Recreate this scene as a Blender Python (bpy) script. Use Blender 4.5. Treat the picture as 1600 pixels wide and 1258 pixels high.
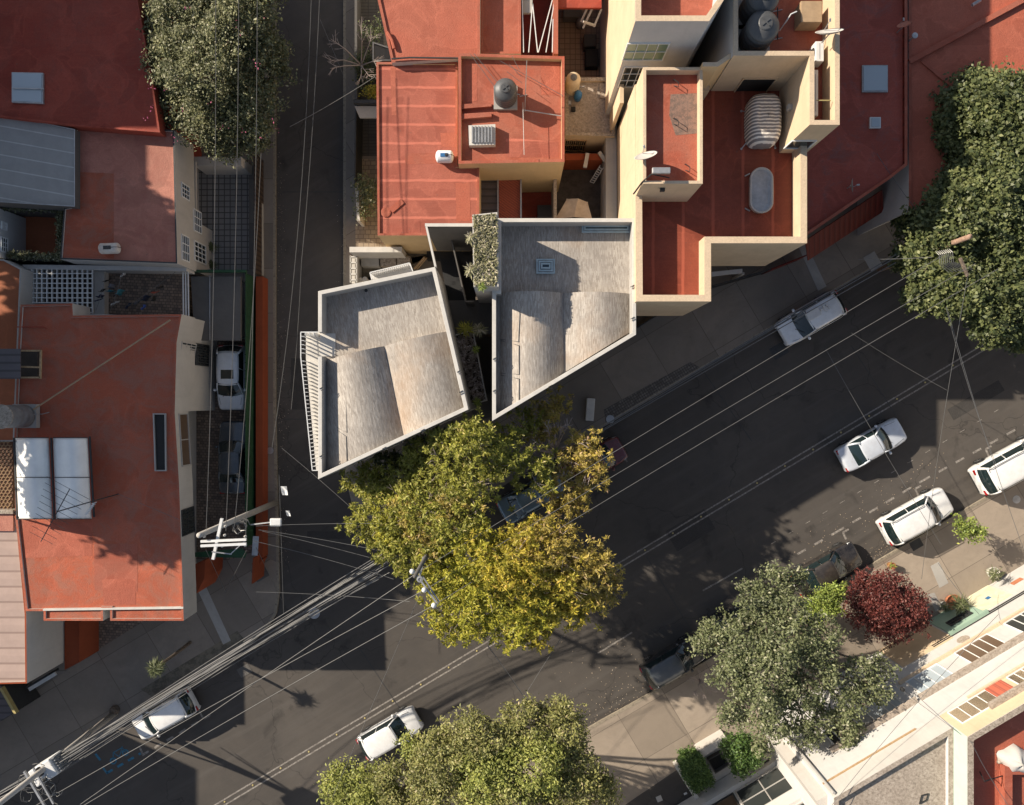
import bpy, math, random
import numpy as np
from mathutils import Vector, Matrix
R = math.radians
for o in list(bpy.data.objects): bpy.data.objects.remove(o)
S = bpy.context.scene
COL = S.collection

# ---------------------------------------------------------------- camera, sky, sun
HC = 50.0                       # drone height in metres
LENS = 28.0
FP = LENS / 36.0 * 1600.0
cam = bpy.data.cameras.new('camera'); cam.lens = LENS; cam.sensor_width = 36; cam.clip_end = 2000; cam.clip_start = 0.5
co = bpy.data.objects.new('camera', cam); COL.objects.link(co)
co.location = (0, 0, HC); co.rotation_euler = (0, 0, 0)
S.camera = co
COT = 1.85
ELEV = math.atan(1.0 / COT)
SD = Vector((0.905, -0.425, 0)).normalized() * math.cos(ELEV) + Vector((0, 0, -math.sin(ELEV)))
W = bpy.data.worlds.new('World'); S.world = W; W.use_nodes = True
nt = W.node_tree; nt.nodes.clear()
sky = nt.nodes.new('ShaderNodeTexSky'); sky.sky_type = 'NISHITA'; sky.sun_disc = False
sky.sun_elevation = ELEV; sky.sun_rotation = math.atan2(-SD.x, -SD.y)
sky.air_density = 1.0; sky.dust_density = 0.7; sky.ozone_density = 2.0
bg = nt.nodes.new('ShaderNodeBackground'); bg.inputs['Strength'].default_value = 0.08
wo = nt.nodes.new('ShaderNodeOutputWorld')
hs = nt.nodes.new('ShaderNodeHueSaturation'); hs.inputs['Saturation'].default_value = 0.72
nt.links.new(sky.outputs[0], hs.inputs['Color']); nt.links.new(hs.outputs[0], bg.inputs[0]); nt.links.new(bg.outputs[0], wo.inputs[0])
sl = bpy.data.lights.new('sun', 'SUN'); sl.energy = 5.0; sl.angle = R(0.55); sl.color = (1.0, 0.885, 0.73)
so = bpy.data.objects.new('sun', sl); COL.objects.link(so); so.location = (-60, 30, 60)
so.rotation_euler = SD.to_track_quat('-Z', 'Y').to_euler()
S.view_settings.view_transform = 'Standard'; S.view_settings.look = 'None'
S.view_settings.exposure = 0.68; S.view_settings.gamma = 1.0; S.view_settings.use_curve_mapping = False
S.cycles.max_bounces = 6; S.cycles.transparent_max_bounces = 8

# ---------------------------------------------------------------- helpers
def P(px, py, z=0.0):
    k = (HC - z) / FP
    return Vector(((px - 800) * k, (629 - py) * k, z))
def PL(pts, z=0.0):
    return [P(x, y, z) for x, y in pts]

def tag(o, label=None, cat=None, group=None, kind=None):
    if label: o['label'] = label
    if cat: o['category'] = cat
    if group: o['group'] = group
    if kind: o['kind'] = kind
    return o
def thing(name, label, cat, loc=(0, 0, 0), rotz=0.0, group=None):
    o = bpy.data.objects.new(name, None); COL.objects.link(o)
    o.empty_display_size = 0.3
    o.location = loc; o.rotation_euler = (0, 0, rotz)
    return tag(o, label, cat, group)
def copy_tree(o, parent=None):
    c = o.copy(); COL.objects.link(c); c.parent = parent
    for ch in list(o.children): copy_tree(ch, c)
    return c

class MB:
    """collects shapes in one mesh"""
    def __init__(s): s.v = []; s.f = []; s.m = []; s.mi = 0
    def face(s, pts, mi=None):
        n = len(s.v); s.v += [tuple(p) for p in pts]; s.f.append(tuple(range(n, n + len(pts)))); s.m.append(s.mi if mi is None else mi)
    def prism(s, poly, z0, z1, top=None, bottom=True, side=None, topface=True):
        poly = ccw(poly); n = len(poly); b = len(s.v)
        s.v += [(p[0], p[1], z0) for p in poly] + [(p[0], p[1], z1) for p in poly]
        sm = s.mi if side is None else side
        for i in range(n):
            j = (i + 1) % n; s.f.append((b + i, b + j, b + n + j, b + n + i)); s.m.append(sm)
        if topface: s.f.append(tuple(b + n + i for i in range(n))); s.m.append(s.mi if top is None else top)
        if bottom: s.f.append(tuple(b + n - 1 - i for i in range(n))); s.m.append(sm)
    def ring(s, outer, inner, z0, z1, top=None, side=None):
        n = len(outer); b = len(s.v); sm = s.mi if side is None else side; tm = s.mi if top is None else top
        for pl, z in ((outer, z0), (outer, z1), (inner, z0), (inner, z1)): s.v += [(p[0], p[1], z) for p in pl]
        for i in range(n):
            j = (i + 1) % n
            s.f += [(b + i, b + j, b + n + j, b + n + i), (b + n + i, b + n + j, b + 3 * n + j, b + 3 * n + i),
                    (b + 3 * n + i, b + 3 * n + j, b + 2 * n + j, b + 2 * n + i), (b + 2 * n + i, b + 2 * n + j, b + j, b + i)]
            s.m += [sm, tm, sm, sm]
    def box(s, c, size, rot=0.0, M=None, mi=None):
        x, y, z = size[0] / 2, size[1] / 2, size[2] / 2
        b = len(s.v); ca, sa = math.cos(rot), math.sin(rot)
        for dx, dy, dz in ((-x,-y,-z),(x,-y,-z),(x,y,-z),(-x,y,-z),(-x,-y,z),(x,-y,z),(x,y,z),(-x,y,z)):
            if M is not None: q = M @ Vector((dx, dy, dz)); s.v.append((c[0] + q.x, c[1] + q.y, c[2] + q.z))
            else: s.v.append((c[0] + dx * ca - dy * sa, c[1] + dx * sa + dy * ca, c[2] + dz))
        for f in ((0,3,2,1),(4,5,6,7),(0,1,5,4),(1,2,6,5),(2,3,7,6),(3,0,4,7)):
            s.f.append(tuple(b + i for i in f)); s.m.append(s.mi if mi is None else mi)
    def bar(s, a, b, w, h=None, mi=None):
        """rectangular bar from a to b"""
        a = Vector(a); b = Vector(b); d = b - a; L = d.length
        if L < 1e-6: return
        h = w if h is None else h
        q = d.to_track_quat('X', 'Z').to_matrix()
        s.box((a + b) / 2, (L, w, h), M=q, mi=mi)
    def tube(s, path, r, n=6, mi=None, caps=True):
        path = [Vector(p) for p in path]; rs = r if isinstance(r, (list, tuple)) else [r] * len(path)
        b = len(s.v); m = s.mi if mi is None else mi
        for i, p in enumerate(path):
            d = (path[min(i + 1, len(path) - 1)] - path[max(i - 1, 0)]).normalized()
            up = Vector((0, 0, 1)) if abs(d.z) < 0.95 else Vector((1, 0, 0))
            u = d.cross(up).normalized(); w = u.cross(d).normalized()
            for k in range(n):
                a = 2 * math.pi * k / n; q = p + (u * math.cos(a) + w * math.sin(a)) * rs[i]; s.v.append(tuple(q))
        for i in range(len(path) - 1):
            for k in range(n):
                k2 = (k + 1) % n
                s.f.append((b + i * n + k, b + i * n + k2, b + (i + 1) * n + k2, b + (i + 1) * n + k)); s.m.append(m)
        if caps:
            s.f.append(tuple(b + k for k in range(n))[::-1]); s.m.append(m)
            e = b + (len(path) - 1) * n; s.f.append(tuple(e + k for k in range(n))); s.m.append(m)
    def lathe(s, c, prof, n=24, mi=None, M=None):
        """prof: (radius, height) list round the local z axis"""
        b = len(s.v); m = s.mi if mi is None else mi; c = Vector(c)
        for r, z in prof:
            for k in range(n):
                a = 2 * math.pi * k / n; q = Vector((r * math.cos(a), r * math.sin(a), z))
                if M is not None: q = M @ q
                s.v.append(tuple(c + q))
        for i in range(len(prof) - 1):
            for k in range(n):
                k2 = (k + 1) % n
                s.f.append((b + i * n + k, b + i * n + k2, b + (i + 1) * n + k2, b + (i + 1) * n + k)); s.m.append(m)
        s.f.append(tuple(b + k for k in range(n))[::-1]); s.m.append(m)
        e = b + (len(prof) - 1) * n; s.f.append(tuple(e + k for k in range(n))); s.m.append(m)
    def grid(s, pts, mi=None):
        """pts[i][j] rows of points"""
        b = len(s.v); nr = len(pts); nc = len(pts[0]); m = s.mi if mi is None else mi
        for row in pts: s.v += [tuple(p) for p in row]
        for i in range(nr - 1):
            for j in range(nc - 1):
                s.f.append((b + i * nc + j, b + i * nc + j + 1, b + (i + 1) * nc + j + 1, b + (i + 1) * nc + j)); s.m.append(m)
    def build(s, name, mats, parent=None, local=False, smooth=False, bevel=0.0, subsurf=0, solid=0.0):
        me = bpy.data.meshes.new(name)
        off = Vector((0, 0, 0))
        if parent is not None and not local:
            p = parent
            while p: off = off + Vector(p.location); p = p.parent
        me.from_pydata([(x - off.x, y - off.y, z - off.z) for x, y, z in s.v], [], s.f)
        if not isinstance(mats, (list, tuple)): mats = [mats]
        for m in mats: me.materials.append(m)
        me.polygons.foreach_set('material_index', s.m)
        if smooth: me.polygons.foreach_set('use_smooth', [True] * len(s.f))
        me.update()
        o = bpy.data.objects.new(name, me); COL.objects.link(o)
        if parent is not None: o.parent = parent
        if solid: md = o.modifiers.new('solid', 'SOLIDIFY'); md.thickness = solid; md.offset = 0
        if subsurf: md = o.modifiers.new('sub', 'SUBSURF'); md.levels = subsurf; md.render_levels = subsurf
        if bevel: md = o.modifiers.new('bevel', 'BEVEL'); md.width = bevel; md.segments = 2; md.limit_method = 'ANGLE'
        return o
def area2(poly): return sum(poly[i][0] * poly[(i + 1) % len(poly)][1] - poly[(i + 1) % len(poly)][0] * poly[i][1] for i in range(len(poly)))
def ccw(poly):
    poly = [(p[0], p[1]) for p in poly]
    return poly if area2(poly) > 0 else poly[::-1]
def inset(poly, d):
    """move each edge inward by d (polygon counter-clockwise)"""
    n = len(poly); out = []
    for i in range(n):
        p0 = Vector(poly[i - 1][:2]); p1 = Vector(poly[i][:2]); p2 = Vector(poly[(i + 1) % n][:2])
        e1 = (p1 - p0).normalized(); e2 = (p2 - p1).normalized()
        n1 = Vector((-e1.y, e1.x)); n2 = Vector((-e2.y, e2.x)); b = (n1 + n2)
        if b.length < 1e-4: b = n1
        b = b.normalized(); k = d / max(0.3, b.dot(n1)); q = p1 + b * k; out.append((q.x, q.y))
    return out
def cen(poly): return (sum(p[0] for p in poly) / len(poly), sum(p[1] for p in poly) / len(poly))

# ---------------------------------------------------------------- materials
class NG:
    def __init__(s, name):
        s.m = bpy.data.materials.new(name); s.m.use_nodes = True; s.t = s.m.node_tree
        s.b = s.t.nodes['Principled BSDF']; s.geo = s.t.nodes.new('ShaderNodeNewGeometry')
    def n(s, typ, **k):
        x = s.t.nodes.new(typ)
        for a, v in k.items(): setattr(x, a, v)
        return x
    def l(s, a, b): s.t.links.new(a, b)
    def pos(s, rot=0.0, scale=(1, 1, 1), obj=False):
        mp = s.n('ShaderNodeMapping'); mp.inputs['Rotation'].default_value = (0, 0, rot)
        if obj: tc = s.n('ShaderNodeTexCoord'); s.l(tc.outputs['Object'], mp.inputs[0])
        else: s.l(s.geo.outputs['Position'], mp.inputs[0])
        if scale == (1, 1, 1): return mp.outputs[0]
        m2 = s.n('ShaderNodeMapping'); m2.inputs['Scale'].default_value = scale; s.l(mp.outputs[0], m2.inputs[0]); return m2.outputs[0]
    def noise(s, vec, scale, detail=4, rough=0.6, dist=0.0):
        x = s.n('ShaderNodeTexNoise'); x.inputs['Scale'].default_value = scale; x.inputs['Detail'].default_value = detail
        x.inputs['Roughness'].default_value = rough; x.inputs['Distortion'].default_value = dist
        if vec is not None: s.l(vec, x.inputs['Vector'])
        return x.outputs['Fac']
    def ramp(s, fac, stops):
        x = s.n('ShaderNodeValToRGB'); e = x.color_ramp.elements
        while len(e) < len(stops): e.new(0.5)
        for i, (p, c) in enumerate(stops):
            e[i].position = p; e[i].color = (c, c, c, 1) if isinstance(c, (int, float)) else (*c, 1)
        s.l(fac, x.inputs[0]); return x.outputs[0]
    def mix(s, fac, a, b, mode='MIX'):
        x = s.n('ShaderNodeMix', data_type='RGBA', blend_type=mode)
        for v, i in ((fac, 0), (a, 6), (b, 7)):
            if isinstance(v, (int, float)): x.inputs[i].default_value = v if i == 0 else (v, v, v, 1)
            elif isinstance(v, tuple): x.inputs[i].default_value = (*v, 1)
            else: s.l(v, x.inputs[i])
        return x.outputs[2]
    def math(s, op, a, b=None, c=None):
        x = s.n('ShaderNodeMath', operation=op)
        for i, v in enumerate((a, b, c)):
            if v is None: continue
            if isinstance(v, (int, float)): x.inputs[i].default_value = v
            else: s.l(v, x.inputs[i])
        return x.outputs[0]
    def bump(s, h, strength=0.3, dist=0.02):
        x = s.n('ShaderNodeBump'); x.inputs['Strength'].default_value = strength; x.inputs['Distance'].default_value = dist
        s.l(h, x.inputs['Height']); s.l(x.outputs[0], s.b.inputs['Normal'])
    def col(s, c): 
        if isinstance(c, tuple): s.b.inputs['Base Color'].default_value = (*c, 1)
        else: s.l(c, s.b.inputs['Base Color'])
    def set(s, rough=0.8, metal=0.0, spec=0.3, coat=0.0):
        s.b.inputs['Roughness'].default_value = rough; s.b.inputs['Metallic'].default_value = metal
        s.b.inputs['Specular IOR Level'].default_value = spec; s.b.inputs['Coat Weight'].default_value = coat
        return s.m
def sc(c, k): return tuple(min(1.0, x * k) for x in c)

def m_plain(name, c, rough=0.6, metal=0.0, spec=0.4, coat=0.0, var=0.15, scale=3.0):
    g = NG(name); v = g.noise(g.pos(obj=False), scale, 5, 0.65)
    g.col(g.mix(g.ramp(v, [(0.3, 0.0), (0.7, 1.0)]), sc(c, 1 - var), sc(c, 1 + var)))
    return g.set(rough, metal, spec, coat)
def m_plaster(name, c, stain=0.25, scale=0.6, bump=0.25):
    g = NG(name); p = g.pos()
    big = g.noise(p, scale, 6, 0.7, 0.6); fine = g.noise(p, 22, 4, 0.6)
    streak = g.noise(g.pos(scale=(2.6, 2.6, 0.22)), 1.6, 6, 0.75)
    a = g.mix(g.ramp(big, [(0.35, 0.0), (0.75, 1.0)]), sc(c, 1 - stain * 0.5), sc(c, 1.06))
    a = g.mix(g.math('MULTIPLY', g.ramp(streak, [(0.5, 0.0), (0.8, 1.0)]), stain), a, sc(c, 0.5))
    a = g.mix(g.math('MULTIPLY', fine, 0.18), a, sc(c, 0.7))
    g.col(a); g.bump(fine, bump, 0.01); return g.set(0.85, 0, 0.2)
def m_roofpaint(name, c, c2, seam=0.0, seam_rot=0.0, patch=0.5, worn=0.0, wornc=(0.2, 0.17, 0.15), bump=0.5, seamx=0.0, seed=0.0, rough=0.7, scale=1.0, edges=(0.45, 0.6)):
    """waterproofing paint on a flat roof: rolled seams, weathered patches, brushed grain"""
    g = NG(name); p = g.pos(rot=seam_rot)
    mp = g.n('ShaderNodeVectorMath', operation='ADD'); g.l(p, mp.inputs[0]); mp.inputs[1].default_value = (seed, seed * 0.7, 0); p = mp.outputs[0]
    big = g.noise(p, 0.28 * scale, 6, 0.65, 0.8); mid = g.noise(p, 1.6 * scale, 5, 0.7, 0.3)
    grain = g.noise(p, 14, 5, 0.75, 0.5); grit = g.noise(p, 55, 3, 0.7)
    vo = g.n('ShaderNodeTexVoronoi'); vo.inputs['Scale'].default_value = 0.55 * scale; vo.distance = 'MANHATTAN'; g.l(p, vo.inputs['Vector'])
    patchv = g.n('ShaderNodeSeparateColor'); g.l(vo.outputs['Color'], patchv.inputs[0])
    a = g.mix(g.ramp(big, [(0.38, 0.0), (0.62, 1.0)]), c, c2)
    a = g.mix(g.math('MULTIPLY', g.ramp(patchv.outputs[0], [(0.5, 0.0), (0.55, 1.0)]), patch * 0.5), a, sc(c2, 1.25))
    a = g.mix(g.math('MULTIPLY', g.ramp(mid, [(0.45, 0.0), (0.75, 1.0)]), 0.35), a, sc(c, 0.66))
    rgn = g.noise(p, 0.42 * scale, 3, 0.45, 0.9)
    a = g.mix(g.math('MULTIPLY', g.ramp(rgn, [(0.50, 0.0), (0.515, 1.0), (0.53, 0.0)]), 0.30), a, sc(c2, 1.5))
    a = g.mix(g.math('MULTIPLY', g.ramp(rgn, [(0.53, 0.0), (0.56, 1.0)]), 0.34), a, sc(c, 0.6))
    brs = g.noise(g.pos(rot=seam_rot, scale=(0.9, 9.0, 1)), 1.0, 6, 0.75, 0.2)
    a = g.mix(g.math('MULTIPLY', g.ramp(brs, [(0.5, 0.0), (0.72, 1.0)]), 0.28), a, sc(c2, 1.35))
    dots = g.noise(p, 7, 2, 0.5); a = g.mix(g.ramp(dots, [(0.72, 0.0), (0.74, 0.6)]), a, (0.16, 0.11, 0.09))
    if worn: a = g.mix(g.math('MULTIPLY', g.ramp(g.noise(p, 0.9, 9, 0.75, 1.0), [(edges[0], 0.0), (edges[1], 1.0)]), worn), a, wornc)
    a = g.mix(g.math('MULTIPLY', g.ramp(grain, [(0.4, 0.0), (0.72, 1.0)]), 0.55), a, sc(c, 0.6))
    h = g.math('ADD', g.math('MULTIPLY', grain, 0.7), g.math('MULTIPLY', mid, 0.8))
    sx = g.n('ShaderNodeSeparateXYZ'); g.l(p, sx.inputs[0])
    wob = g.math('MULTIPLY', g.math('SUBTRACT', g.noise(p, 1.3, 3), 0.5), 0.12)
    for axis, sp in ((1, seam), (0, seamx)):
        if not sp: continue
        fr = g.math('PINGPONG', g.math('ADD', sx.outputs[axis], wob), sp / 2)
        ln = g.ramp(g.math('DIVIDE', fr, sp / 2), [(0.0, 1.0), (0.11 / sp, 0.8), (0.20 / sp, 0.0)])
        a = g.mix(g.math('MULTIPLY', ln, 0.6), a, sc(c2, 1.7)); h = g.math('ADD', h, g.math('MULTIPLY', ln, 0.8))
    g.col(a); g.bump(h, bump, 0.035); return g.set(rough, 0, 0.25)
def m_tiles(name, c, c2, mortar, w, h, rot=0.0, msize=0.02, rough=0.6, offset=0.0, var=1.0, worn=0.3, bump=0.3, shift=(0, 0, 0)):
    g = NG(name); p = g.pos(rot=rot)
    mp = g.n('ShaderNodeVectorMath', operation='ADD'); g.l(p, mp.inputs[0]); mp.inputs[1].default_value = shift; p = mp.outputs[0]
    br = g.n('ShaderNodeTexBrick'); br.offset = offset; br.squash = 1.0
    br.inputs['Scale'].default_value = 1.0; br.inputs['Brick Width'].default_value = w; br.inputs['Row Height'].default_value = h
    br.inputs['Mortar Size'].default_value = msize; br.inputs['Mortar Smooth'].default_value = 0.3
    br.inputs['Color1'].default_value = (*c, 1); br.inputs['Color2'].default_value = (*c2, 1); br.inputs['Mortar'].default_value = (*mortar, 1)
    g.l(p, br.inputs['Vector'])
    big = g.noise(p, 0.5, 8, 0.7, 0.7); fine = g.noise(p, 16, 4, 0.7)
    a = g.mix(g.math('MULTIPLY', g.ramp(big, [(0.4, 0.0), (0.7, 1.0)]), worn), br.outputs['Color'], sc(c, 0.5))
    a = g.mix(g.math('MULTIPLY', fine, 0.3), a, sc(c, 0.6))
    g.col(a); g.bump(g.math('SUBTRACT', g.math('MULTIPLY', fine, 0.4), br.outputs['Fac']), bump, 0.02)
    return g.set(rough, 0, 0.3)
def m_ladrillo(name, rot):
    """thin worn brick strips laid on the concrete roofs"""
    g = NG(name); p = g.pos(rot=rot)
    wob = g.n('ShaderNodeVectorMath', operation='ADD'); nz = g.n('ShaderNodeTexNoise'); nz.inputs['Scale'].default_value = 2.2; g.l(p, nz.inputs['Vector'])
    sc_ = g.n('ShaderNodeVectorMath', operation='SCALE'); sc_.inputs['Scale'].default_value = 0.05; g.l(nz.outputs['Color'], sc_.inputs[0])
    g.l(p, wob.inputs[0]); g.l(sc_.outputs[0], wob.inputs[1]); q = wob.outputs[0]
    br = g.n('ShaderNodeTexBrick'); br.offset = 0.5
    br.inputs['Scale'].default_value = 1.0; br.inputs['Brick Width'].default_value = 0.24; br.inputs['Row Height'].default_value = 0.055
    br.inputs['Mortar Size'].default_value = 0.006; br.inputs['Color1'].default_value = (0, 0, 0, 1); br.inputs['Color2'].default_value = (1, 1, 1, 1)
    br.inputs['Mortar'].default_value = (0.45, 0.45, 0.45, 1); g.l(q, br.inputs['Vector'])
    st = g.noise(g.pos(rot=rot, scale=(2.6, 18.0, 1)), 1.0, 8, 0.8, 0.1)
    v = g.mix(0.5, g.mix(0.35, br.outputs['Color'], (0.5, 0.5, 0.5)), g.ramp(st, [(0.3, 0.0), (0.72, 1.0)]))
    a = g.ramp(v, [(0.0, (0.12, 0.105, 0.09)), (0.25, (0.28, 0.245, 0.21)), (0.5, (0.40, 0.36, 0.315)), (0.85, (0.60, 0.555, 0.49))])
    big = g.noise(p, 0.35, 6, 0.65, 0.6); ora = g.noise(p, 0.22, 4, 0.6, 0.4)
    bd = g.noise(g.pos(rot=rot, scale=(0.18, 1.3, 1)), 1.0, 6, 0.7, 0.3); a = g.mix(g.math('MULTIPLY', g.ramp(bd, [(0.48, 0.0), (0.7, 1.0)]), 0.5), a, (0.23, 0.205, 0.185))
    a = g.mix(g.math('MULTIPLY', g.ramp(ora, [(0.52, 0.0), (0.72, 1.0)]), 0.42), a, (0.40, 0.25, 0.14))
    a = g.mix(g.math('MULTIPLY', g.ramp(big, [(0.45, 0.0), (0.72, 1.0)]), 0.45), a, (0.20, 0.18, 0.165))
    sp = g.noise(p, 9, 6, 0.8); a = g.mix(g.math('MULTIPLY', g.ramp(sp, [(0.62, 0.0), (0.70, 1.0)]), 0.6), a, (0.08, 0.07, 0.06))
    g.col(a); g.bump(v, 0.35, 0.015); return g.set(0.85, 0, 0.2)
def m_asphalt():
    g = NG('asphalt'); p = g.pos()
    big = g.noise(p, 0.10, 6, 0.6, 0.5); mid = g.noise(p, 0.9, 7, 0.7, 0.4); fine = g.noise(p, 26, 4, 0.8)
    stq = g.noise(g.pos(rot=R(-30.6), scale=(0.12, 1.6, 1)), 1.0, 6, 0.65)
    a = g.mix(g.ramp(big, [(0.35, 0.0), (0.65, 1.0)]), (0.064, 0.057, 0.051), (0.090, 0.079, 0.069))
    a = g.mix(g.math('MULTIPLY', g.ramp(mid, [(0.42, 0.0), (0.75, 1.0)]), 0.45), a, (0.046, 0.043, 0.042))
    a = g.mix(g.math('MULTIPLY', g.ramp(stq, [(0.5, 0.0), (0.72, 1.0)]), 0.55), a, (0.104, 0.095, 0.086))
    a = g.mix(g.math('MULTIPLY', g.ramp(fine, [(0.35, 0.0), (0.8, 1.0)]), 0.35), a, (0.10, 0.09, 0.08))
    oil = g.noise(p, 0.45, 5, 0.6, 0.5); a = g.mix(g.ramp(oil, [(0.60, 0.0), (0.70, 0.55)]), a, (0.032, 0.029, 0.027))
    vo = g.n('ShaderNodeTexVoronoi', feature='DISTANCE_TO_EDGE'); vo.inputs['Scale'].default_value = 0.11
    ad = g.n('ShaderNodeVectorMath', operation='ADD'); nz = g.n('ShaderNodeTexNoise'); nz.inputs['Scale'].default_value = 0.7; nz.inputs['Detail'].default_value = 6
    g.l(p, nz.inputs['Vector']); s2 = g.n('ShaderNodeVectorMath', operation='SCALE'); s2.inputs['Scale'].default_value = 1.6
    g.l(nz.outputs['Color'], s2.inputs[0]); g.l(p, ad.inputs[0]); g.l(s2.outputs[0], ad.inputs[1]); g.l(ad.outputs[0], vo.inputs['Vector'])
    a = g.mix(g.ramp(vo.outputs['Distance'], [(0.0, 0.5), (0.0022, 0.0)]), a, (0.022, 0.02, 0.02))
    sp = g.noise(p, 6.5, 2, 0.5); a = g.mix(g.ramp(sp, [(0.80, 0.0), (0.82, 0.5)]), a, (0.35, 0.32, 0.28))
    g.col(a); g.bump(fine, 0.25, 0.01); return g.set(0.82, 0, 0.25)
def m_pavement(name, c, rot, w, h, shift=(0, 0, 0)):
    g = NG(name); p = g.pos(rot=rot)
    mp = g.n('ShaderNodeVectorMath', operation='ADD'); g.l(p, mp.inputs[0]); mp.inputs[1].default_value = shift; p = mp.outputs[0]
    br = g.n('ShaderNodeTexBrick'); br.offset = 0.0
    br.inputs['Scale'].default_value = 1.0; br.inputs['Brick Width'].default_value = w; br.inputs['Row Height'].default_value = h
    br.inputs['Mortar Size'].default_value = 0.022; br.inputs['Mortar Smooth'].default_value = 0.5
    br.inputs['Color1'].default_value = (*sc(c, 0.72), 1); br.inputs['Color2'].default_value = (*sc(c, 1.15), 1); br.inputs['Mortar'].default_value = (*sc(c, 0.3), 1)
    g.l(p, br.inputs['Vector'])
    big = g.noise(p, 0.35, 8, 0.7, 0.9); mid = g.noise(p, 2.2, 7, 0.75, 0.6); fine = g.noise(p, 30, 4, 0.7)
    a = g.mix(g.math('MULTIPLY', g.ramp(big, [(0.4, 0.0), (0.7, 1.0)]), 0.55), br.outputs['Color'], sc(c, 0.55))
    a = g.mix(g.math('MULTIPLY', g.ramp(mid, [(0.5, 0.0), (0.75, 1.0)]), 0.4), a, sc(c, 0.6))
    a = g.mix(g.math('MULTIPLY', fine, 0.25), a, sc(c, 1.4))
    sp = g.noise(p, 5, 4, 0.6); a = g.mix(g.ramp(sp, [(0.70, 0.0), (0.74, 0.5)]), a, sc(c, 0.3))
    g.col(a); g.bump(g.math('ADD', fine, mid), 0.2, 0.01); return g.set(0.85, 0, 0.2)
def m_leaf(name, c1, c2, c3=None, trans=0.25, rough=0.5):
    g = NG(name); rnd = g.geo.outputs['Random Per Island']
    stops = [(0.0, c1), (0.55, c2)] + ([(0.85, c2), (1.0, c3)] if c3 else [(1.0, c2)])
    a = g.ramp(rnd, [(p, sc(q, 1.45)) for p, q in stops])
    cl = g.noise(g.pos(), 0.9, 3, 0.5); a = g.mix(g.math('MULTIPLY', g.ramp(cl, [(0.35, 0.0), (0.65, 1.0)]), 0.55), a, sc(c1, 0.85))
    g.col(a); g.set(rough, 0, 0.35)
    tr = g.n('ShaderNodeBsdfTranslucent'); g.l(a, tr.inputs[0]); mx = g.n('ShaderNodeMixShader'); mx.inputs[0].default_value = trans
    out = g.t.nodes['Material Output']; g.l(g.b.outputs[0], mx.inputs[1]); g.l(tr.outputs[0], mx.inputs[2]); g.l(mx.outputs[0], out.inputs[0])
    return g.m
def m_lines(name, c, cl, spacing, rot=0.0, width=0.12, rough=0.6, metal=0.0, bump=0.6, both=False):
    """ribs or slats running along local x"""
    g = NG(name); p = g.pos(rot=rot); sx = g.n('ShaderNodeSeparateXYZ'); g.l(p, sx.inputs[0])
    fr = g.math('DIVIDE', g.math('PINGPONG', sx.outputs[1], spacing / 2), spacing / 2)
    f = g.ramp(fr, [(0.0, 1.0), (width, 1.0), (width * 1.6, 0.0)])
    if both:
        fr2 = g.math('DIVIDE', g.math('PINGPONG', sx.outputs[0], spacing / 2), spacing / 2)
        f = g.math('MAXIMUM', f, g.ramp(fr2, [(0.0, 1.0), (width, 1.0), (width * 1.6, 0.0)]))
    nz = g.noise(p, 1.2, 6, 0.7); fine = g.noise(p, 18, 4, 0.7)
    a = g.mix(f, c, cl); a = g.mix(g.math('MULTIPLY', g.ramp(nz, [(0.4, 0.0), (0.75, 1.0)]), 0.35), a, sc(c, 0.55))
    a = g.mix(g.math('MULTIPLY', fine, 0.2), a, sc(c, 0.7))
    g.col(a); g.bump(g.math('ADD', g.math('MULTIPLY', fr, 1.0), g.math('MULTIPLY', fine, 0.15)), bump, 0.03); return g.set(rough, metal, 0.3)
def m_glass(name, c=(0.02, 0.03, 0.035), rough=0.06):
    g = NG(name); g.col(c); return g.set(rough, 0.0, 0.8)
def m_mottled(name, base, dark):
    g = NG(name); p = g.pos(); n1 = g.noise(p, 1.2, 7, 0.7, 0.5); n2 = g.noise(p, 6, 5, 0.7)
    a = g.mix(g.ramp(n1, [(0.4, 0.0), (0.65, 1.0)]), base, dark); a = g.mix(g.math('MULTIPLY', n2, 0.5), a, dark)
    g.col(a); g.bump(n2, 0.3, 0.02); return g.set(0.9, 0, 0.2)
def m_speckle(name, c, dark, scale=9, thr=(0.45, 0.55), rough=0.9):
    g = NG(name); p = g.pos(); a = g.noise(p, scale, 7, 0.8, 0.4); b = g.noise(p, 1.1, 6, 0.7)
    k = g.mix(g.ramp(a, [(thr[0], 0.0), (thr[1], 1.0)]), c, dark); k = g.mix(g.math('MULTIPLY', g.ramp(b, [(0.4, 0.0), (0.7, 1.0)]), 0.5), k, sc(dark, 1.6))
    g.col(k); g.bump(a, 0.5, 0.03); return g.set(rough, 0, 0.2)
def m_stripe(name, c, d, spacing, rot=0.0):
    g = NG(name); tc = g.n('ShaderNodeTexCoord'); mp = g.n('ShaderNodeMapping'); mp.inputs['Rotation'].default_value = (0, 0, rot); g.l(tc.outputs['Object'], mp.inputs[0])
    sx = g.n('ShaderNodeSeparateXYZ'); g.l(mp.outputs[0], sx.inputs[0])
    wob = g.math('MULTIPLY', g.noise(mp.outputs[0], 3, 3), 0.06)
    fr = g.math('DIVIDE', g.math('PINGPONG', g.math('ADD', sx.outputs[1], wob), spacing / 2), spacing / 2)
    g.col(g.mix(g.ramp(fr, [(0.35, 0.0), (0.5, 1.0)]), c, d)); g.bump(g.noise(mp.outputs[0], 5, 4), 0.4, 0.05); return g.set(0.8, 0, 0.2)

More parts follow.
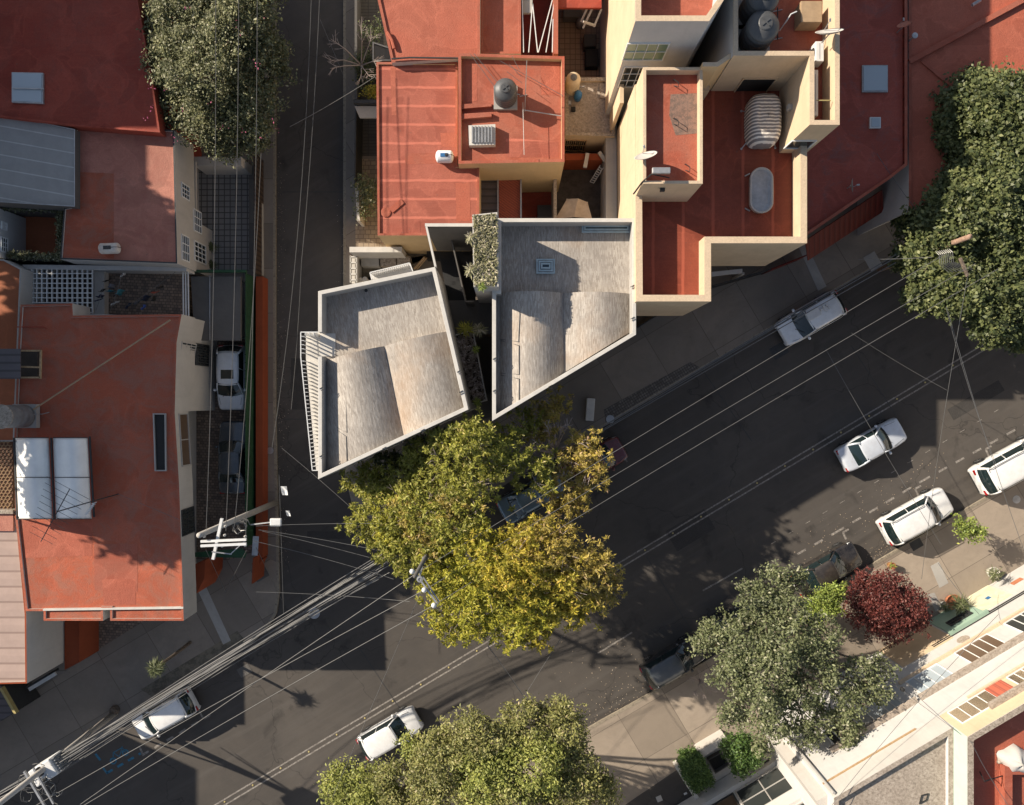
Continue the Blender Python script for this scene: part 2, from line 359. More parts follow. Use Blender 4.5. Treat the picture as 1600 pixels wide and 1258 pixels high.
AVE = R(-30.7)   # texture rotation that lines up with the avenue
RED = (0.40, 0.098, 0.056); RED2 = (0.35, 0.120, 0.078); DRED = (0.30, 0.050, 0.030); DRED2 = (0.34, 0.072, 0.044)
M = {}
M['asphalt'] = m_asphalt()
M['asphalt2'] = m_speckle('asphalt_patch', (0.060, 0.055, 0.051), (0.044, 0.041, 0.039), 18)
M['walk'] = m_pavement('pavement_concrete', (0.235, 0.20, 0.165), AVE, 3.3, 3.0, (0.6, 0.7, 0))
M['walk_s'] = m_pavement('pavement_pale', (0.30, 0.25, 0.20), AVE, 3.2, 2.9, (1.1, 0.25, 0))
M['walk_v'] = m_pavement('pavement_side', (0.22, 0.195, 0.17), 0.0, 2.4, 2.8)
M['kerb'] = m_speckle('kerb_stone', (0.30, 0.26, 0.20), (0.12, 0.10, 0.08), 6, (0.5, 0.65))
M['ground'] = m_speckle('ground_earth', (0.20, 0.17, 0.13), (0.10, 0.09, 0.07), 2)
M['cobble'] = m_tiles('verge_cobble', (0.19, 0.17, 0.15), (0.10, 0.09, 0.08), (0.05, 0.045, 0.04), 0.16, 0.16, AVE, 0.018, 0.9)
M['paint'] = m_speckle('worn_paint', (0.36, 0.335, 0.30), (0.12, 0.105, 0.095), 7, (0.40, 0.60))
M['paint_y'] = m_plain('stud_yellow', (0.42, 0.34, 0.14))
M['paint_b'] = m_speckle('blue_paint', (0.05, 0.20, 0.31), (0.04, 0.10, 0.14), 9, (0.45, 0.65))
M['red'] = m_roofpaint('red_roof', RED, RED2, patch=0.7, worn=0.25, wornc=(0.30, 0.14, 0.10))
M['red_seam'] = m_roofpaint('red_roof_seamed', (0.34, 0.090, 0.058), (0.38, 0.120, 0.080), seam=1.04, patch=0.8, worn=0.2, wornc=(0.27, 0.09, 0.06), seed=3.1)
M['red_rough'] = m_roofpaint('red_roof_textured', (0.44, 0.118, 0.070), (0.41, 0.128, 0.080), patch=0.3, bump=0.9, worn=0.2, wornc=(0.36, 0.11, 0.07), seed=11)
M['red_left'] = m_roofpaint('red_roof_weathered', (0.45, 0.110, 0.055), (0.36, 0.105, 0.062), patch=0.9, worn=0.55, wornc=(0.27, 0.155, 0.115), bump=0.8, seed=5, scale=0.7)
M['dred'] = m_roofpaint('deep_red_roof', DRED, DRED2, patch=0.7, bump=0.25, seed=8, worn=0.25, wornc=(0.17, 0.07, 0.055))
M['dred_terrace'] = m_roofpaint('terrace_red_paint', (0.225, 0.053, 0.031), (0.265, 0.070, 0.042), patch=0.4, bump=0.12, seamx=1.55, seed=2, rough=0.5)
M['dred_grey'] = m_roofpaint('red_roof_with_grey', (0.33, 0.075, 0.052), (0.37, 0.095, 0.066), patch=0.4, bump=0.2, worn=0.5, wornc=(0.17, 0.11, 0.105), seed=13, edges=(0.52, 0.66))
M['pink'] = m_roofpaint('faded_pink_roof', (0.46, 0.20, 0.145), (0.42, 0.17, 0.12), patch=0.8, worn=0.6, wornc=(0.30, 0.095, 0.07), bump=0.8, seed=4.4, edges=(0.46, 0.66))
M['orange'] = m_roofpaint('orange_roof', (0.38, 0.13, 0.06), (0.32, 0.10, 0.045), patch=0.3, bump=0.3, seed=17)
M['slat_brown'] = m_lines('brown_slats', (0.085, 0.055, 0.038), (0.03, 0.022, 0.018), 0.3, 0, 0.3)
M['orange_wall'] = m_plaster('orange_wall', (0.30, 0.070, 0.030), 0.35)
M['k_patch'] = m_speckle('grey_brown_patch', (0.27, 0.16, 0.12), (0.15, 0.105, 0.085), 5)
M['red_wall'] = m_lines('red_ribbed_wall', (0.15, 0.022, 0.014), (0.07, 0.012, 0.01), 0.35, R(59.3), 0.15)
M['conc'] = m_plaster('board_concrete', (0.42, 0.40, 0.37), 0.30, 0.7, 0.3)
M['conc_cap'] = m_plaster('pale_concrete_cap', (0.62, 0.59, 0.54), 0.30, 1.3, 0.2)
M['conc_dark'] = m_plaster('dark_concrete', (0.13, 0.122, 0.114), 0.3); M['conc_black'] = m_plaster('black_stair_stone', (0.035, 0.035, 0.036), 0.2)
M['lad_l'] = m_ladrillo('brick_strip_roof_left', R(77))
M['lad_r'] = m_ladrillo('brick_strip_roof_right', R(90))
M['cream'] = m_plaster('cream_wall', (0.62, 0.48, 0.325), 0.26)
M['cream_cap'] = m_speckle('cream_cap', (0.62, 0.48, 0.33), (0.45, 0.35, 0.25), 9, (0.4, 0.7))
M['ochre'] = m_plaster('ochre_wall', (0.66, 0.48, 0.27), 0.22)
M['white'] = m_plaster('white_wall', (0.56, 0.545, 0.52), 0.24)
M['white2'] = m_plaster('off_white_wall', (0.52, 0.49, 0.45), 0.22)
M['greywall'] = m_plaster('grey_wall', (0.42, 0.40, 0.375), 0.25)
M['mint'] = m_plaster('mint_wall', (0.46, 0.56, 0.48), 0.22)
M['green_w'] = m_plaster('green_door_paint', (0.30, 0.42, 0.33), 0.15)
M['beige_door'] = m_plain('beige_shutter', (0.60, 0.58, 0.42), 0.6)
M['gravel'] = m_speckle('gravel_roof', (0.46, 0.39, 0.32), (0.16, 0.13, 0.10), 9, (0.42, 0.62))
M['gravel_dark'] = m_speckle('mossy_roof', (0.46, 0.395, 0.33), (0.15, 0.12, 0.095), 7, (0.40, 0.68))
M['corr_grey'] = m_lines('grey_sheet_roof', (0.34, 0.33, 0.315), (0.52, 0.51, 0.49), 0.78, R(10), 0.06, 0.75, 0.0)
M['corr_pink'] = m_lines('pink_sheet_roof', (0.42, 0.31, 0.265), (0.27, 0.19, 0.16), 0.85, 0, 0.10, 0.8)
M['corr_dark'] = m_lines('dark_sheet_roof', (0.13, 0.115, 0.12), (0.075, 0.07, 0.07), 0.42, 0, 0.2, 0.5, 0.3)
M['corr_red'] = m_lines('red_ridged_floor', (0.34, 0.09, 0.055), (0.20, 0.05, 0.032), 0.13, R(35), 0.2, 0.7)
M['tile_grid'] = m_tiles('grey_square_tiles', (0.33, 0.31, 0.29), (0.28, 0.265, 0.25), (0.06, 0.055, 0.05), 0.36, 0.36, 0, 0.035)
M['tile_mosaic'] = m_tiles('stone_mosaic', (0.30, 0.22, 0.165), (0.10, 0.085, 0.075), (0.05, 0.045, 0.04), 0.22, 0.17, 0.05, 0.018, 0.8, 0.4)
M['tile_light'] = m_tiles('patio_stone', (0.42, 0.33, 0.23), (0.28, 0.22, 0.165), (0.12, 0.09, 0.07), 0.34, 0.27, 0.0, 0.02, 0.8, 0.35)
M['tile_brown'] = m_tiles('brown_tiles', (0.17, 0.085, 0.05), (0.13, 0.065, 0.04), (0.07, 0.04, 0.03), 0.45, 0.45, 0, 0.02)
M['patio'] = m_tiles('patio_tiles', (0.34, 0.24, 0.17), (0.26, 0.18, 0.13), (0.10, 0.07, 0.05), 0.33, 0.33, 0, 0.02)
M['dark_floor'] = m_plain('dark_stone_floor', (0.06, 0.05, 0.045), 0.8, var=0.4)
M['yard'] = m_tiles('yard_brick', (0.12, 0.105, 0.085), (0.09, 0.08, 0.07), (0.04, 0.035, 0.03), 0.5, 0.2, 0, 0.02)
M['glass'] = m_glass('window_glass', (0.035, 0.04, 0.04), 0.1); M['glass'].node_tree.nodes['Principled BSDF'].inputs['Specular IOR Level'].default_value = 0.25; M['glass_car'] = m_glass('car_glass', (0.012, 0.022, 0.024), 0.04)
M['glass_green'] = m_glass('green_curtain_glass', (0.16, 0.24, 0.16), 0.25)
M['glass_teal'] = m_glass('teal_skylight_glass', (0.04, 0.07, 0.085), 0.2); M['frame_teal'] = m_plain('pale_teal_frame', (0.42, 0.52, 0.54), 0.5)
M['glass_sky'] = m_glass('skylight_glass', (0.38, 0.44, 0.48), 0.35)
M['glass_brown'] = m_glass('brown_curtain_glass', (0.13, 0.085, 0.055), 0.2)
M['frame_w'] = m_plain('white_frame', (0.70, 0.70, 0.68), 0.5, var=0.06)
M['steel'] = m_plain('galvanised_steel', (0.42, 0.42, 0.42), 0.45, 0.6, 0.5, var=0.2)
M['steel_dark'] = m_plain('dark_steel', (0.05, 0.05, 0.05), 0.55, 0.3)
M['black'] = m_plain('black_rubber', (0.018, 0.018, 0.018), 0.75)
M['wire'] = m_plain('cable_sheath', (0.10, 0.10, 0.10), 0.45, 0.0, 0.6)
M['wire_l'] = m_plain('bare_cable', (0.15, 0.147, 0.14), 0.4, 0.4, 0.6)
M['pole'] = m_plaster('pole_concrete', (0.46, 0.43, 0.39), 0.3)
M['white_steel'] = m_plain('white_steel', (0.64, 0.64, 0.63), 0.45, 0.0, 0.4, var=0.08)
M['tank'] = m_plain('black_tank_plastic', (0.075, 0.077, 0.08), 0.5, 0.0, 0.5, var=0.15)
M['tank_grey'] = m_plain('grey_tank_plastic', (0.16, 0.16, 0.16), 0.5, 0.0, 0.5, var=0.2)
M['tank_beige'] = m_plain('beige_tank_plastic', (0.55, 0.45, 0.31), 0.6)
M['gas'] = m_plain('white_gas_tank', (0.74, 0.75, 0.76), 0.4, 0.0, 0.5, var=0.08)
M['gas_old'] = m_speckle('rusty_gas_tank', (0.60, 0.56, 0.50), (0.28, 0.15, 0.09), 4, (0.55, 0.68), 0.6)
M['stripe'] = m_stripe('striped_canvas', (0.80, 0.75, 0.67), (0.24, 0.225, 0.22), 0.17)
M['awning'] = m_plain('beige_canvas', (0.48, 0.38, 0.29), 0.8)
M['poly'] = m_plain('polycarbonate_sheet', (0.85, 0.84, 0.80), 0.5, 0.0, 0.4, var=0.10, scale=0.8)
M['green'] = m_plain('green_mesh_paint', (0.018, 0.065, 0.030), 0.7, var=0.3)
M['blue'] = m_plain('blue_plastic', (0.03, 0.14, 0.32), 0.5)
M['wood'] = m_plain('weathered_wood', (0.36, 0.24, 0.13), 0.8, var=0.3, scale=8)
M['card'] = m_plain('brown_panel', (0.36, 0.25, 0.15), 0.7)
M['bark'] = m_speckle('bark', (0.22, 0.17, 0.13), (0.09, 0.07, 0.055), 7)
M['twig'] = m_plain('bare_twig', (0.34, 0.28, 0.25), 0.8)
M['soil'] = m_plain('soil', (0.045, 0.035, 0.028), 0.95)
M['clay'] = m_plain('clay_pot', (0.42, 0.16, 0.08), 0.8)
M['concpot'] = m_plain('pale_pot', (0.50, 0.48, 0.42), 0.8)
M['mag'] = m_plain('magenta_bract', (0.35, 0.06, 0.14), 0.7)
M['leaf_boug'] = m_leaf('bougainvillea_leaf', (0.060, 0.070, 0.030), (0.20, 0.20, 0.10), (0.36, 0.33, 0.22))
M['leaf_ficus'] = m_leaf('ficus_leaf', (0.035, 0.050, 0.020), (0.12, 0.135, 0.050), (0.22, 0.225, 0.095))
M['leaf_jac'] = m_leaf('jacaranda_leaf', (0.12, 0.135, 0.022), (0.31, 0.30, 0.05), (0.46, 0.37, 0.14), 0.3)
M['leaf_yel'] = m_leaf('yellow_leaf', (0.18, 0.17, 0.02), (0.44, 0.36, 0.045), (0.60, 0.39, 0.09), 0.3)
M['leaf_brn'] = m_leaf('brownish_leaf', (0.18, 0.15, 0.045), (0.44, 0.34, 0.07), (0.50, 0.33, 0.20), 0.3)
M['leaf_yg'] = m_leaf('yellow_green_leaf', (0.17, 0.18, 0.02), (0.40, 0.37, 0.045), (0.55, 0.41, 0.09), 0.3)
M['leaf_olive'] = m_leaf('olive_leaf', (0.11, 0.12, 0.035), (0.26, 0.25, 0.085), (0.40, 0.33, 0.19))
M['leaf_oliveg'] = m_leaf('fresh_olive_leaf', (0.12, 0.145, 0.03), (0.30, 0.31, 0.08), (0.40, 0.38, 0.13))
M['leaf_grey'] = m_leaf('grey_green_leaf', (0.065, 0.080, 0.034), (0.17, 0.185, 0.088), (0.36, 0.34, 0.24))
M['leaf_maroon'] = m_leaf('maroon_leaf', (0.050, 0.012, 0.012), (0.15, 0.040, 0.032), (0.28, 0.12, 0.09))
M['leaf_hedge'] = m_leaf('hedge_leaf', (0.030, 0.065, 0.018), (0.09, 0.15, 0.035), (0.16, 0.23, 0.06))
M['leaf_lime'] = m_leaf('lime_leaf', (0.10, 0.14, 0.03), (0.26, 0.32, 0.07), (0.42, 0.42, 0.10))
M['leaf_succ'] = m_leaf('succulent_leaf', (0.14, 0.14, 0.05), (0.34, 0.31, 0.20), (0.50, 0.42, 0.38), 0.1)
M['leaf_succ_d'] = m_leaf('purple_succulent_leaf', (0.08, 0.06, 0.04), (0.26, 0.22, 0.20), (0.50, 0.46, 0.45), 0.1)
M['leaf_ivy'] = m_leaf('ivy_leaf', (0.05, 0.06, 0.03), (0.17, 0.17, 0.09), (0.42, 0.40, 0.30))
M['leaf_dry'] = m_leaf('dry_leaf', (0.20, 0.15, 0.10), (0.36, 0.29, 0.22), (0.45, 0.38, 0.30))

# ================================================================ GROUND, ROAD, PAVEMENTS
def flat(name, pts, z, mat, kind='structure', **k):
    b = MB(); b.face([(p[0], p[1], z) for p in ccw(pts)]); o = b.build(name, mat); o['kind'] = kind; return o
def slab(name, px, z0, z1, mat, **k):
    b = MB(); b.prism(PL(px), z0, z1); o = b.build(name, mat); o['kind'] = 'structure'; return o
flat('ground', [(-400, -400), (400, -400), (400, 400), (-400, 400)], -0.03, M['ground'])
flat('road', [(-75, -70), (75, -70), (75, 70), (-75, 70)], 0.0, M['asphalt'])
KN = [(537, -900), (537, 700), (540, 745), (551, 788), (578, 826), (612, 846), (655, 836), (1200, 516), (1404, 396), (2300, -133)]
KW = [(432, -900), (432, 640), (438, 925), (433, 958), (418, 983), (396, 1003), (-500, 1541)]
KS = [(2300, 329), (1600, 740), (1355, 884), (1022, 1078), (939, 1124), (700, 1264), (-300, 1849)]
# kerbs (stone) and the paved blocks behind them, each a real step up from the road
def kerb_and_block(kp, corners, name, mat, side, w=0.17):
    path = [Vector(P(x, y, 0)[:2]) for x, y in kp]
    off = []
    for i in range(len(path)):
        a = path[max(i - 1, 0)]; c = path[min(i + 1, len(path) - 1)]
        if i == 0 or i == len(path) - 1: d = (c - a).normalized(); nn = Vector((-d.y, d.x)); k = w
        else:
            e1 = (path[i] - a).normalized(); e2 = (c - path[i]).normalized()
            n1 = Vector((-e1.y, e1.x)); n2 = Vector((-e2.y, e2.x)); nn = (n1 + n2).normalized(); k = w / nn.dot(n1)
        off.append(path[i] + nn * k * side)
    b = MB()
    for i in range(len(path) - 1):
        b.prism([path[i], path[i + 1], off[i + 1], off[i]], 0, 0.152)
    o = b.build('kerb', M['kerb']); o['kind'] = 'structure'
    poly = [(p.x, p.y) for p in off] + [P(x, y, 0)[:2] for x, y in corners]
    bb = MB(); bb.prism(poly, 0, 0.14); o = bb.build(name, mat); o['kind'] = 'structure'
kerb_and_block(KN, [(2300, -900)], 'pavement', M['walk'], 1)
kerb_and_block(KW, [(-500, -900)], 'pavement', M['walk_v'], -1)
kerb_and_block(KS, [(-300, 2400), (2300, 2400)], 'pavement', M['walk_s'], 1)
# avenue-aligned concrete slabs over the west pavement, the cobbled verge and the drive ramp
slab('pavement', [(438, 880), (430, 958), (416, 981), (394, 1000), (-200, 1356), (-200, 1200), (60, 1078), (300, 915), (360, 872), (400, 862)], 0.1, 0.146, M['walk'])
slab('verge', [(943, 640), (1078, 566), (1096, 576), (946, 662)], 0.1, 0.148, M['cobble'])
slab('verge', [(385, 1000), (240, 1088), (222, 1076), (372, 985)], 0.1, 0.151, M['ground'])

AU = Vector((0.8599, 0.5105, 0))           # direction of the avenue
AN = Vector((-0.5105, 0.8599, 0))
def ccw_px(q): return q[::-1] if area2(q) > 0 else q
def stroke(b, a, c, w, z=0.004, dash=0, gap=0):
    a = Vector(a); c = Vector(c); a.z = c.z = 0; d = c - a; L = d.length; d.normalize(); n = Vector((-d.y, d.x, 0)) * w / 2
    t = 0
    while t < L:
        e = min(L, t + dash) if dash else L
        p, q = a + d * t, a + d * e
        b.face([(p - n) + Vector((0, 0, z)), (q - n) + Vector((0, 0, z)), (q + n) + Vector((0, 0, z)), (p + n) + Vector((0, 0, z))])
        t = e + gap if dash else L
    return b
def marking(mb, mat=None): o = mb.build('road_marking', mat or M['paint']); o['kind'] = 'structure'; return o
b = MB(); A0, A1 = P(330, 1266), P(1700, 445)
for s in (-0.16, 0.16): stroke(b, A0 + AN * s, A1 + AN * s, 0.09)
marking(b)
b = MB(); d = (A1 - A0).normalized(); L = (A1 - A0).length; t = 1.0; i = 0
while t < L:
    p = A0 + d * t + AN * (0.0 if i % 2 else 0.02); b.lathe((p.x, p.y, 0.003), [(0.06, 0), (0.055, 0.02), (0.03, 0.03)], 8); t += 2.05; i += 1
marking(b, M['paint_y'])
b = MB()
for a, c in (((934, 1021), (988, 988)), ((1098, 923), (1160, 888))): stroke(b, P(*a), P(*c), 0.10)
marking(b)
b = MB(); stroke(b, P(1205, 850), P(1560, 640), 0.035, dash=0.35, gap=0.9); marking(b)
def bay(pts, mat=None, dash=0.75, gap=0.75):
    b = MB()
    for a, c in zip(pts[:-1], pts[1:]): stroke(b, P(*a), P(*c), 0.13, dash=dash, gap=gap)
    marking(b, mat)
bay([(1246, 866), (1306, 832), (1440, 752), (1600, 664)], dash=0.6, gap=0.62)
for x, y in ((1317, 832), (1430, 764), (1540, 702)):
    b = MB(); stroke(b, P(x, y), P(x + 9, y - 5), 0.12); stroke(b, P(x, y), P(x + 5, y + 11), 0.12); marking(b)
b = MB(); stroke(b, P(222, 1180), P(330, 1116), 0.14, dash=0.48, gap=0.42); stroke(b, P(218, 1167), P(223, 1178), 0.12); stroke(b, P(311, 1110), P(317, 1122), 0.12); marking(b)
b = MB(); stroke(b, P(167, 1208), P(220, 1177), 0.15, dash=0.42, gap=0.35); stroke(b, P(161, 1200), P(168, 1209), 0.12); stroke(b, P(149, 1178), P(157, 1188), 0.14)
def ringmark(b, c, r0, r1, n=18, a0=0, a1=2 * math.pi):
    for k in range(n):
        s, e = a0 + (a1 - a0) * k / n, a0 + (a1 - a0) * (k + 1) / n
        b.face([c + Vector((r1 * math.cos(s), r1 * math.sin(s), 0)), c + Vector((r1 * math.cos(e), r1 * math.sin(e), 0)), c + Vector((r0 * math.cos(e), r0 * math.sin(e), 0)), c + Vector((r0 * math.cos(s), r0 * math.sin(s), 0))])
c1 = P(177, 1189) + Vector((0, 0, 0.004)); c2 = P(196, 1176) + Vector((0, 0, 0.004))
for c in (c1, c2): ringmark(b, c, 0.13, 0.22); ringmark(b, c, 0.0, 0.05, 8)
k = (c1 + c2) / 2 + AN * 0.42
for a, c in ((c1, k - AU * 0.2), (k - AU * 0.2, c2 + AN * 0.38), (c2, c2 + AN * 0.45), (k - AU * 0.2, (c1 + c2) / 2), ((c1 + c2) / 2, c2 + AN * 0.38)): stroke(b, a, c, 0.055)
marking(b, M['paint_b'])
b = MB(); stroke(b, P(966, 698), P(980, 722), 0.10); marking(b)

for k, (q, mt) in enumerate((([(455, 560), (500, 560), (500, 640), (455, 640)], 'asphalt2'), ([(1040, 830), (1100, 795), (1118, 826), (1058, 862)], 'asphalt2'), ([(480, 830), (540, 830), (540, 842), (480, 842)], 'asphalt2'), ([(1480, 640), (1560, 594), (1570, 610), (1490, 657)], 'asphalt2'))):
    b = MB(); b.face([(p.x, p.y, 0.0035) for p in PL(ccw_px(q))]); o = b.build('road_patch', M[mt]); o['kind'] = 'structure'
b = MB()
for a, c in (((762, 1008), (835, 1112)), ((1085, 560), (1175, 690)), ((1330, 540), (1400, 650)), ((560, 1010), (640, 1130)), ((440, 655), (540, 655)), ((440, 300), (537, 300)), ((1010, 870), (1080, 985))): stroke(b, P(*a), P(*c), 0.05, 0.0055)
marking(b, M['steel_dark']); bpy.data.objects[-1] if False else None
def manhole(px, py, r, z=0.004, mat='steel_dark', name='manhole_cover'):
    p = P(px, py); b = MB(); b.lathe((p.x, p.y, z), [(r, 0), (r, 0.006), (r * 0.88, 0.01), (r * 0.86, 0.004), (0.02, 0.006)], 22)
    for k in range(6):
        a = math.pi * k / 6; b.box((p.x, p.y, z + 0.009), (r * 1.6, 0.02, 0.006), a)
    return b.build(name, M[mat])
def lab(o, label, cat, group=None): return tag(o, label, cat, group)
lab(manhole(491, 958, 0.36, mat='steel'), 'round pale manhole cover in the road under the cable bundle', 'manhole')
lab(manhole(423, 704, 0.22, 0.156, 'steel'), 'small round cover in the side street pavement beside the orange wall', 'manhole')
lab(manhole(953, 655, 0.26, 0.15, 'steel'), 'round drain cover in the shaded pavement by the concrete bench block', 'manhole')
lab(manhole(1586, 780, 0.25, 0.15, 'steel'), 'round cover in the sunny pavement beside the cut-off white van', 'manhole')
def plate(px, py, w, l, rot, z, mat, label, cat='drain cover', name='drain_cover', ribs=5):
    p = P(px, py); b = MB(); b.box((p.x, p.y, z + 0.006), (l, w, 0.012), rot)
    for k in range(ribs):
        o = (k - (ribs - 1) / 2) * l / ribs; b.box((p.x + math.cos(rot) * o, p.y + math.sin(rot) * o, z + 0.014), (0.03, w * 0.9, 0.01), rot)
    return lab(b.build(name, mat), label, cat)
plate(1430, 850, 0.55, 0.75, R(30), 0.15, M['steel_dark'], 'black framed drain cover in the pavement beside the white crossover')
plate(1217, 548, 0.8, 1.0, R(30), 0.0, M['steel_dark'], 'dark drain plate in the road just ahead of the silver car')
plate(382, 1048, 0.6, 0.8, R(30), 0.0, M['conc_dark'], 'grey square plate set in the road at the edge of the big shadow')
plate(408, 895, 0.8, 0.9, R(30), 0.15, M['conc_dark'], 'square concrete access cover on the rounded street corner', ribs=0)
plate(1362, 409, 1.0, 0.8, R(30), 0.15, M['conc'], 'pale square access cover in the pavement beside the wooden armed pole', ribs=0)
b = MB(); b.prism(PL([(1452, 884), (1465, 877), (1480, 910), (1466, 918)]), 0.14, 0.153); o = b.build('pavement_patch', M['conc']); o['kind'] = 'structure'
b = MB(); b.prism(PL([(1448, 928), (1458, 925), (1470, 948), (1460, 955)]), 0.14, 0.153); o = b.build('pavement_patch', M['conc']); o['kind'] = 'structure'
b = MB(); b.prism(PL([(306, 912), (318, 904), (362, 1000), (350, 1006)]), 0.14, 0.153); o = b.build('pavement_patch', M['conc']); o['kind'] = 'structure'
b = MB(); b.prism(PL([(1246, 386), (1258, 381), (1290, 448), (1277, 455)]), 0.14, 0.153); o = b.build('pavement_patch', M['conc']); o['kind'] = 'structure'
b = MB(); b.prism(PL([(455, 0), (518, 0), (518, 100), (455, 100)]), 0.0, 0.004, bottom=False); o = b.build('road_patch', M['asphalt']); o['kind'] = 'structure'

# ================================================================ BUILDING BUILDER
def building(name, label, px, z, zb, wall, roof, cap, ph=0.3, pw=0.2, cat='building', group=None, floor=None):
    poly = ccw(PL(px, z)); c = cen(poly)
    root = thing(name, label, cat, (c[0], c[1], zb), 0, group)
    zr = z - ph
    b = MB(); b.prism(poly, zb, zr - 0.05); b.build('wall', wall, root)
    inn = inset(poly, pw)
    b = MB(); b.ring(poly, inn, zr - 0.05, z, top=1, side=0); b.build('parapet', [wall, cap], root)
    b = MB(); b.prism(inn, zr - 0.05, zr, bottom=False); b.build('roof', roof, root)
    return root
def hit(px, py, a, bq):
    """pixel ray against the vertical plane through plan points a, bq: distance along and height"""
    d = Vector(((px - 800) / FP, (629 - py) / FP)); e = Vector((bq[0] - a[0], bq[1] - a[1])).normalized(); n = Vector((-e.y, e.x))
    t = n.dot(Vector(a[:2])) / n.dot(d); p = d * t; return (p - Vector(a[:2])).dot(e), HC - t
def window(root, a, bq, s0, s1, z0, z1, nx=2, nz=1, fm=None, gm=None, out=1, name='window', fw=0.05, sill=False):
    """framed window on the plane a-bq; out=+1 puts it proud on the right of a->bq"""
    fm = fm or M['frame_w']; gm = gm or M['glass']
    e = Vector((bq[0] - a[0], bq[1] - a[1], 0)).normalized(); n = Vector((e.y, -e.x, 0)) * out; A = Vector((a[0], a[1], 0))
    s0, s1 = sorted((s0, s1)); z0, z1 = sorted((z0, z1))
    pt = lambda s, z, o: A + e * s + n * o + Vector((0, 0, z))
    f = MB()
    for s in (s0, s1): f.bar(pt(s, z0 - fw / 2, 0.03), pt(s, z1 + fw / 2, 0.03), 0.07, fw)
    for z in (z0, z1): f.bar(pt(s0 + fw / 2, z, 0.031), pt(s1 - fw / 2, z, 0.031), 0.07, fw)
    for i in range(1, nx): s = s0 + (s1 - s0) * i / nx; f.bar(pt(s, z0 + .03, 0.028), pt(s, z1 - .03, 0.028), 0.05, fw * 0.6)
    for i in range(1, nz): z = z0 + (z1 - z0) * i / nz; f.bar(pt(s0 + .03, z, 0.026), pt(s1 - .03, z, 0.026), 0.05, fw * 0.6)
    fo = f.build(name, fm, root)
    g = MB(); g.face([pt(s0, z0, 0.012), pt(s1, z0, 0.012), pt(s1, z1, 0.012), pt(s0, z1, 0.012)])
    g.build('pane', gm, fo).location = (0, 0, 0)
    return fo
def win_px(root, a, bq, p0, p1, **k):
    s0, z0 = hit(p0[0], p0[1], a, bq); s1, z1 = hit(p1[0], p1[1], a, bq)
    return window(root, a, bq, s0, s1, z0, z1, **k)
def facing(a, bq):
    """+1/-1 so that the window is proud towards the nadir side"""
    e = Vector((bq[0] - a[0], bq[1] - a[1])); n = Vector((e.y, -e.x)); return 1 if n.dot(-Vector(a[:2])) > 0 else -1

# ---------------------------------------------------------------- west side, north to south
B = building('house', 'flat-roofed house with a large shaded dark red roof under the flowering tree', [(-260, -300), (215, -300), (215, 0), (237, 120), (250, 207), (118, 197), (-260, 150)], 6.3, 0.14, M['dred'], M['dred'], M['dred'], 0.12, 0.1); BIG = B
b = MB()
for pts in ([(82, 0), (128, 4), (128, 55)], [(130, 30), (206, 36)]): b.tube([P(x, y, 5.72) for x, y in pts], 0.025)
b.build('roof_joint', M['conc'], B)
B = building('shed_roof_annex', 'rooftop annex covered with pale grey ribbed sheeting', [(-260, 118), (0, 178), (117, 202), (117, 323), (0, 316), (-260, 300)], 6.05, 0.14, M['conc_dark'], M['corr_grey'], M['steel'], 0.05, 0.05)
B = building('house', 'two-storey cream house with a faded pink and red roof over a tiled forecourt', [(104, 197), (272, 203), (277, 412), (94, 405), (100, 325), (118, 322), (118, 202)], 5.6, 2.9, M['white2'], M['pink'], M['steel_dark'], 0.1, 0.08)
b = MB(); b.prism(PL([(104, 197), (250, 203), (252, 328), (275, 328), (277, 412), (94, 405)], 5.6), 0.14, 2.9); b.build('ground_floor', M['white2'], B)
b = MB(); b.prism(PL([(102, 268), (178, 271), (178, 404), (98, 402)], 5.5), 5.49, 5.506); b.build('repainted_patch', M['red_left'], B)
a_, b_ = P(272, 203, 5.6), P(277, 412, 5.6)
o_ = facing(a_, b_)
for p0, p1, nx, nz in (((283, 285), (295, 314), 3, 3), ((283, 366), (295, 410), 3, 4), ((302, 326), (314, 366), 3, 4), ((303, 376), (321, 414), 4, 3)):
    win_px(B, a_, b_, p0, p1, nx=nx, nz=nz, out=o_)
b = MB(); b.prism([P(266, 235, 3)[:2], P(303, 250, 3)[:2], P(303, 328, 3)[:2], P(272, 328, 3)[:2]], 2.55, 2.75); b.build('canopy', M['white2'], B)
for i, (x, y) in enumerate(((331, 386), (331, 414))):
    pass
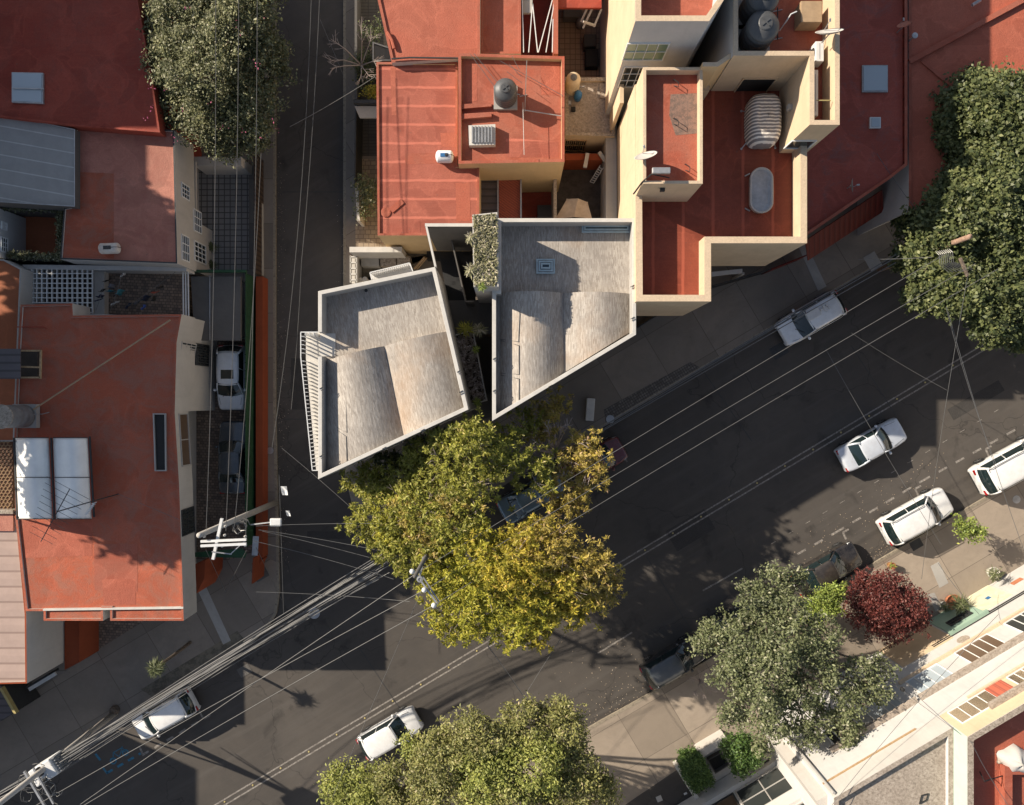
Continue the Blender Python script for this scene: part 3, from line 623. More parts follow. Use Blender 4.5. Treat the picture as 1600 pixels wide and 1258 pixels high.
# roof pipe and gas tank
def hose(pts, z, r, mat, label, cat='pipe', name='pipe', zs=None):
    b = MB(); b.tube([P(x, y, (zs[i] if zs else z)) for i, (x, y) in enumerate(pts)], r); return lab(b.build(name, mat), label, cat)
hose([(62, 184), (70, 188), (95, 187), (110, 200)], 6.0, 0.03, M['steel_dark'], 'loose dark hose at the edge of the grey sheet roof')
hose([(153, 193), (160, 195), (172, 194), (184, 196)], 5.75, 0.05, M['white_steel'], 'short white pipe lying at the south edge of the big dark red roof')
def gas_tank(px, py, z, rot, label, mat, L=1.15, r=0.3):
    p = P(px, py, z + r); t = thing('gas_tank', label, 'gas tank', (p.x, p.y, z), rot)
    Mx = Matrix.Rotation(R(90), 3, 'Y')
    b = MB(); prof = [(0.02, -L / 2)] + [(r * math.sin(a), -L / 2 + r * 0.5 * (1 - math.cos(a))) for a in (0.5, 0.9, 1.3, 1.57)] + [(r * math.sin(a), L / 2 - r * 0.5 * (1 - math.cos(a))) for a in (1.57, 1.3, 0.9, 0.5)] + [(0.02, L / 2)]
    b.lathe((0, 0, r + 0.12), prof, 20, M=Mx); b.build('body', mat, t, local=True, smooth=True)
    for s in (-1, 1): b = MB(); b.box((s * L * 0.3, 0, 0.08), (0.07, r * 1.3, 0.16)); b.build('leg', M['steel'], t, local=True)
    b = MB(); b.lathe((0.12, 0, 2 * r + 0.1), [(0.09, 0), (0.09, 0.07), (0.07, 0.09)], 10); b.tube([(0.12, 0, 2 * r + 0.14), (L * 0.42, 0.02, 2 * r + 0.1), (L * 0.55, 0.03, r + 0.1)], 0.018); b.build('valve', M['steel_dark'], t, local=True)
    b = MB(); b.box((0.0, 0.0, 2 * r + 0.125), (0.42, 0.2, 0.01)); b.build('sticker', M['blue'] if mat is M['gas'] else M['steel_dark'], t, local=True)
    return t
gas_tank(173, 389, 5.5, R(2), 'old stained gas tank lying on the pink and red roof', M['gas_old'])
_roof_patches = True
# sunken terrace framed by ivy walls
B = thing('roof_terrace', 'small orange-tiled terrace sunk between ivy-covered walls at the left edge', 'terrace', (*P(50, 365, 2.6)[:2], 0.14))
b = MB(); b.prism(PL([(-40, 316), (100, 318), (100, 404), (-40, 404)], 2.6), 0.14, 2.6); b.build('floor', M['orange'], B)
b = MB()
for q in ([(-60, 318), (96, 320), (96, 327), (-60, 325)], [(90, 327), (99, 327), (98, 404), (89, 404)], [(-60, 396), (89, 398), (89, 404), (-60, 404)]): b.prism(PL(q, 4.6), 2.6, 4.5)
b.build('wall', M['conc_dark'], B)
B = building('house', 'white walled house sliver with a barred window at the far left beside the sunken terrace', [(-260, 326), (0, 326), (0, 402), (-260, 402)], 5.0, 0.14, M['white'], M['dred'], M['white'], 0.2, 0.15)
a_, b_ = P(0, 326, 5), P(0, 402, 5); win_px(B, a_, b_, (1, 370), (11, 395), nx=3, nz=3, out=facing(a_, b_)); win_px(B, a_, b_, (2, 346), (10, 360), nx=2, nz=1, out=facing(a_, b_), gm=M['frame_w'])
building('house', 'low house with a plain orange roof between the terrace and the grey sheet lean-to', [(-260, 400), (5, 405), (33, 420), (28, 540), (22, 690), (-260, 690)], 5.2, 0.14, M['white2'], M['orange'], M['conc'], 0.08, 0.08)
# clothes-drying terrace between the two west houses
B = thing('drying_terrace', 'raised drying terrace paved in mixed stone behind white walls', 'terrace', (*P(160, 450, 3)[:2], 0.14))
b = MB(); b.prism(PL([(37, 420), (289, 422), (289, 495), (37, 495)], 2.9), 0.14, 2.9); b.build('floor', M['tile_mosaic'], B)
b = MB(); b.prism(PL([(33, 413), (290, 416), (290, 423), (37, 420)], 4.2), 2.9, 4.1); b.prism(PL([(33, 420), (50, 420), (50, 476), (33, 476)], 4.2), 2.9, 4.0); b.build('wall', M['white'], B)
b = MB(); b.prism(PL([(147, 423), (163, 423), (163, 492), (147, 492)], 3.4), 2.9, 3.4); b.build('ledge', M['white2'], B)
b = MB()
for x in (286, 290, 294): b.bar(P(x, 424, 3.6), P(x + 1, 506, 3.6), 0.06, 0.06)
b.build('rail', M['frame_w'], B)
t = thing('pergola_grid', 'white square-grid pergola over a dark void beside the drying terrace', 'pergola', P(97, 455, 3.5))
b = MB()
for i in range(13): x = 50 + i * 7.9; b.bar(P(x, 419, 4.0), P(x, 472 if x < 114 else 490, 4.0), 0.05, 0.12)
for i in range(10): y = 420 + i * 7.6; b.bar(P(50 if y < 474 else 114, y, 4.005), P(145, y, 4.005), 0.05, 0.12)
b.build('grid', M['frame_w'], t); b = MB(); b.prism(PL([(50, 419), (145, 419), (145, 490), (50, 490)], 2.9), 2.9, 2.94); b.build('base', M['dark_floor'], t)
def clothesline(pa, pb, za, zb, n, seed, label, cols):
    rr = random.Random(seed); a = P(*pa, za); c = P(*pb, zb)
    t = thing('clothesline', label, 'clothesline', a)
    b = MB(); path = [a.lerp(c, k / 8) - Vector((0, 0, 0.10 * math.sin(math.pi * k / 8))) for k in range(9)]; b.tube(path, 0.012, 4); b.build('line', M['wire_l'], t)
    d = (c - a).normalized(); d.z = 0
    for i in range(n):
        k = (i + 0.5) / n; p = a.lerp(c, k) - Vector((0, 0, 0.10 * math.sin(math.pi * k) + 0.01)); w = rr.uniform(0.2, 0.4); h = rr.uniform(0.35, 0.65)
        sw = Vector((-d.y, d.x, 0)) * rr.uniform(-0.12, 0.12); b = MB()
        rows = [[p + d * (w * (u - 0.5)) * (1 + 0.15 * v) + sw * v + Vector((-d.y, d.x, 0)) * 0.03 * math.sin(u * 9 + i) + Vector((0, 0, -h * v)) for u in (0, .25, .5, .75, 1)] for v in (0, .33, .66, 1)]
        b.grid(rows); g = b.build('garment', cols[i % len(cols)], None, solid=0.012, smooth=True)
        lab(g, label.split(' strung')[0].replace('clothesline', 'garment hung') + ' on that line, one of its row', 'garment', 'laundry on ' + label)
    return t
cl = {k: m_plain('cloth_' + k, c, 0.85, var=0.2) for k, c in (('navy', (0.03, 0.04, 0.08)), ('black', (0.02, 0.02, 0.02)), ('white', (0.6, 0.6, 0.6)), ('teal', (0.05, 0.22, 0.27)), ('red', (0.35, 0.08, 0.05)), ('grey', (0.15, 0.16, 0.19)), ('blue', (0.05, 0.1, 0.35)))}
def laundry(spots, zl, seed, where):
    rr = random.Random(seed)
    for i, (x, y, col) in enumerate(spots):
        p = P(x, y, zl); w = rr.uniform(0.25, 0.42); h = rr.uniform(0.4, 0.7); an = rr.uniform(-0.5, 0.5) + R(35); d = Vector((math.cos(an), math.sin(an), 0)); n = Vector((-d.y, d.x, 0)); sw = rr.uniform(-0.1, 0.2)
        b = MB(); rows = [[p + d * (w * (u - 0.5)) * (1 + 0.2 * v) + n * (sw * v + 0.04 * math.sin(u * 8 + i)) + Vector((0, 0, -h * v - 0.03 * math.sin(u * 3.14))) for u in (0, .25, .5, .75, 1)] for v in (0, .33, .66, 1)]
        b.grid(rows); lab(b.build('garment', cl[col], None, solid=0.012, smooth=True), '%s garment hanging %s' % (col, where[i]), 'garment', 'laundry on the drying terrace')
def line_only(pa, pb, z, label):
    a = P(*pa, z); c = P(*pb, z); b = MB(); b.tube([a.lerp(c, k / 8) - Vector((0, 0, 0.10 * math.sin(math.pi * k / 8))) for k in range(9)], 0.012, 4)
    lab(b.build('clothesline', M['wire_l']), label, 'clothesline')
line_only((274, 425), (200, 478), 4.6, 'thin clothesline slanting from the white wall corner across the drying terrace')
line_only((166, 425), (150, 485), 4.6, 'thin clothesline along the white ledge beside the pergola grid')
line_only((190, 428), (172, 486), 4.6, 'middle clothesline between the ledge line and the slanting line')
laundry([(247, 449, 'black'), (240, 458, 'red'), (238, 466, 'black'), (224, 464, 'navy'), (212, 472, 'grey'), (198, 478, 'navy'), (222, 480, 'blue')], 4.4, 3,
        ['at the upper end of the slanting clothesline', 'halfway along the slanting clothesline', 'just below the red one on the slanting line', 'left of the black ones on the slanting line', 'near the lower end of the slanting line', 'at the lowest end of the slanting line', 'over the blue basket by the red roof edge'])
laundry([(163, 440, 'black'), (170, 446, 'grey'), (168, 454, 'teal'), (183, 455, 'teal'), (178, 463, 'black'), (176, 474, 'white'), (190, 430, 'white'), (153, 462, 'navy'), (150, 470, 'navy'), (158, 453, 'black')], 4.4, 9,
        ['at the top of the ledge clothesline', 'just right of the topmost one by the ledge', 'halfway down beside the ledge', 'on the middle clothesline, right of the other teal one', 'below the teal pair', 'lowest on the middle clothesline', 'alone against the white wall', 'over the white ledge', 'lowest over the white ledge', 'over the upper white ledge'])

# large red-roofed house
Z = 6.1
B = building('house', 'long two-storey house with a wide red roof half in shade, overhanging the car yard', [(32, 476), (113, 474), (114, 493), (284, 491), (276, 535), (273, 645), (280, 760), (287, 970), (172, 970), (172, 951), (161, 951), (161, 970), (68, 970), (68, 955), (40, 955), (24, 812), (22, 690), (28, 545)], Z, 4.25, M['white2'], M['red_left'], M['red_left'], 0.10, 0.12)
b = MB(); b.prism(PL([(20, 480), (283, 492), (275, 535), (273, 643), (240, 643), (240, 955), (45, 950)], Z), 0.14, 4.25); b.build('ground_floor', M['white2'], B)
a_, b_ = P(276, 535, Z), P(273, 645, Z); o_ = facing(a_, b_)
win_px(B, P(284, 491, Z), P(276, 535, Z), (284, 534), (300, 571), nx=8, nz=3, out=o_, fm=M['white2'], name='barred_window')
win_px(B, a_, b_, (306, 537), (325, 572), nx=8, nz=3, out=o_, fm=M['steel_dark'], name='barred_window')
a_, b_ = P(273, 645, Z), P(280, 760, Z)
win_px(B, a_, b_, (279, 647), (297, 726), nx=2, nz=1, out=facing(a_, b_), fm=M['greywall'], gm=M['glass_brown'])
a_, b_ = P(280, 760, Z), P(287, 970, Z)
win_px(B, a_, b_, (283, 798), (303, 830), nx=5, nz=2, out=facing(a_, b_), fm=M['steel_dark'], name='barred_window')
b = MB(); b.prism(PL([(304, 882), (320, 876), (318, 905), (306, 928)], 3.2), 0.14, 3.1); b.build('pillar', M['orange_wall'], B)
b = MB(); b.ring(ccw(PL([(240, 646), (260, 646), (261, 736), (243, 736)], 6.02)), inset(ccw(PL([(240, 646), (260, 646), (261, 736), (243, 736)], 6.02)), 0.06), 5.95, 6.14)
f = b.build('skylight_slot', M['conc'], B); b = MB(); b.prism(PL([(242, 648), (259, 648), (260, 734), (245, 734)], 6.01), 5.9, 6.03); b.build('opening', M['black'], f)
b = MB(); b.prism(PL([(68, 951), (287, 948), (287, 951), (68, 954)], 6.1), 6.0, 6.16); b.build('roof_seam', M['conc_cap'], B)
hose([(266, 500), (162, 568), (52, 640)], 6.5, 0.045, M['card'], 'long thin metal pole lying diagonally across the large red roof', 'pole', 'fallen_mast', zs=[6.3, 6.4, 6.6])
hose([(27, 511), (68, 511), (73, 514)], 6.06, 0.03, M['dred'], 'short conduit with a junction box on the dark corner of the large red roof', 'conduit', 'conduit')
HOUSE_D = [o for o in bpy.data.objects if o.get('label', '').startswith('long two-storey house')][0]
for k, (q, mt) in enumerate((([(36, 815), (144, 816), (144, 868), (40, 872)], 'red_rough'), ([(147, 850), (215, 850), (215, 925), (148, 922)], 'red'), ([(160, 905), (212, 905), (212, 945), (162, 946)], 'red_rough'))):
    b = MB(); b.prism(PL(q, 6.0), 5.99, 6.006 + 0.0006 * k, bottom=False); b.build('repaint_patch', M[mt], HOUSE_D)
# grey lean-to and frame
B = thing('lean_to', 'dark ribbed sheet lean-to with an open timber frame at the left edge', 'lean-to', P(20, 568, 6.1))
b = MB(); b.prism(PL([(-60, 545), (31, 545), (31, 592), (-60, 592)], 7.9), 7.8, 7.86); b.build('sheet_roof', M['corr_dark'], B)
b = MB()
for a, c in (((32, 548), (64, 548)), ((32, 573), (62, 574)), ((32, 590), (63, 590)), ((64, 547), (63, 592))): b.bar(P(*a, 7.4), P(*c, 7.4), 0.09, 0.09)
for x, y in ((64, 548), (63, 590), (32, 548), (32, 590)): b.bar(P(x, y, 6.0), P(x, y, 7.4), 0.08, 0.08)
b.build('frame', M['wood'], B); b = MB(); b.prism(PL([(33, 549), (62, 549), (62, 590), (33, 590)], 6.0), 6.0, 6.2); b.build('box', M['soil'], B)
# old grey water tank
def water_tank(px, py, z, h, r, label, mat, lidmat=None, base=0.15, rings=3, logo=False, dome=True):
    p = P(px, py, z); t = thing('water_tank', label, 'water tank', (p.x, p.y, z))
    b = MB(); prof = [(r * 0.98, 0.0)]
    for k in range(rings + 1):
        z0 = h * 0.78 * k / (rings + 1); prof += [(r, z0 + 0.02), (r, z0 + h * 0.16), (r * 0.965, z0 + h * 0.175)]
    if dome: prof += [(r, h * 0.80), (r * 0.97, h * 0.83), (r * 0.80, h * 0.90), (r * 0.52, h * 0.96), (r * 0.50, h * 0.965)]
    else: prof += [(r, h * 0.97), (r * 0.97, h * 0.99)]
    b.lathe((0, 0, base), prof, 32); b.build('body', mat, t, local=True, smooth=True)
    b = MB()
    if dome: b.lathe((0, 0, base + h * 0.955), [(r * 0.46, 0), (r * 0.46, 0.05), (r * 0.40, 0.09), (0.02, 0.11)], 24); b.box((0, 0, base + h * 0.955 + 0.12), (r * 0.6, 0.05, 0.04), 0.7); b.box((0, 0, base + h * 0.955 + 0.121), (r * 0.6, 0.05, 0.04), 2.3)
    else: b.lathe((0, 0, base + h * 0.985), [(r * 1.04, 0), (r * 1.04, 0.05), (r * 0.9, 0.07), (0.02, 0.08)], 28)
    b.build('lid', lidmat or mat, t, local=True)
    b = MB(); b.box((0, 0, base / 2), (r * 2.1, r * 2.1, base)); b.build('base', M['conc'], t, local=True)
    b = MB(); b.tube([(r * 0.9, 0.1, base + 0.15), (r * 1.25, 0.1, base + 0.15), (r * 1.25, 0.1, 0.02), (r * 1.9, 0.2, 0.03)], 0.025); b.build('pipe', M['steel'], t, local=True)
    return t
water_tank(44, 650, 6.1, 2.0, 0.62, 'old grey cylindrical water tank with a speckled lid at the left roof edge', M['tank_grey'], M['gravel'], 0.35, 2, dome=False)
# polycarbonate barrel canopy and lattice
B = thing('barrel_canopy', 'two-bay curved translucent white canopy on the large red roof', 'canopy', P(85, 748, 6.1))
for x0, x1, xb0, xb1 in ((24, 76, 29, 82), (83, 137, 88, 143)):
    b = MB(); rows = []
    for i in range(25):
        v = i / 24; row = []
        for j in range(13):
            u = j / 12; x = (x0 + (x1 - x0) * u) * (1 - v) + (xb0 + (xb1 - xb0) * u) * v; y = 684 + 127 * v
            row.append(P(x, y, 6.85 + 0.62 * math.sin(math.pi * u)))
        rows.append(row)
    b.grid(rows); b.build('canopy_sheet', M['poly'], B, smooth=True, solid=0.02)
    b = MB()
    for y in (684, 746, 811):
        v = (y - 684) / 127; b.tube([P((x0 + (x1 - x0) * j / 8) * (1 - v) + (xb0 + (xb1 - xb0) * j / 8) * v, y, 6.89 + 0.62 * math.sin(math.pi * j / 8)) for j in range(9)], 0.02, 4)
    b.build('rib', M['steel_dark'], B)
b = MB()
for a, c in (((22, 684), (27, 812)), ((80, 684), (85, 812)), ((140, 682), (147, 808))): b.bar(P(*a, 6.85), P(*c, 6.85), 0.08, 0.08)
for x, y in ((23, 690), (27, 808), (81, 690), (85, 808), (140, 690), (146, 804)): b.bar(P(x, y, 6.0), P(x, y, 6.95), 0.07, 0.07)
b.build('frame', M['steel_dark'], B)
B = thing('lattice_screen', 'brown honeycomb lattice over a yard at the left edge beside the curved canopy', 'lattice', P(0, 745, 5))
b = MB()
rows_ = 22
for i in range(rows_):
    for j in range(-9, 4):
        x = j * 6.2 + (3.1 if i % 2 else 0); y = 692 + i * 5; cpt = P(x, y, 5.3)
        if x > 18: continue
        for k in range(3):
            a = R(30 + 120 * k); b.bar(cpt, cpt + Vector((math.cos(a), math.sin(a), 0)) * 0.125, 0.025, 0.04)
b.build('lattice', M['wood'], B); b = MB(); b.prism(PL([(-60, 688), (20, 688), (20, 800), (-60, 800)], 4.7), 4.5, 4.7); b.build('base', M['tile_brown'], B)
building('house', 'house with a long pinkish ribbed sheet roof at the lower left edge', [(-260, 797), (21, 800), (27, 812), (41, 960), (42, 1068), (-260, 1075)], 6.0, 0.14, M['white2'], M['corr_pink'], M['orange_wall'], 0.10, 0.09)
B = bpy.data.objects[[o.name for o in bpy.data.objects if o.get('label', '').startswith('house with a long pinkish')][0]]
a_, b_ = P(41, 960, 6), P(42, 1068, 6); b = MB()
e = (b_ - a_); e.z = 0
b.prism([(a_.x + .001, a_.y), (b_.x + .001, b_.y), (b_.x + 0.02, b_.y), (a_.x + 0.02, a_.y)], 0.16, 2.2); b.build('wall_base', M['orange_wall'], B)
b = MB(); b.prism(PL([(-60, 800), (20, 800), (20, 830), (-60, 830)], 6.05), 5.9, 6.03); b.build('roof_band', M['pink'], B)
b = MB(); b.prism(PL([(-60, 797), (20, 797), (20, 803), (-60, 803)], 6.2), 5.9, 6.2); b.build('ledge', M['gravel'], B)
# lower white wall, window and yellow kiosk corner
B = thing('gate_house', 'black roller shutter window under the white wall at the lower left', 'window')
B.location = P(70, 1058, 1.5)
b = MB(); b.box(P(66, 1060, 1.6), (1.6, 0.12, 1.1), R(31)); b.build('shutter', M['black'], B)
b = MB(); b.box(P(66, 1064, 1.0), (1.9, 0.3, 0.12), R(31)); b.build('sill', M['white_steel'], B)
B = thing('kiosk', 'dark purple ribbed kiosk roof with a yellow edge in the bottom left corner', 'kiosk', P(5, 1110, 0.14))
b = MB(); b.prism(PL([(-60, 1040), (4, 1078), (26, 1112), (-60, 1165)], 2.6), 0.14, 2.4); b.build('body', M['steel_dark'], B)
b = MB(); b.prism(PL([(-62, 1040), (4, 1076), (24, 1112), (-62, 1168)], 2.7), 2.4, 2.55); b.build('roof', M['corr_dark'], B)
b = MB(); b.bar(P(3, 1074, 2.6), P(26, 1114, 2.6), 0.14, 0.3); b.build('edge_trim', M['paint_y'], B)
# car yard floor, forecourt tiles, carport slab, hedge fence and orange wall
slab('yard_floor', [(304, 244), (390, 244), (390, 424), (330, 424), (304, 330)], 0.1, 0.16, M['tile_grid'])
slab('yard_floor', [(300, 530), (392, 530), (396, 862), (356, 875), (300, 872)], 0.1, 0.16, M['tile_mosaic'])
slab('yard_floor', [(100, 960), (245, 960), (218, 975), (126, 1032)], 0.1, 0.162, M['tile_mosaic'])
b = MB(); b.prism(PL([(298, 432), (376, 432), (376, 532), (304, 532)], 2.7), 2.5, 2.7)
B = thing('carport', 'flat grey slab carport roof beside the green fence', 'carport', P(340, 480, 0.14)); b.build('roof', M['conc_dark'], B)
b = MB()
for x, y in ((305, 438), (372, 438), (310, 526), (372, 526)): b.bar(P(x, y, 2.6)[:2] + (0.14,) if False else Vector((P(x, y, 2.6).x, P(x, y, 2.6).y, 0.14)), P(x, y, 2.6) - Vector((0, 0, 0.1)), 0.1, 0.1)
b.build('post', M['steel'], B)
b = MB(); b.bar(P(328, 431, 2.75), P(328, 532, 2.75), 0.04, 0.04); b.build('joint', M['steel'], B)
def fence_line(name, label, cat, pts, z0, z1, th, mat, post=None, n=0):
    t = thing(name, label, cat, P(*pts[0], z0)); b = MB()
    for a, c in zip(pts[:-1], pts[1:]):
        A, C = P(*a, z1), P(*c, z1); A.z = C.z = (z0 + z1) / 2; b.bar(A, C, th, z1 - z0)
    b.build('panel', mat, t)
    if post:
        for a, c in zip(pts[:-1], pts[1:]):
            A, C = P(*a, z1), P(*c, z1); k = max(1, int((C - A).length / 2.2))
            for i in range(k + 1):
                p = A.lerp(C, i / k); b = MB(); b.bar((p.x, p.y, z0), (p.x, p.y, z1 + 0.05), 0.09, 0.09); b.build('post', post, t)
    return t
B = thing('green_fence', 'tall dark green mesh fence along the car yard', 'fence', P(385, 640, 0.14))
for i in range(34):
    y = 428 + i * 12.6
    if y > 852: break
    b = MB(); A = P(383, y, 2.6)
    b.bar((A.x, A.y, 0.16), (A.x, A.y, 2.6), 0.05, 0.05); b.build('post', M['green'], B)
b = MB()
A, C = P(383, 426, 2.6), P(383, 856, 2.6)
for k in range(12): z = 0.3 + k * 0.2; b.bar((A.x, A.y, z), (C.x, C.y, z), 0.025, 0.05)
b.bar((A.x, A.y, 1.3), (C.x, C.y, 1.3), 0.015, 2.3); b.build('mesh', M['green'], B)
b = MB(); b.bar(P(286, 424, 2.8), P(385, 424, 2.8), 0.14, 0.3); b.build('top_rail', M['green'], B)
b = MB(); b.prism(PL([(300, 864), (378, 857), (385, 865), (382, 872), (292, 870)], 3.1), 3.0, 3.08); b.build('gate_canopy', M['green'], B)
fence_line('orange_wall', 'long orange-painted boundary wall along the side street pavement', 'wall', [(405, 432), (405, 872), (398, 884)], 0.14, 1.2, 0.42, M['orange_wall'])
fence_line('yard_gate', 'red steel gate with a pale mesh panel at the street corner', 'gate', [(396, 872), (394, 912)], 0.14, 2.3, 0.08, M['orange_wall'])
b = MB(); b.bar(P(400, 838, 2.6), P(398, 868, 2.6), 0.35, 0.03); lab(b.build('perforated_screen', M['steel']), 'grey perforated screen standing over the gate below the tall concrete pole', 'screen')
fence_line('garden_railing', 'brown railing wall between the tiled forecourt and the side street', 'fence', [(398, 240), (398, 428)], 0.14, 1.7, 0.10, M['slat_brown'], M['steel_dark'])
fence_line('rail_kerb', 'low pale rail along the side street pavement north of the orange wall', 'rail', [(408, 250), (409, 430)], 0.14, 0.5, 0.05, M['conc'])
b = MB(); b.prism(PL([(302, 244), (376, 244), (376, 258), (302, 258)], 2.2), 0.16, 2.1); lab(b.build('planter_wall', M['white2']), 'white low wall at the north end of the grid-tiled forecourt', 'wall')
# red-brick column (orange) at the bottom house
building('wall_block', 'orange wall block beside the small stone patio at the lower left', [(101, 972), (124, 972), (124, 1035), (101, 1047)], 2.4, 0.14, M['orange_wall'], M['orange_wall'], M['orange_wall'], 0.05, 0.05, 'wall')

# ================================================================ CENTRE NORTH HOUSES
E_ = building('house', 'single house with a seamed brick-red roof behind the concrete building', [(588, 97), (715, 97), (715, 258), (749, 258), (749, 368), (590, 368)], 5.6, 0.14, M['ochre'], M['red_seam'], M['red'], 0.10, 0.12)
b = MB(); b.lathe(P(603, 332, 5.5), [(0.28, 0), (0.28, 0.05), (0.22, 0.06), (0.02, 0.05)], 16); b.box(P(620, 322, 5.53), (0.85, 0.3, 0.07), R(40)); b.build('roof_patch', M['red'], E_)
building('house', 'house with a bright textured red roof at the top centre beside the bare tree', [(560, -300), (750, -300), (750, 90), (612, 98), (590, 0)], 5.95, 0.14, M['white2'], M['red_rough'], M['red'], 0.10, 0.15)
hose([(605, 50), (612, 62), (616, 76)], 6.0, 0.09, M['red_rough'], 'curved red-painted pipe stub on the bright textured roof')
hose([(612, 92), (640, 90), (716, 91)], 6.1, 0.05, M['steel_dark'], 'straight dark pipe along the south edge of the bright textured roof')
building('house', 'narrow red roof partly in shade between the textured roof and the wired light well', [(751, -300), (814, -300), (814, 84), (751, 84)], 5.3, 0.14, M['white2'], M['red'], M['red'], 0.12, 0.12)
F_ = building('roof_block', 'raised red roof with the black water tank and the ribbed roof vent', [(716, 83), (882, 88), (882, 253), (716, 256)], 6.4, 0.14, M['ochre'], M['red'], M['red'], 0.35, 0.16)
b = MB(); b.prism(PL([(720, 163), (768, 160), (768, 166), (720, 170)], 6.3), 6.05, 6.3); b.prism(PL([(720, 178), (768, 175), (768, 182), (720, 186)], 6.3), 6.05, 6.3); b.build('upstand', M['red'], F_)
water_tank(790, 154, 6.05, 1.35, 0.62, 'black domed water tank on the raised red roof', M['tank'], None, 0.18, 3)
t = thing('roof_vent', 'square roof vent with a ribbed metal cover on the raised red roof', 'roof vent', P(753, 211, 6.05))
b = MB(); b.prism(PL([(732, 196), (774, 194), (774, 226), (733, 227)], 6.5), 6.05, 6.5); b.build('curb', M['conc_cap'], t)
b = MB()
for i in range(7): x = 738 + i * 5; b.bar(P(x, 197, 6.56), P(x, 223, 6.56), 0.07, 0.10)
b.build('cover', M['steel'], t)
gas_tank(695, 246, 5.5, R(0), 'clean white gas tank lying on the seamed red roof', M['gas'], 1.0, 0.34)
# antenna mast with guy wires beside the black tank
t = thing('tv_antenna', 'thin antenna mast on the raised red roof between the tank and the beige tank', 'antenna', P(820, 170, 6.05))
b = MB(); b.tube([P(820, 175, 6.05), P(823, 95, 8.6)], 0.025, 5); b.build('mast', M['steel'], t)
b = MB(); b.tube([P(818, 172, 6.3), P(880, 182, 6.3)], 0.03, 5); b.tube([P(817, 160, 6.9), P(819, 242, 6.9)], 0.015, 4); b.build('boom', M['steel'], t)
b = MB()
for i in range(5): b.tube([P(800 - i * 4, 88 + i * 12, 7.0), P(812 + i * 2, 110 + i * 10, 7.0)], 0.012, 4)
b.build('rod', M['wire'], t)
for (a, c, lb) in (((735, 85), (780, 145), 'left thin guy wire running to the black water tank'), ((741, 84), (786, 140), 'right thin guy wire running to the black water tank'), ((781, 95), (880, 150), 'guy wire crossing the raised red roof from the antenna mast')):
    b = MB(); b.tube([P(*a, 6.6), P(*c, 6.6)], 0.014, 4); lab(b.build('guy_wire', M['wire']), lb, 'wire')
# light wells
B = thing('light_well', 'narrow light well with a dark red floor crossed by white braces at the top centre', 'light well', P(840, 40, 0.14))
b = MB(); b.prism(PL([(815, -200), (868, -200), (868, 90), (815, 90)], 1.5), 0.14, 1.5); b.build('floor', M['dred'], B)
b = MB(); b.prism(PL([(865, -200), (872, -200), (872, 84), (865, 84)], 5.3), 0.14, 5.3); b.build('wall', M['red'], B)
b = MB()
for a, c in (((832, 5), (826, 82)), ((832, 5), (840, 82)), ((863, 0), (841, 82)), ((866, 3), (853, 82)), ((864, 30), (863, 82)), ((816, 0), (818, 82))): b.bar(P(*a, 5.2), P(*c, 5.2), 0.05, 0.05)
b.build('brace', M['white_steel'], B)
b = MB(); b.prism(PL([(816, 0), (832, 0), (832, 20), (816, 20)], 5), 4.8, 5.0); b.build('ledge', M['conc'], B)
B = thing('patio', 'deep shaded patio with brown tiles and stored goods between the red wall and cream block', 'patio', P(907, 60, 0.14))
b = MB(); b.prism(PL([(872, -200), (952, -200), (952, 125), (872, 125)], 0.5), 0.14, 0.2); b.build('floor', M['patio'], B)
b = MB(); b.prism(PL([(872, -200), (940, -200), (940, 12), (872, 12)], 5), 4.8, 5.0); b.build('roof', M['dred'], B)
b = MB(); b.prism(PL([(880, 12), (905, 12), (912, 30), (880, 30)], 0.6), 0.2, 0.9); b.build('low_wall', M['conc_dark'], B)
b = MB()
for a, c in (((917, 14), (908, 34)), ((925, 14), (911, 44)), ((940, 14), (928, 42)), ((911, 34), (930, 40))): b.bar(P(*a, 4.4), P(*c, 3.8), 0.10, 0.12)
b.build('frame', M['white2'], B)
def crate_item(px, py, z, sx, sy, sz, mat, label, cat, name, rot=0.0):
    p = P(px, py, z + sz); b = MB(); b.box((p.x, p.y, z + sz / 2), (sx, sy, sz), rot); b.box((p.x, p.y, z + sz + 0.012), (sx * 0.86, sy * 0.86, 0.03), rot)
    return lab(b.build(name, mat, None, bevel=0.02), label, cat)
crate_item(922, 63, 0.2, 0.75, 0.75, 0.8, M['steel_dark'], 'dark cabinet with a glass top in the shaded patio', 'cabinet', 'cabinet')
crate_item(925, 90, 0.2, 0.8, 1.1, 0.6, M['black'], 'black covered pile at the foot of the shaded patio', 'pile', 'covered_pile')
p = P(908, 33, 0.8); b = MB(); b.lathe((p.x, p.y, 0.2), [(0.25, 0), (0.3, 0.3), (0.28, 0.6), (0.12, 0.7), (0.02, 0.72)], 16); lab(b.build('drum', M['tank_grey'], None, smooth=True), 'round grey drum by the white roof posts of the patio', 'drum')
b = MB(); b.prism(PL([(945, -200), (962, -200), (964, 345), (947, 345)], 3.1), 0.14, 3.1); lab(b.build('boundary_wall', M['greywall']), 'grey plastered boundary wall at the foot of the tall cream building', 'wall')
I_ = building('annex', 'low annex with a pale speckled concrete roof and a barred window', [(883, 121), (961, 121), (961, 213), (883, 211)], 3.4, 0.14, M['cream'], M['gravel_dark'], M['gravel'], 0.25, 0.2)
a_, b_ = P(883, 211, 3.4), P(961, 213, 3.4); win_px(I_, a_, b_, (884, 218), (912, 235), nx=10, nz=2, out=facing(a_, b_), fm=M['wood'], name='barred_window')
b = MB(); b.prism(PL([(937, 130), (954, 130), (954, 155), (937, 152)], 3.3), 3.1, 3.25); b.build('slab', M['gravel'], I_)
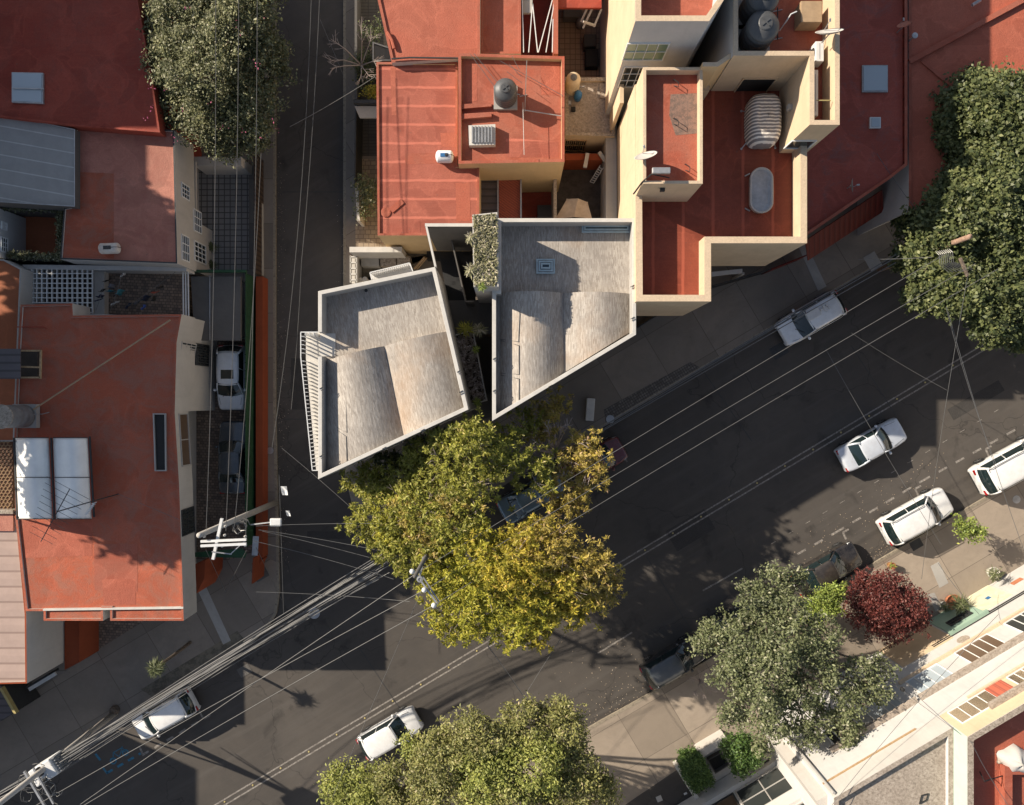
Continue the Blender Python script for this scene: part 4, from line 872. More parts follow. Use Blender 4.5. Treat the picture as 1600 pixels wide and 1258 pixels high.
water_tank(893, 140, 3.15, 1.7, 0.42, 'beige water tank standing beside the speckled annex roof', M['tank_beige'], M['tank_grey'], 0.1, 2)
b = MB(); p = P(903, 150, 3.6); b.lathe((p.x, p.y, 3.16), [(0.2, 0), (0.24, 0.4), (0.22, 0.75), (0.1, 0.85), (0.02, 0.86)], 14); lab(b.build('blue_drum', M['blue'], None, smooth=True), 'small blue drum beside the beige water tank', 'drum')
crate_item(888, 160, 3.15, 0.35, 0.25, 0.2, M['steel'], 'small grey pump box below the beige water tank', 'pump', 'pump')
crate_item(896, 170, 3.15, 0.25, 0.25, 0.2, M['black'], 'small black motor on the speckled annex roof', 'motor', 'motor')
B = thing('mesh_canopy', 'ridged red-brown mesh canopy with a dark half, north of the planted roof', 'canopy', P(780, 297, 3))
b = MB(); b.prism(PL([(749, 258), (777, 258), (777, 345), (749, 345)], 3.0), 2.9, 3.0); b.build('dark_bay', M['corr_dark'], B)
b = MB(); b.prism(PL([(779, 258), (813, 258), (813, 345), (779, 345)], 3.0), 2.9, 3.0); b.build('red_bay', M['corr_red'], B)
b = MB()
for x in (749, 778, 814): b.bar(P(x, 257, 3.1), P(x, 345, 3.1), 0.09, 0.12)
b.build('rail', M['steel'], B)
B = thing('patio', 'dark red-floored light well with a stair beside the patio awning', 'patio', P(840, 300, 0.14))
b = MB(); b.prism(PL([(814, 256), (868, 256), (868, 345), (814, 345)], 0.2), 0.14, 0.2); b.build('floor', M['dred'], B)
b = MB()
for i in range(6): b.prism(PL([(840, 318 + i * 4), (862, 318 + i * 4), (862, 322 + i * 4), (840, 322 + i * 4)], 0.8), 0.2, 0.4 + i * 0.12)
b.build('stair', M['conc_dark'], B); b = MB(); b.prism(PL([(865, 258), (870, 258), (870, 345), (865, 345)], 3.0), 0.14, 3.0); b.build('wall', M['gravel'], B)
B = thing('patio', 'shaded patio with cracked dark floor and a white ladder next to the tall cream wall', 'patio', P(905, 300, 0.14))
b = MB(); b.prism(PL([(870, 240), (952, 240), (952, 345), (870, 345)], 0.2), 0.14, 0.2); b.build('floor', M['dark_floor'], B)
b = MB(); b.prism(PL([(883, 240), (942, 240), (942, 250), (883, 250)], 2.2), 0.2, 2.2); b.build('low_wall', M['orange_wall'], B)
b = MB(); b.bar(P(918, 240, 2.4), P(914, 262, 2.4), 0.22, 0.2); b.bar(P(936, 238, 2.4), P(946, 252, 2.4), 0.2, 0.2); b.build('beam', M['white2'], B)
t = thing('ladder', 'short white ladder leaning in the shaded patio by the cream wall', 'ladder', P(931, 270, 0.2)); b = MB()
b.bar(P(922, 284, 0.3), P(938, 258, 1.9), 0.04); b.bar(P(928, 286, 0.3), P(943, 262, 1.9), 0.04); b.build('rail', M['white_steel'], t); b = MB()
for k in range(8): b.bar(P(922 + 2 * k, 284 - 3.25 * k, 0.3 + 0.2 * k), P(928 + 1.9 * k, 286 - 3 * k, 0.3 + 0.2 * k), 0.05)
b.build('rung', M['white_steel'], t)
t = thing('patio_awning', 'taut beige canvas awning over the patio against the concrete parapet', 'awning', P(900, 325, 2.4)); b = MB()
pts = [P(886, 311, 2.5), P(918, 316, 2.5), P(925, 342, 2.4), P(868, 342, 2.4)]; c = P(898, 328, 2.9)
def quadgrid(b, p, n=10, sag=None):
    rows = [[(p[0].lerp(p[1], u / n)).lerp(p[3].lerp(p[2], u / n), v / n) for u in range(n + 1)] for v in range(n + 1)]
    if sag: rows = [[q + Vector((0, 0, sag(u / n, v / n))) for u, q in enumerate(r)] for v, r in enumerate(rows)]
    b.grid(rows)
quadgrid(b, pts, 10, lambda u, v: 0.5 * (1 - abs(2 * u - 1)) - 0.25 * math.sin(math.pi * u) * math.sin(math.pi * v)); b.build('canvas', M['awning'], t, solid=0.015)
b = MB()
for p in pts: b.bar((p.x, p.y, 0.2), p, 0.05)
b.build('post', M['steel'], t)

# ================================================================ SIDE YARD WEST OF THE SEAMED ROOF
slab('yard_floor', [(556, -200), (600, -200), (600, 245), (556, 245)], 0.12, 0.16, M['yard'])
slab('yard_floor', [(556, 250), (612, 250), (640, 445), (556, 445)], 0.12, 0.158, M['tile_light'])
fence_line('yard_wall', 'dark steel street fence beside the brick-paved yard', 'fence', [(556, 160), (554, 290)], 0.14, 2.2, 0.08, M['steel_dark'], M['steel_dark'])
fence_line('yard_wall', 'grey street wall north of the steel fence with the bare tree behind it', 'wall', [(556, -200), (556, 155)], 0.14, 1.4, 0.15, M['conc_dark'])
fence_line('yard_wall', 'pale rendered wall between the pavement and the shrub bed', 'wall', [(557, 285), (560, 345)], 0.14, 1.8, 0.18, M['conc_cap'])
building('porch', 'small grey flat porch roof in the yard at the top of the side street', [(582, 65), (612, 75), (612, 95), (582, 95)], 2.6, 0.14, M['conc_dark'], M['conc_dark'], M['conc'], 0.08, 0.08)
B = thing('gate_canopy', 'white canopy with a dark trim over the yard gate', 'canopy', P(570, 170, 2.3)); b = MB(); b.prism(PL([(554, 166), (590, 166), (590, 184), (562, 184)], 2.6), 2.45, 2.6); b.build('slab', M['white2'], B); b = MB(); b.bar(P(553, 160, 2.9), P(590, 160, 2.9), 0.2, 0.3); b.build('trim', M['steel_dark'], B)
fence_line('garden_wall', 'thick white garden wall running from the street to the concrete building', 'wall', [(546, 390), (628, 390)], 0.14, 3.0, 0.32, M['conc_cap'])
for (q, zt, mt, lb) in (([(564, 400), (592, 400), (592, 416), (564, 416)], 1.0, 'conc', 'pale box planter cover under the white garden wall, nearest the street'),
                    ([(594, 400), (619, 400), (619, 416), (594, 416)], 1.05, 'gravel', 'speckled box cover in the middle of the row under the white garden wall'),
                    ([(620, 400), (641, 400), (641, 416), (620, 416)], 1.1, 'gravel', 'speckled box cover nearest the yard in the row under the garden wall')):
    b = MB(); b.prism(PL(q, zt), 0.16, zt); lab(b.build('planter_box', M[mt], None, bevel=0.03), lb, 'planter')
b = MB(); poly = PL([(548, 400), (558, 400), (558, 442), (548, 442)], 1.6); b.prism(poly, 0.14, 1.3)
for i in range(5): b.bar(P(547, 402 + i * 9, 1.6), P(559, 402 + i * 9, 1.6), 0.08, 0.3)
b.bar(P(548, 400, 1.6), P(548, 442, 1.6), 0.05, 0.3); b.bar(P(558, 400, 1.6), P(558, 442, 1.6), 0.05, 0.3); lab(b.build('pierced_wall', M['conc_cap']), 'low pierced block wall along the pavement by the concrete building', 'wall')
slab('yard_floor', [(560, 416), (640, 416), (690, 396), (690, 380), (640, 395), (560, 445)], 0.14, 0.165, M['ground'])
t = thing('timber_prop', 'yellowish timber prop leaning in the earth yard beside the concrete building', 'timber', P(655, 415, 0.2)); b = MB(); b.bar(P(648, 420, 0.3), P(664, 402, 1.3), 0.12); b.bar(P(652, 421, 0.3), P(667, 403, 1.3), 0.06); b.build('beam', M['wood'], t)
for i, (x, y) in enumerate(((563, 437), (570, 436))):
    p = P(x, y, 1.0); b = MB(); b.lathe((p.x, p.y, 0.16), [(0.12, 0), (0.16, 0.6), (0.15, 0.85), (0.13, 0.87)], 12); lab(b.build('pot', M['conc_cap']), ['round white pot by the parapet, nearer the street', 'round white pot by the parapet, farther from the street'][i], 'pot')

# ================================================================ CONCRETE BUILDING
ZP, ZR = 9.5, 8.5
def strip(b, path, w, z0, z1, side=-1, top=1):
    path = [Vector(p[:2]) for p in path]; off = []
    for i in range(len(path)):
        a = path[max(i - 1, 0)]; c = path[min(i + 1, len(path) - 1)]
        if i in (0, len(path) - 1): d = (c - a).normalized(); nn = Vector((-d.y, d.x)); k = w
        else:
            e1 = (path[i] - a).normalized(); e2 = (c - path[i]).normalized(); n1 = Vector((-e1.y, e1.x)); n2 = Vector((-e2.y, e2.x)); nn = (n1 + n2).normalized(); k = w / nn.dot(n1)
        off.append(path[i] + nn * k * side)
    poly = path + off[::-1]
    b.prism(poly, z0, z1, top=top, side=0)
C_ = thing('concrete_building', 'two-wing exposed concrete building with curved brick-strip roofs on the street corner', 'building', (*P(740, 540, 9)[:2], 0.14))
LB = [(497, 455), (680, 417), (732, 640), (497, 749)]
RB = [(777, 341), (994, 341), (994, 523), (769, 658), (769, 453), (777, 453)]
for outl in (LB, RB):
    b = MB(); b.prism(PL(outl, ZP), 0.14, ZR - 0.05); b.build('wall', M['conc'], C_)
bl = ccw(PL(LB, ZP)); br_ = ccw(PL(RB, ZP))
b = MB(); b.prism(inset(bl, 0.2), ZR - 0.05, ZR, bottom=False); b.build('roof', M['lad_l'], C_)
b = MB(); b.prism(inset(br_, 0.2), ZR - 0.05, ZR, bottom=False); b.build('roof', M['lad_r'], C_)
b = MB(); pth = PL([(497, 519), (497, 455), (680, 417), (732, 640), (497, 749), (497, 557)], ZP); strip(b, pth, 0.2, ZR - 0.05, ZP, -1)
b.build('parapet', [M['conc'], M['conc_cap']], C_, bevel=0.015)
b = MB(); b.ring(br_, inset(br_, 0.2), ZR - 0.05, ZP, top=1, side=0); b.build('parapet', [M['conc'], M['conc_cap']], C_, bevel=0.015)
def vault(px4, h, mat, z=ZR, n=18):
    q = [P(x, y, z) for x, y in px4]; b = MB(); rows = []
    for i in range(13):
        v = i / 12; rows.append([(q[0].lerp(q[1], u / n)).lerp(q[3].lerp(q[2], u / n), v) + Vector((0, 0, 0.006 + h * math.sin(math.pi * u / n) ** 0.85)) for u in range(n + 1)])
    b.grid(rows[::-1])
    for r in (rows[0], rows[-1]):
        for k in range(n): a, c = r[k], r[k + 1]; b.face([(a.x, a.y, z), (c.x, c.y, z), c, a])
    b.build('roof_vault', mat, C_, smooth=False)
vault([(508, 565), (600, 541), (630, 681), (508, 737)], 0.80, M['lad_l'])
vault([(601, 541), (704, 517), (728, 636), (631, 680)], 0.62, M['lad_l'])
vault([(781, 458), (880, 458), (881, 583), (781, 645)], 0.80, M['lad_r'])
vault([(881, 458), (984, 459), (984, 519), (882, 582)], 0.62, M['lad_r'])
# lightning conductor loops, roof drains
def onv(x, y, x0, x1, h): u = min(1, max(0, (x - x0) / (x1 - x0))); return 8.54 + h * math.sin(math.pi * u) ** 0.85
b = MB()
for z, pts in ((8.75, [(523, 569), (536, 574), (540, 582), (541, 621), (527, 614)]), (8.75, [(526, 618), (541, 628), (542, 676), (527, 668)]), (8.72, [(527, 672), (541, 682), (542, 722), (529, 728)])): b.tube([P(x, y, onv(x, y, 508, 615, 0.8)) for x, y in pts], 0.02, 5)
for z, pts in ((8.75, [(782, 530), (810, 534), (812, 490), (811, 487)]), (8.75, [(782, 532), (811, 540), (811, 585), (782, 583)]), (8.7, [(782, 586), (811, 592), (811, 630)])): b.tube([P(x, y, onv(x, y, 781, 881, 0.8)) for x, y in pts], 0.02, 5)
b.build('conductor_cable', M['wire'], C_)
b = MB()
for x, y in ((572, 454), (685, 444), (781, 362)): b.lathe(P(x, y, 8.5), [(0.09, 0), (0.09, 0.03), (0.03, 0.04)], 12)
b.build('drain', M['steel_dark'], C_)
b = MB()
for x, y in ((988, 447), (988, 497), (502, 606), (502, 712), (717, 580), (600, 700), (660, 672), (860, 603), (930, 562), (720, 612), (773, 560), (773, 610)): b.box(P(x, y, 9.52), (0.22, 0.03, 0.04), 0.5); b.box(P(x + 2, y + 3, 9.52), (0.2, 0.02, 0.03), 0.5)
b.build('parapet_anchor', M['steel_dark'], C_)
def skylight(root, q, z, steps=3, glass='glass_sky', fr='conc'):
    poly = ccw(PL(q, z)); b = MB()
    for k in range(steps): b.ring(inset(poly, 0.12 * k), inset(poly, 0.12 * k + 0.07), z - 0.02, z + 0.10 + 0.06 * k)
    o = b.build('skylight', M[fr], root); b = MB(); b.prism(inset(poly, 0.03), z - 0.02, z + 0.05); b.build('curb', M['steel'], o); b = MB(); b.prism(inset(poly, 0.12 * (steps - 1) + 0.07), z + 0.05, z + 0.14); b.build('glass', M[glass], o)
skylight(C_, [(838, 405), (867, 405), (867, 428), (838, 428)], 8.55, 3, 'glass_teal', 'frame_teal')
skylight(C_, [(909, 350), (985, 350), (985, 364), (909, 364)], 8.55, 2, 'glass_teal', 'frame_teal')
# west balcony with vertical fins
b = MB(); b.prism(PL([(478, 519), (500, 519), (500, 735), (494, 735), (478, 560)], 8.3), 8.1, 8.3); b.build('balcony_floor', M['conc_cap'], C_)
b = MB(); b.prism(PL([(500, 521), (524, 521), (524, 557), (500, 557)], 8.52), 8.45, 8.525); b.build('balcony_threshold', M['conc_cap'], C_)
A0_, A1_, A2_, A3_, A4_ = (P(x, y, 9.4) for x, y in ((497, 519), (470, 519), (470, 558), (488, 735), (497, 735)))
b = MB()
for a, c in ((A0_, A1_), (A1_, A2_), (A2_, A3_), (A3_, A4_)): b.bar(a, c, 0.045, 0.05); b.bar(a - Vector((0, 0, 1.25)), c - Vector((0, 0, 1.25)), 0.08, 0.1)
b.build('balcony_rail', M['white_steel'], C_)
for a, c in ((A1_, A2_), (A2_, A3_), (A0_, A1_)):
    k = int((c - a).length / 0.2); d = (c - a).normalized(); nn = Vector((-d.y, d.x, 0))
    for i in range(1, k):
        p = a.lerp(c, i / k); b = MB(); b.box((p.x + (0.09 if a is not A0_ else 0), p.y - (0.09 if a is A0_ else 0), 8.8), (0.02 if a is A0_ else 0.15, 0.15 if a is A0_ else 0.02, 1.25)); b.build('fin', M['white_steel'], C_)
# north window shade
b = MB(); b.prism(PL([(579, 428), (641, 411), (645, 424), (582, 437)], 7.4), 7.3, 7.36); b.build('sun_shade', M['white'], C_)
b = MB(); a, c = P(578, 426, 8.0), P(640, 411, 8.0)
b.bar(a, c, 0.05, 0.05); b.bar(P(581, 437, 8.0), a, 0.05, 0.05); b.bar(c, P(645, 424, 8.0), 0.05, 0.05)
for i in range(1, 20): p = a.lerp(c, i / 20); b.box((p.x, p.y - 0.06, 7.7), (0.02, 0.14, 0.7), R(15))
b.build('shade_fins', M['white_steel'], C_)
# planted roof block
GP = [(738, 336), (777, 332), (779, 448), (740, 448)]
b = MB(); gp = ccw(PL(GP, 10.9)); b.prism(gp, 4.5, 10.7); b.build('planted_block', M['greywall'], C_)
b = MB(); b.ring(gp, inset(gp, 0.06), 10.7, 10.95); b.build('planter_rim', M['conc_cap'], C_); b = MB(); b.prism(inset(gp, 0.06), 10.7, 10.86); b.build('planter_soil', M['soil'], C_)
# stair well
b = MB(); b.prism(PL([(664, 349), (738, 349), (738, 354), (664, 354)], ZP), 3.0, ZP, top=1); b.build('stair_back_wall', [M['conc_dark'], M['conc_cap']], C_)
b = MB(); b.bar(P(667, 356, 9.3), P(681, 418, 9.3), 0.10, 0.5); b.build('stair_rail_wall', M['conc_cap'], C_)
b = MB(); 
for a, c in (((703, 364), (727, 470)), ((727, 471), (740, 471))): A, C = P(*a, 6.2), P(*c, 6.2); A.z = C.z = 5.2; b.bar(A, C, 0.07, 2.0)
b.build('stair_divider', M['conc_dark'], C_)
b = MB()
for i in range(11):
    y0 = 395 + i * 7; k = (y0 - 355) / 62; x0 = 668 + 14 * k + 6; x1 = 704 + 23 * (y0 - 365) / 106
    b.prism(PL([(x0, y0), (x1, y0), (x1 + 1.6, y0 + 7.2), (x0 + 1.6, y0 + 7.2)], 4.0), 2.0, 2.4 + 0.17 * i)
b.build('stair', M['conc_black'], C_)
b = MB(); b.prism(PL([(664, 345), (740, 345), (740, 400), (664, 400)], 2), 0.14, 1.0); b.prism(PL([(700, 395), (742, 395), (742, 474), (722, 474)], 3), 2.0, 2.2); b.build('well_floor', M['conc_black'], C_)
b = MB(); b.prism(PL([(685, 470), (772, 468), (772, 521), (700, 527)], 4.3), 4.1, 4.3); b.build('landing', M['conc_dark'], C_)
b = MB(); b.prism(PL([(728, 632), (775, 606), (775, 650), (740, 660)], 3.5), 0.5, 0.7); b.prism(PL([(740, 520), (775, 520), (775, 610), (760, 625)], 3), 0.14, 0.3); b.build('entry_floor', M['conc_dark'], C_)
LP = [(690, 529), (739, 515), (761, 626), (712, 638)]
b = MB(); lp = ccw(PL(LP, 5.4)); b.ring(lp, inset(lp, 0.05), 4.4, 5.4); b.build('planter_rim', M['conc_cap'], C_); b = MB(); b.prism(inset(lp, 0.05), 4.4, 5.25); b.build('planter_soil', M['soil'], C_)
b = MB(); b.box(P(712, 556, 5.3), (0.01, 0.01, 0.01)); 
# bench-like block on the pavement
b = MB(); b.box(P(922, 640, 0.35), (0.5, 1.4, 0.42), R(-4)); lab(b.build('concrete_block', M['conc_cap'], None, bevel=0.03), 'pale oblong concrete block on the shaded pavement', 'bench block')

# ================================================================ YELLOW / WHITE COMPLEX
T_ = building('terrace_building', 'cream three-storey building with a red terrace over the avenue', [(992, 132), (1098, 132), (1098, 108), (1261, 108), (1261, 380), (1111, 380), (1111, 471), (994, 471)], 10.0, 3.3, M['cream'], M['dred_terrace'], M['cream_cap'], 1.2, 0.33)
b = MB(); b.prism(PL([(994, 132), (1250, 132), (1235, 362), (1093, 362), (1093, 400), (994, 455)], 10), 0.14, 3.3); b.build('ground_floor', M['cream'], T_)
b = MB(); b.prism(PL([(1112, 425), (1160, 420), (1160, 426), (1112, 432)], 2.6), 2.5, 2.6); b.build('gate_canopy', M['white'], T_)
K_ = building('stair_tower', 'small rooftop block with its own red roof, grey patch and three steel hoops', [(1005, 105), (1098, 105), (1098, 287), (1005, 287)], 12.2, 8.8, M['cream'], M['red'], M['cream_cap'], 0.55, 0.14)
b = MB(); b.prism(ccw(PL([(1048, 147), (1090, 145), (1090, 208), (1056, 211), (1046, 180)], 11.7)), 11.64, 11.656); b.build('roof_patch', M['k_patch'], K_)
for x, y in ((1056, 130), (1056, 190), (1074, 262)):
    b = MB(); b.tube([P(x - 4, y - 5, 11.65), P(x - 3, y - 6, 11.95), P(x + 4, y - 1, 11.95), P(x + 4, y + 6, 11.95), P(x - 3, y + 4, 11.65)], 0.02, 5); b.build('steel_hoop', M['steel_dark'], K_)
b = MB(); a_, c_ = P(1005, 287, 12.2), P(1098, 287, 12.2); s_, z_ = hit(1035, 294, a_, c_); b.box((a_.x + s_, a_.y - 0.08, z_), (0.22, 0.16, 0.22)); b.build('wall_lamp', M['steel_dark'], K_)
b = MB(); strip(b, PL([(1098, 104), (1122, 104), (1146, 88)], 12.6), 0.2, 8.8, 12.6, 1); b.build('link_wall', [M['ochre'], M['cream_cap']], K_)
U_ = building('tank_block', 'tall cream block with black water tanks on a red roof above the terrace', [(1146, -300), (1312, -300), (1312, 195), (1265, 195), (1265, 87), (1146, 87)], 13.0, 0.14, M['cream'], M['red'], M['cream_cap'], 1.5, 0.22)
a_, b_ = P(1146, -300, 13), P(1146, 87, 13); b = MB(); b.face([(a_.x - .006, a_.y, 0.2), (b_.x - .006, b_.y, 0.2), (b_.x - .006, b_.y, 12.97), (a_.x - .006, a_.y, 12.97)]); b.build('white_render', M['white'], U_)
a_, b_ = P(1146, 87, 13), P(1265, 87, 13); o_ = facing(a_, b_)
win_px(U_, a_, b_, (1162, 122), (1192, 149), nx=1, nz=1, out=o_, fm=M['cream'], gm=M['black'], name='doorway')
a_, b_ = P(1265, 195, 13), P(1312, 195, 13); win_px(U_, a_, b_, (1238, 219), (1262, 231), nx=1, nz=1, out=facing(a_, b_))
b = MB(); a_ = P(1265, 170, 13); s_ = P(1232, 168, 10.6); b.box((a_.x - 0.1, P(1232, 168, 10.6).y, 10.6), (0.2, 0.25, 0.3)); b.build('wall_lamp', M['conc'], U_)
V_ = building('white_block', 'tall white rendered block with green-curtained windows and a red roof at the top', [(993, -300), (1165, -300), (1131, 0), (1108, 33), (993, 33)], 14.6, 0.14, M['white'], M['red_rough'], M['cream_cap'], 1.2, 0.25)
a_, b_ = P(993, 33, 14.6), P(1108, 33, 14.6); o_ = facing(a_, b_)
win_px(V_, a_, b_, (981, 67), (1035, 93), nx=4, nz=2, out=o_, gm=M['glass_green']); win_px(V_, a_, b_, (976, 104), (1000, 135), nx=3, nz=3, out=o_)
a_, b_ = P(993, -300, 14.6), P(993, 33, 14.6); b = MB(); b.face([(a_.x - .006, a_.y, 3.1), (b_.x - .006, b_.y, 3.1), (b_.x - .006, b_.y, 14.55), (a_.x - .006, a_.y, 14.55)]); b.build('cream_render', M['cream'], V_)
b = MB(); b.prism([(5.75, 15.95), (5.95, 15.95), (5.95, 18.6), (5.75, 18.6)], 0.14, 7.6); b.build('light_well_wall', M['cream'], V_)
for (x, y, r_, h_, lb) in ((1176, 66, 0.75, 1.9, 'black water tank with a round lid on the red roof, nearest the cream parapet'), (1176, 22, 0.75, 1.9, 'black water tank behind the other one at the top edge of the photo')):
    tk = water_tank(x, y, 11.5, h_, r_, lb, M['tank'], None, 0.12, 3)
b = MB(); p = P(1265, 22, 12.2); b.box((p.x, p.y, 12.0), (1.0, 1.0, 0.9)); lab(b.build('roof_box', M['card'], None, bevel=0.02), 'square brown box hatch on the tank roof', 'hatch')
hose([(1245, 18), (1236, 22), (1228, 34), (1218, 48)], 13, 0.03, M['white_steel'], 'bent white pipe rising beside the black water tanks', zs=[13.0, 13.0, 12.6, 12.0])
hose([(1215, 12), (1215, 62)], 11.8, 0.03, M['steel_dark'], 'thin straight pipe on the tank roof right of the black tanks')
def dish(px, py, z, r, lean, az, label, mat=None, mast=1.0):
    """satellite dish facing az (degrees) and tilted up"""
    p = P(px, py, z); t = thing('satellite_dish', label, 'satellite dish', (p.x, p.y, z - mast), 0)
    Mx = Matrix.Rotation(R(az), 3, 'Z') @ Matrix.Rotation(R(90 - lean), 3, 'Y')
    b = MB(); b.lathe((0, 0, mast), [(0.01, 0.0), (r * 0.35, r * 0.02), (r * 0.7, r * 0.09), (r, r * 0.2), (r * 1.01, r * 0.21), (r * 0.7, r * 0.06), (0.02, -0.03)], 28, M=Mx); b.build('reflector', mat or M['white2'], t, local=True, smooth=True)
    q = Mx @ Vector((0, 0, r * 0.9)); e = Mx @ Vector((r * 0.9, 0, r * 0.2))
    b = MB(); b.tube([e + Vector((0, 0, mast)), q + Vector((0, 0, mast))], 0.018, 5); b.lathe(q + Vector((0, 0, mast)), [(0.05, -0.05), (0.05, 0.08), (0.03, 0.1)], 8, M=Mx); b.build('feed_arm', M['steel'], t, local=True)
    b = MB(); b.tube([(0, 0, 0), (0, 0, mast * 0.9), Mx @ Vector((0, 0, -0.03)) + Vector((0, 0, mast))], 0.03, 6); b.build('mast', M['steel'], t, local=True)
    return t
dish(1296, 53, 13.6, 0.62, 30, 100, 'large pale satellite dish on the cream parapet above the air conditioner', mast=0.9)
dish(1010, 246, 12.6, 0.55, 30, 110, 'white satellite dish on the left edge of the small rooftop block', mast=0.8)
dish(1413, 40, 7.6, 0.36, 35, 120, 'pink-painted small satellite dish on the long red roof edge', mat=M['pink'], mast=0.9)
dish(1330, 290, 7.3, 0.36, 25, 0, 'grey satellite dish near the front corner of the long red roof', mast=0.9)
p = P(1429, 56, 7.4); b = MB(); b.lathe((p.x, p.y, 6.4), [(0.04, 0), (0.04, 1.0), (0.16, 1.0), (0.16, 1.06), (0.02, 1.1)], 14); lab(b.build('vent_pipe', M['steel']), 'round capped vent pipe on the lower roof right of the pink dish', 'vent pipe')
hose([(1519, 8), (1532, 0)], 6.7, 0.09, M['steel'], 'stubby grey pipe on the far right red roof at the top edge')
def ac_unit(px, py, z, sx, sy, sz, rot, label):
    p = P(px, py, z + sz); t = thing('air_conditioner', label, 'air conditioner', (p.x, p.y, z), rot)
    b = MB(); b.box((0, 0, sz / 2), (sx, sy, sz)); b.build('casing', M['white_steel'], t, local=True, bevel=0.03)
    b = MB(); b.lathe((0, sy / 2 + 0.004, sz / 2), [(sz * 0.4, 0), (sz * 0.38, 0.01), (0.05, 0.012)], 18, M=Matrix.Rotation(R(-90), 3, 'X'))
    for k in range(8): b.box((0, 0, sz + 0.004), (sx * 0.8, 0.012, 0.008)) if k == 0 else None
    b.build('fan_grille', M['steel_dark'], t, local=True)
    b = MB()
    for s in (-1, 1): b.box((s * sx * 0.35, 0, -0.03), (0.06, sy * 1.2, 0.06))
    b.build('foot', M['steel'], t, local=True); return t
ac_unit(1281, 80, 11.6, 0.95, 0.4, 0.75, R(90), 'boxy white air conditioner on the red tank roof below the large dish')
ac_unit(1274, 145, 11.55, 2.2, 0.28, 0.6, R(90), 'long slim white air conditioner in the narrow roof slot')
b = MB(); b.tube([P(1276, 157, 12.8), P(1298, 157, 12.8)], 0.03, 6); lab(b.build('slot_bar', M['paint_y']), 'yellow bar across the narrow roof slot', 'bar')
# box antenna on the small block edge
t = thing('panel_antenna', 'flat grey-blue panel on brackets at the corner of the small rooftop block', 'panel', P(1033, 268, 12.2)); b = MB(); b.box(P(1033, 267, 12.7), (0.85, 0.28, 0.2)); b.build('panel', M['steel'], t, bevel=0.03); b = MB(); b.tube([P(1018, 272, 12.6), P(1046, 278, 12.5)], 0.03); b.tube([P(1018, 272, 12.5), P(1004, 284, 12.2), P(990, 303, 10.2)], 0.04); b.build('bracket', M['black'], t)
# terrace furniture
t = thing('covered_swing', 'striped canvas covered garden swing on the red terrace', 'covered furniture', (*P(1187, 195, 8.8)[:2], 8.8)); b = MB()
prof = [(1.0, 0.05), (1.02, 0.5), (0.98, 0.9), (0.90, 1.25), (0.62, 1.42), (0.50, 1.30), (0.28, 1.38), (0.01, 1.42)]
rows = []
rr = random.Random(4)
for r_, z_ in prof:
    row = []
    for k in range(41):
        a = 2 * math.pi * k / 40; ce, se = math.cos(a), math.sin(a); sup = (abs(ce) ** 4.2 + abs(se) ** 4.2) ** (-1 / 4.2)
        w = 1 + 0.02 * math.sin(k * 2.5 + z_ * 7)
        row.append(Vector((0.82 * r_ * ce * sup * w, 1.28 * r_ * se * sup * w, z_ + 0.03 * math.sin(k * 1.7 + r_ * 9))))
    rows.append(row)
b.grid(rows); b.build('canvas_cover', M['stripe'], t, local=True, smooth=True, subsurf=1)
b = MB()
for x, y in ((-0.95, 0.7), (-0.95, -1.25), (0.8, -1.2), (0.8, 1.2)): b.tube([(x * 0.8, y * 0.8, 0.3), (x, y, 0.03)], 0.03); b.lathe((x, y, 0), [(0.06, 0), (0.06, 0.04), (0.02, 0.05)], 10)
b.build('foot', M['steel'], t, local=True)
t = thing('oval_tub', 'long oval grey-lidded trampoline table on the red terrace', 'tub', (*P(1187, 300, 8.9)[:2], 8.8)); b = MB()
def oval(rx, ry, n=40): 
    out = []
    for k in range(n):
        a = 2 * math.pi * k / n; c, s = math.cos(a), math.sin(a); st = (ry - rx) * (1 if s > 0.001 else -1 if s < -0.001 else 0); out.append((rx * c, rx * s + st))
    return out
rows = [[Vector((x, y, z)) for x, y in oval(rx, ry) + [oval(rx, ry)[0]]] for rx, ry, z in ((0.46, 1.02, 0.05), (0.56, 1.13, 0.1), (0.58, 1.16, 0.42), (0.60, 1.18, 0.46), (0.52, 1.10, 0.47), (0.48, 1.06, 0.36))]
b.grid(rows); b.build('rim', M['white2'], t, local=True, smooth=True); b = MB(); b.face([Vector((x, y, 0.38)) for x, y in oval(0.5, 1.08)]); b.build('lid', M['steel'], t, local=True)
b = MB()
for s in (-1, 1): b.box((-0.62, s * 0.9, 0.04), (0.3, 0.06, 0.06), s * 0.5); b.lathe((0, s * 0.5, 0.385), [(0.03, 0), (0.03, 0.02)], 8)
b.build('foot', M['steel'], t, local=True)
b = MB(); b.tube([P(1040, 306, 10.0), P(1045, 306, 9.6)], 0.03); 
# long red roof on the right
N_ = building('house', 'long low building with a red and grey stained roof right of the cream terrace', [(1255, -300), (1418, -300), (1418, 258), (1390, 280), (1255, 372)], 7.0, 0.14, M['red_wall'], M['dred_grey'], M['red'], 0.22, 0.16)
skylight(N_, [(1346, 103), (1386, 103), (1386, 145), (1346, 145)], 6.82, 1, fr='steel'); skylight(N_, [(1358, 184), (1375, 184), (1375, 201), (1358, 201)], 6.82, 1, fr='white_steel')
b = MB(); b.face([P(1258, 376, 4.8), P(1378, 297, 4.8), P(1380, 330, 3.4), P(1262, 407, 3.4)]); b.build('ribbed_canopy', M['red_wall'], N_, solid=0.05)
b = MB(); b.face([P(1112, 432, 2.6), P(1262, 395, 2.6), P(1262, 410, 2.2), P(1112, 445, 2.2)]) ; 
b = MB(); 
for i in range(22): k = i / 21; p = P(1205 + 55 * k, 421 - 22 * k, 2.0); b.bar((p.x, p.y, 0.15), (p.x, p.y, 2.0), 0.06, 0.04)
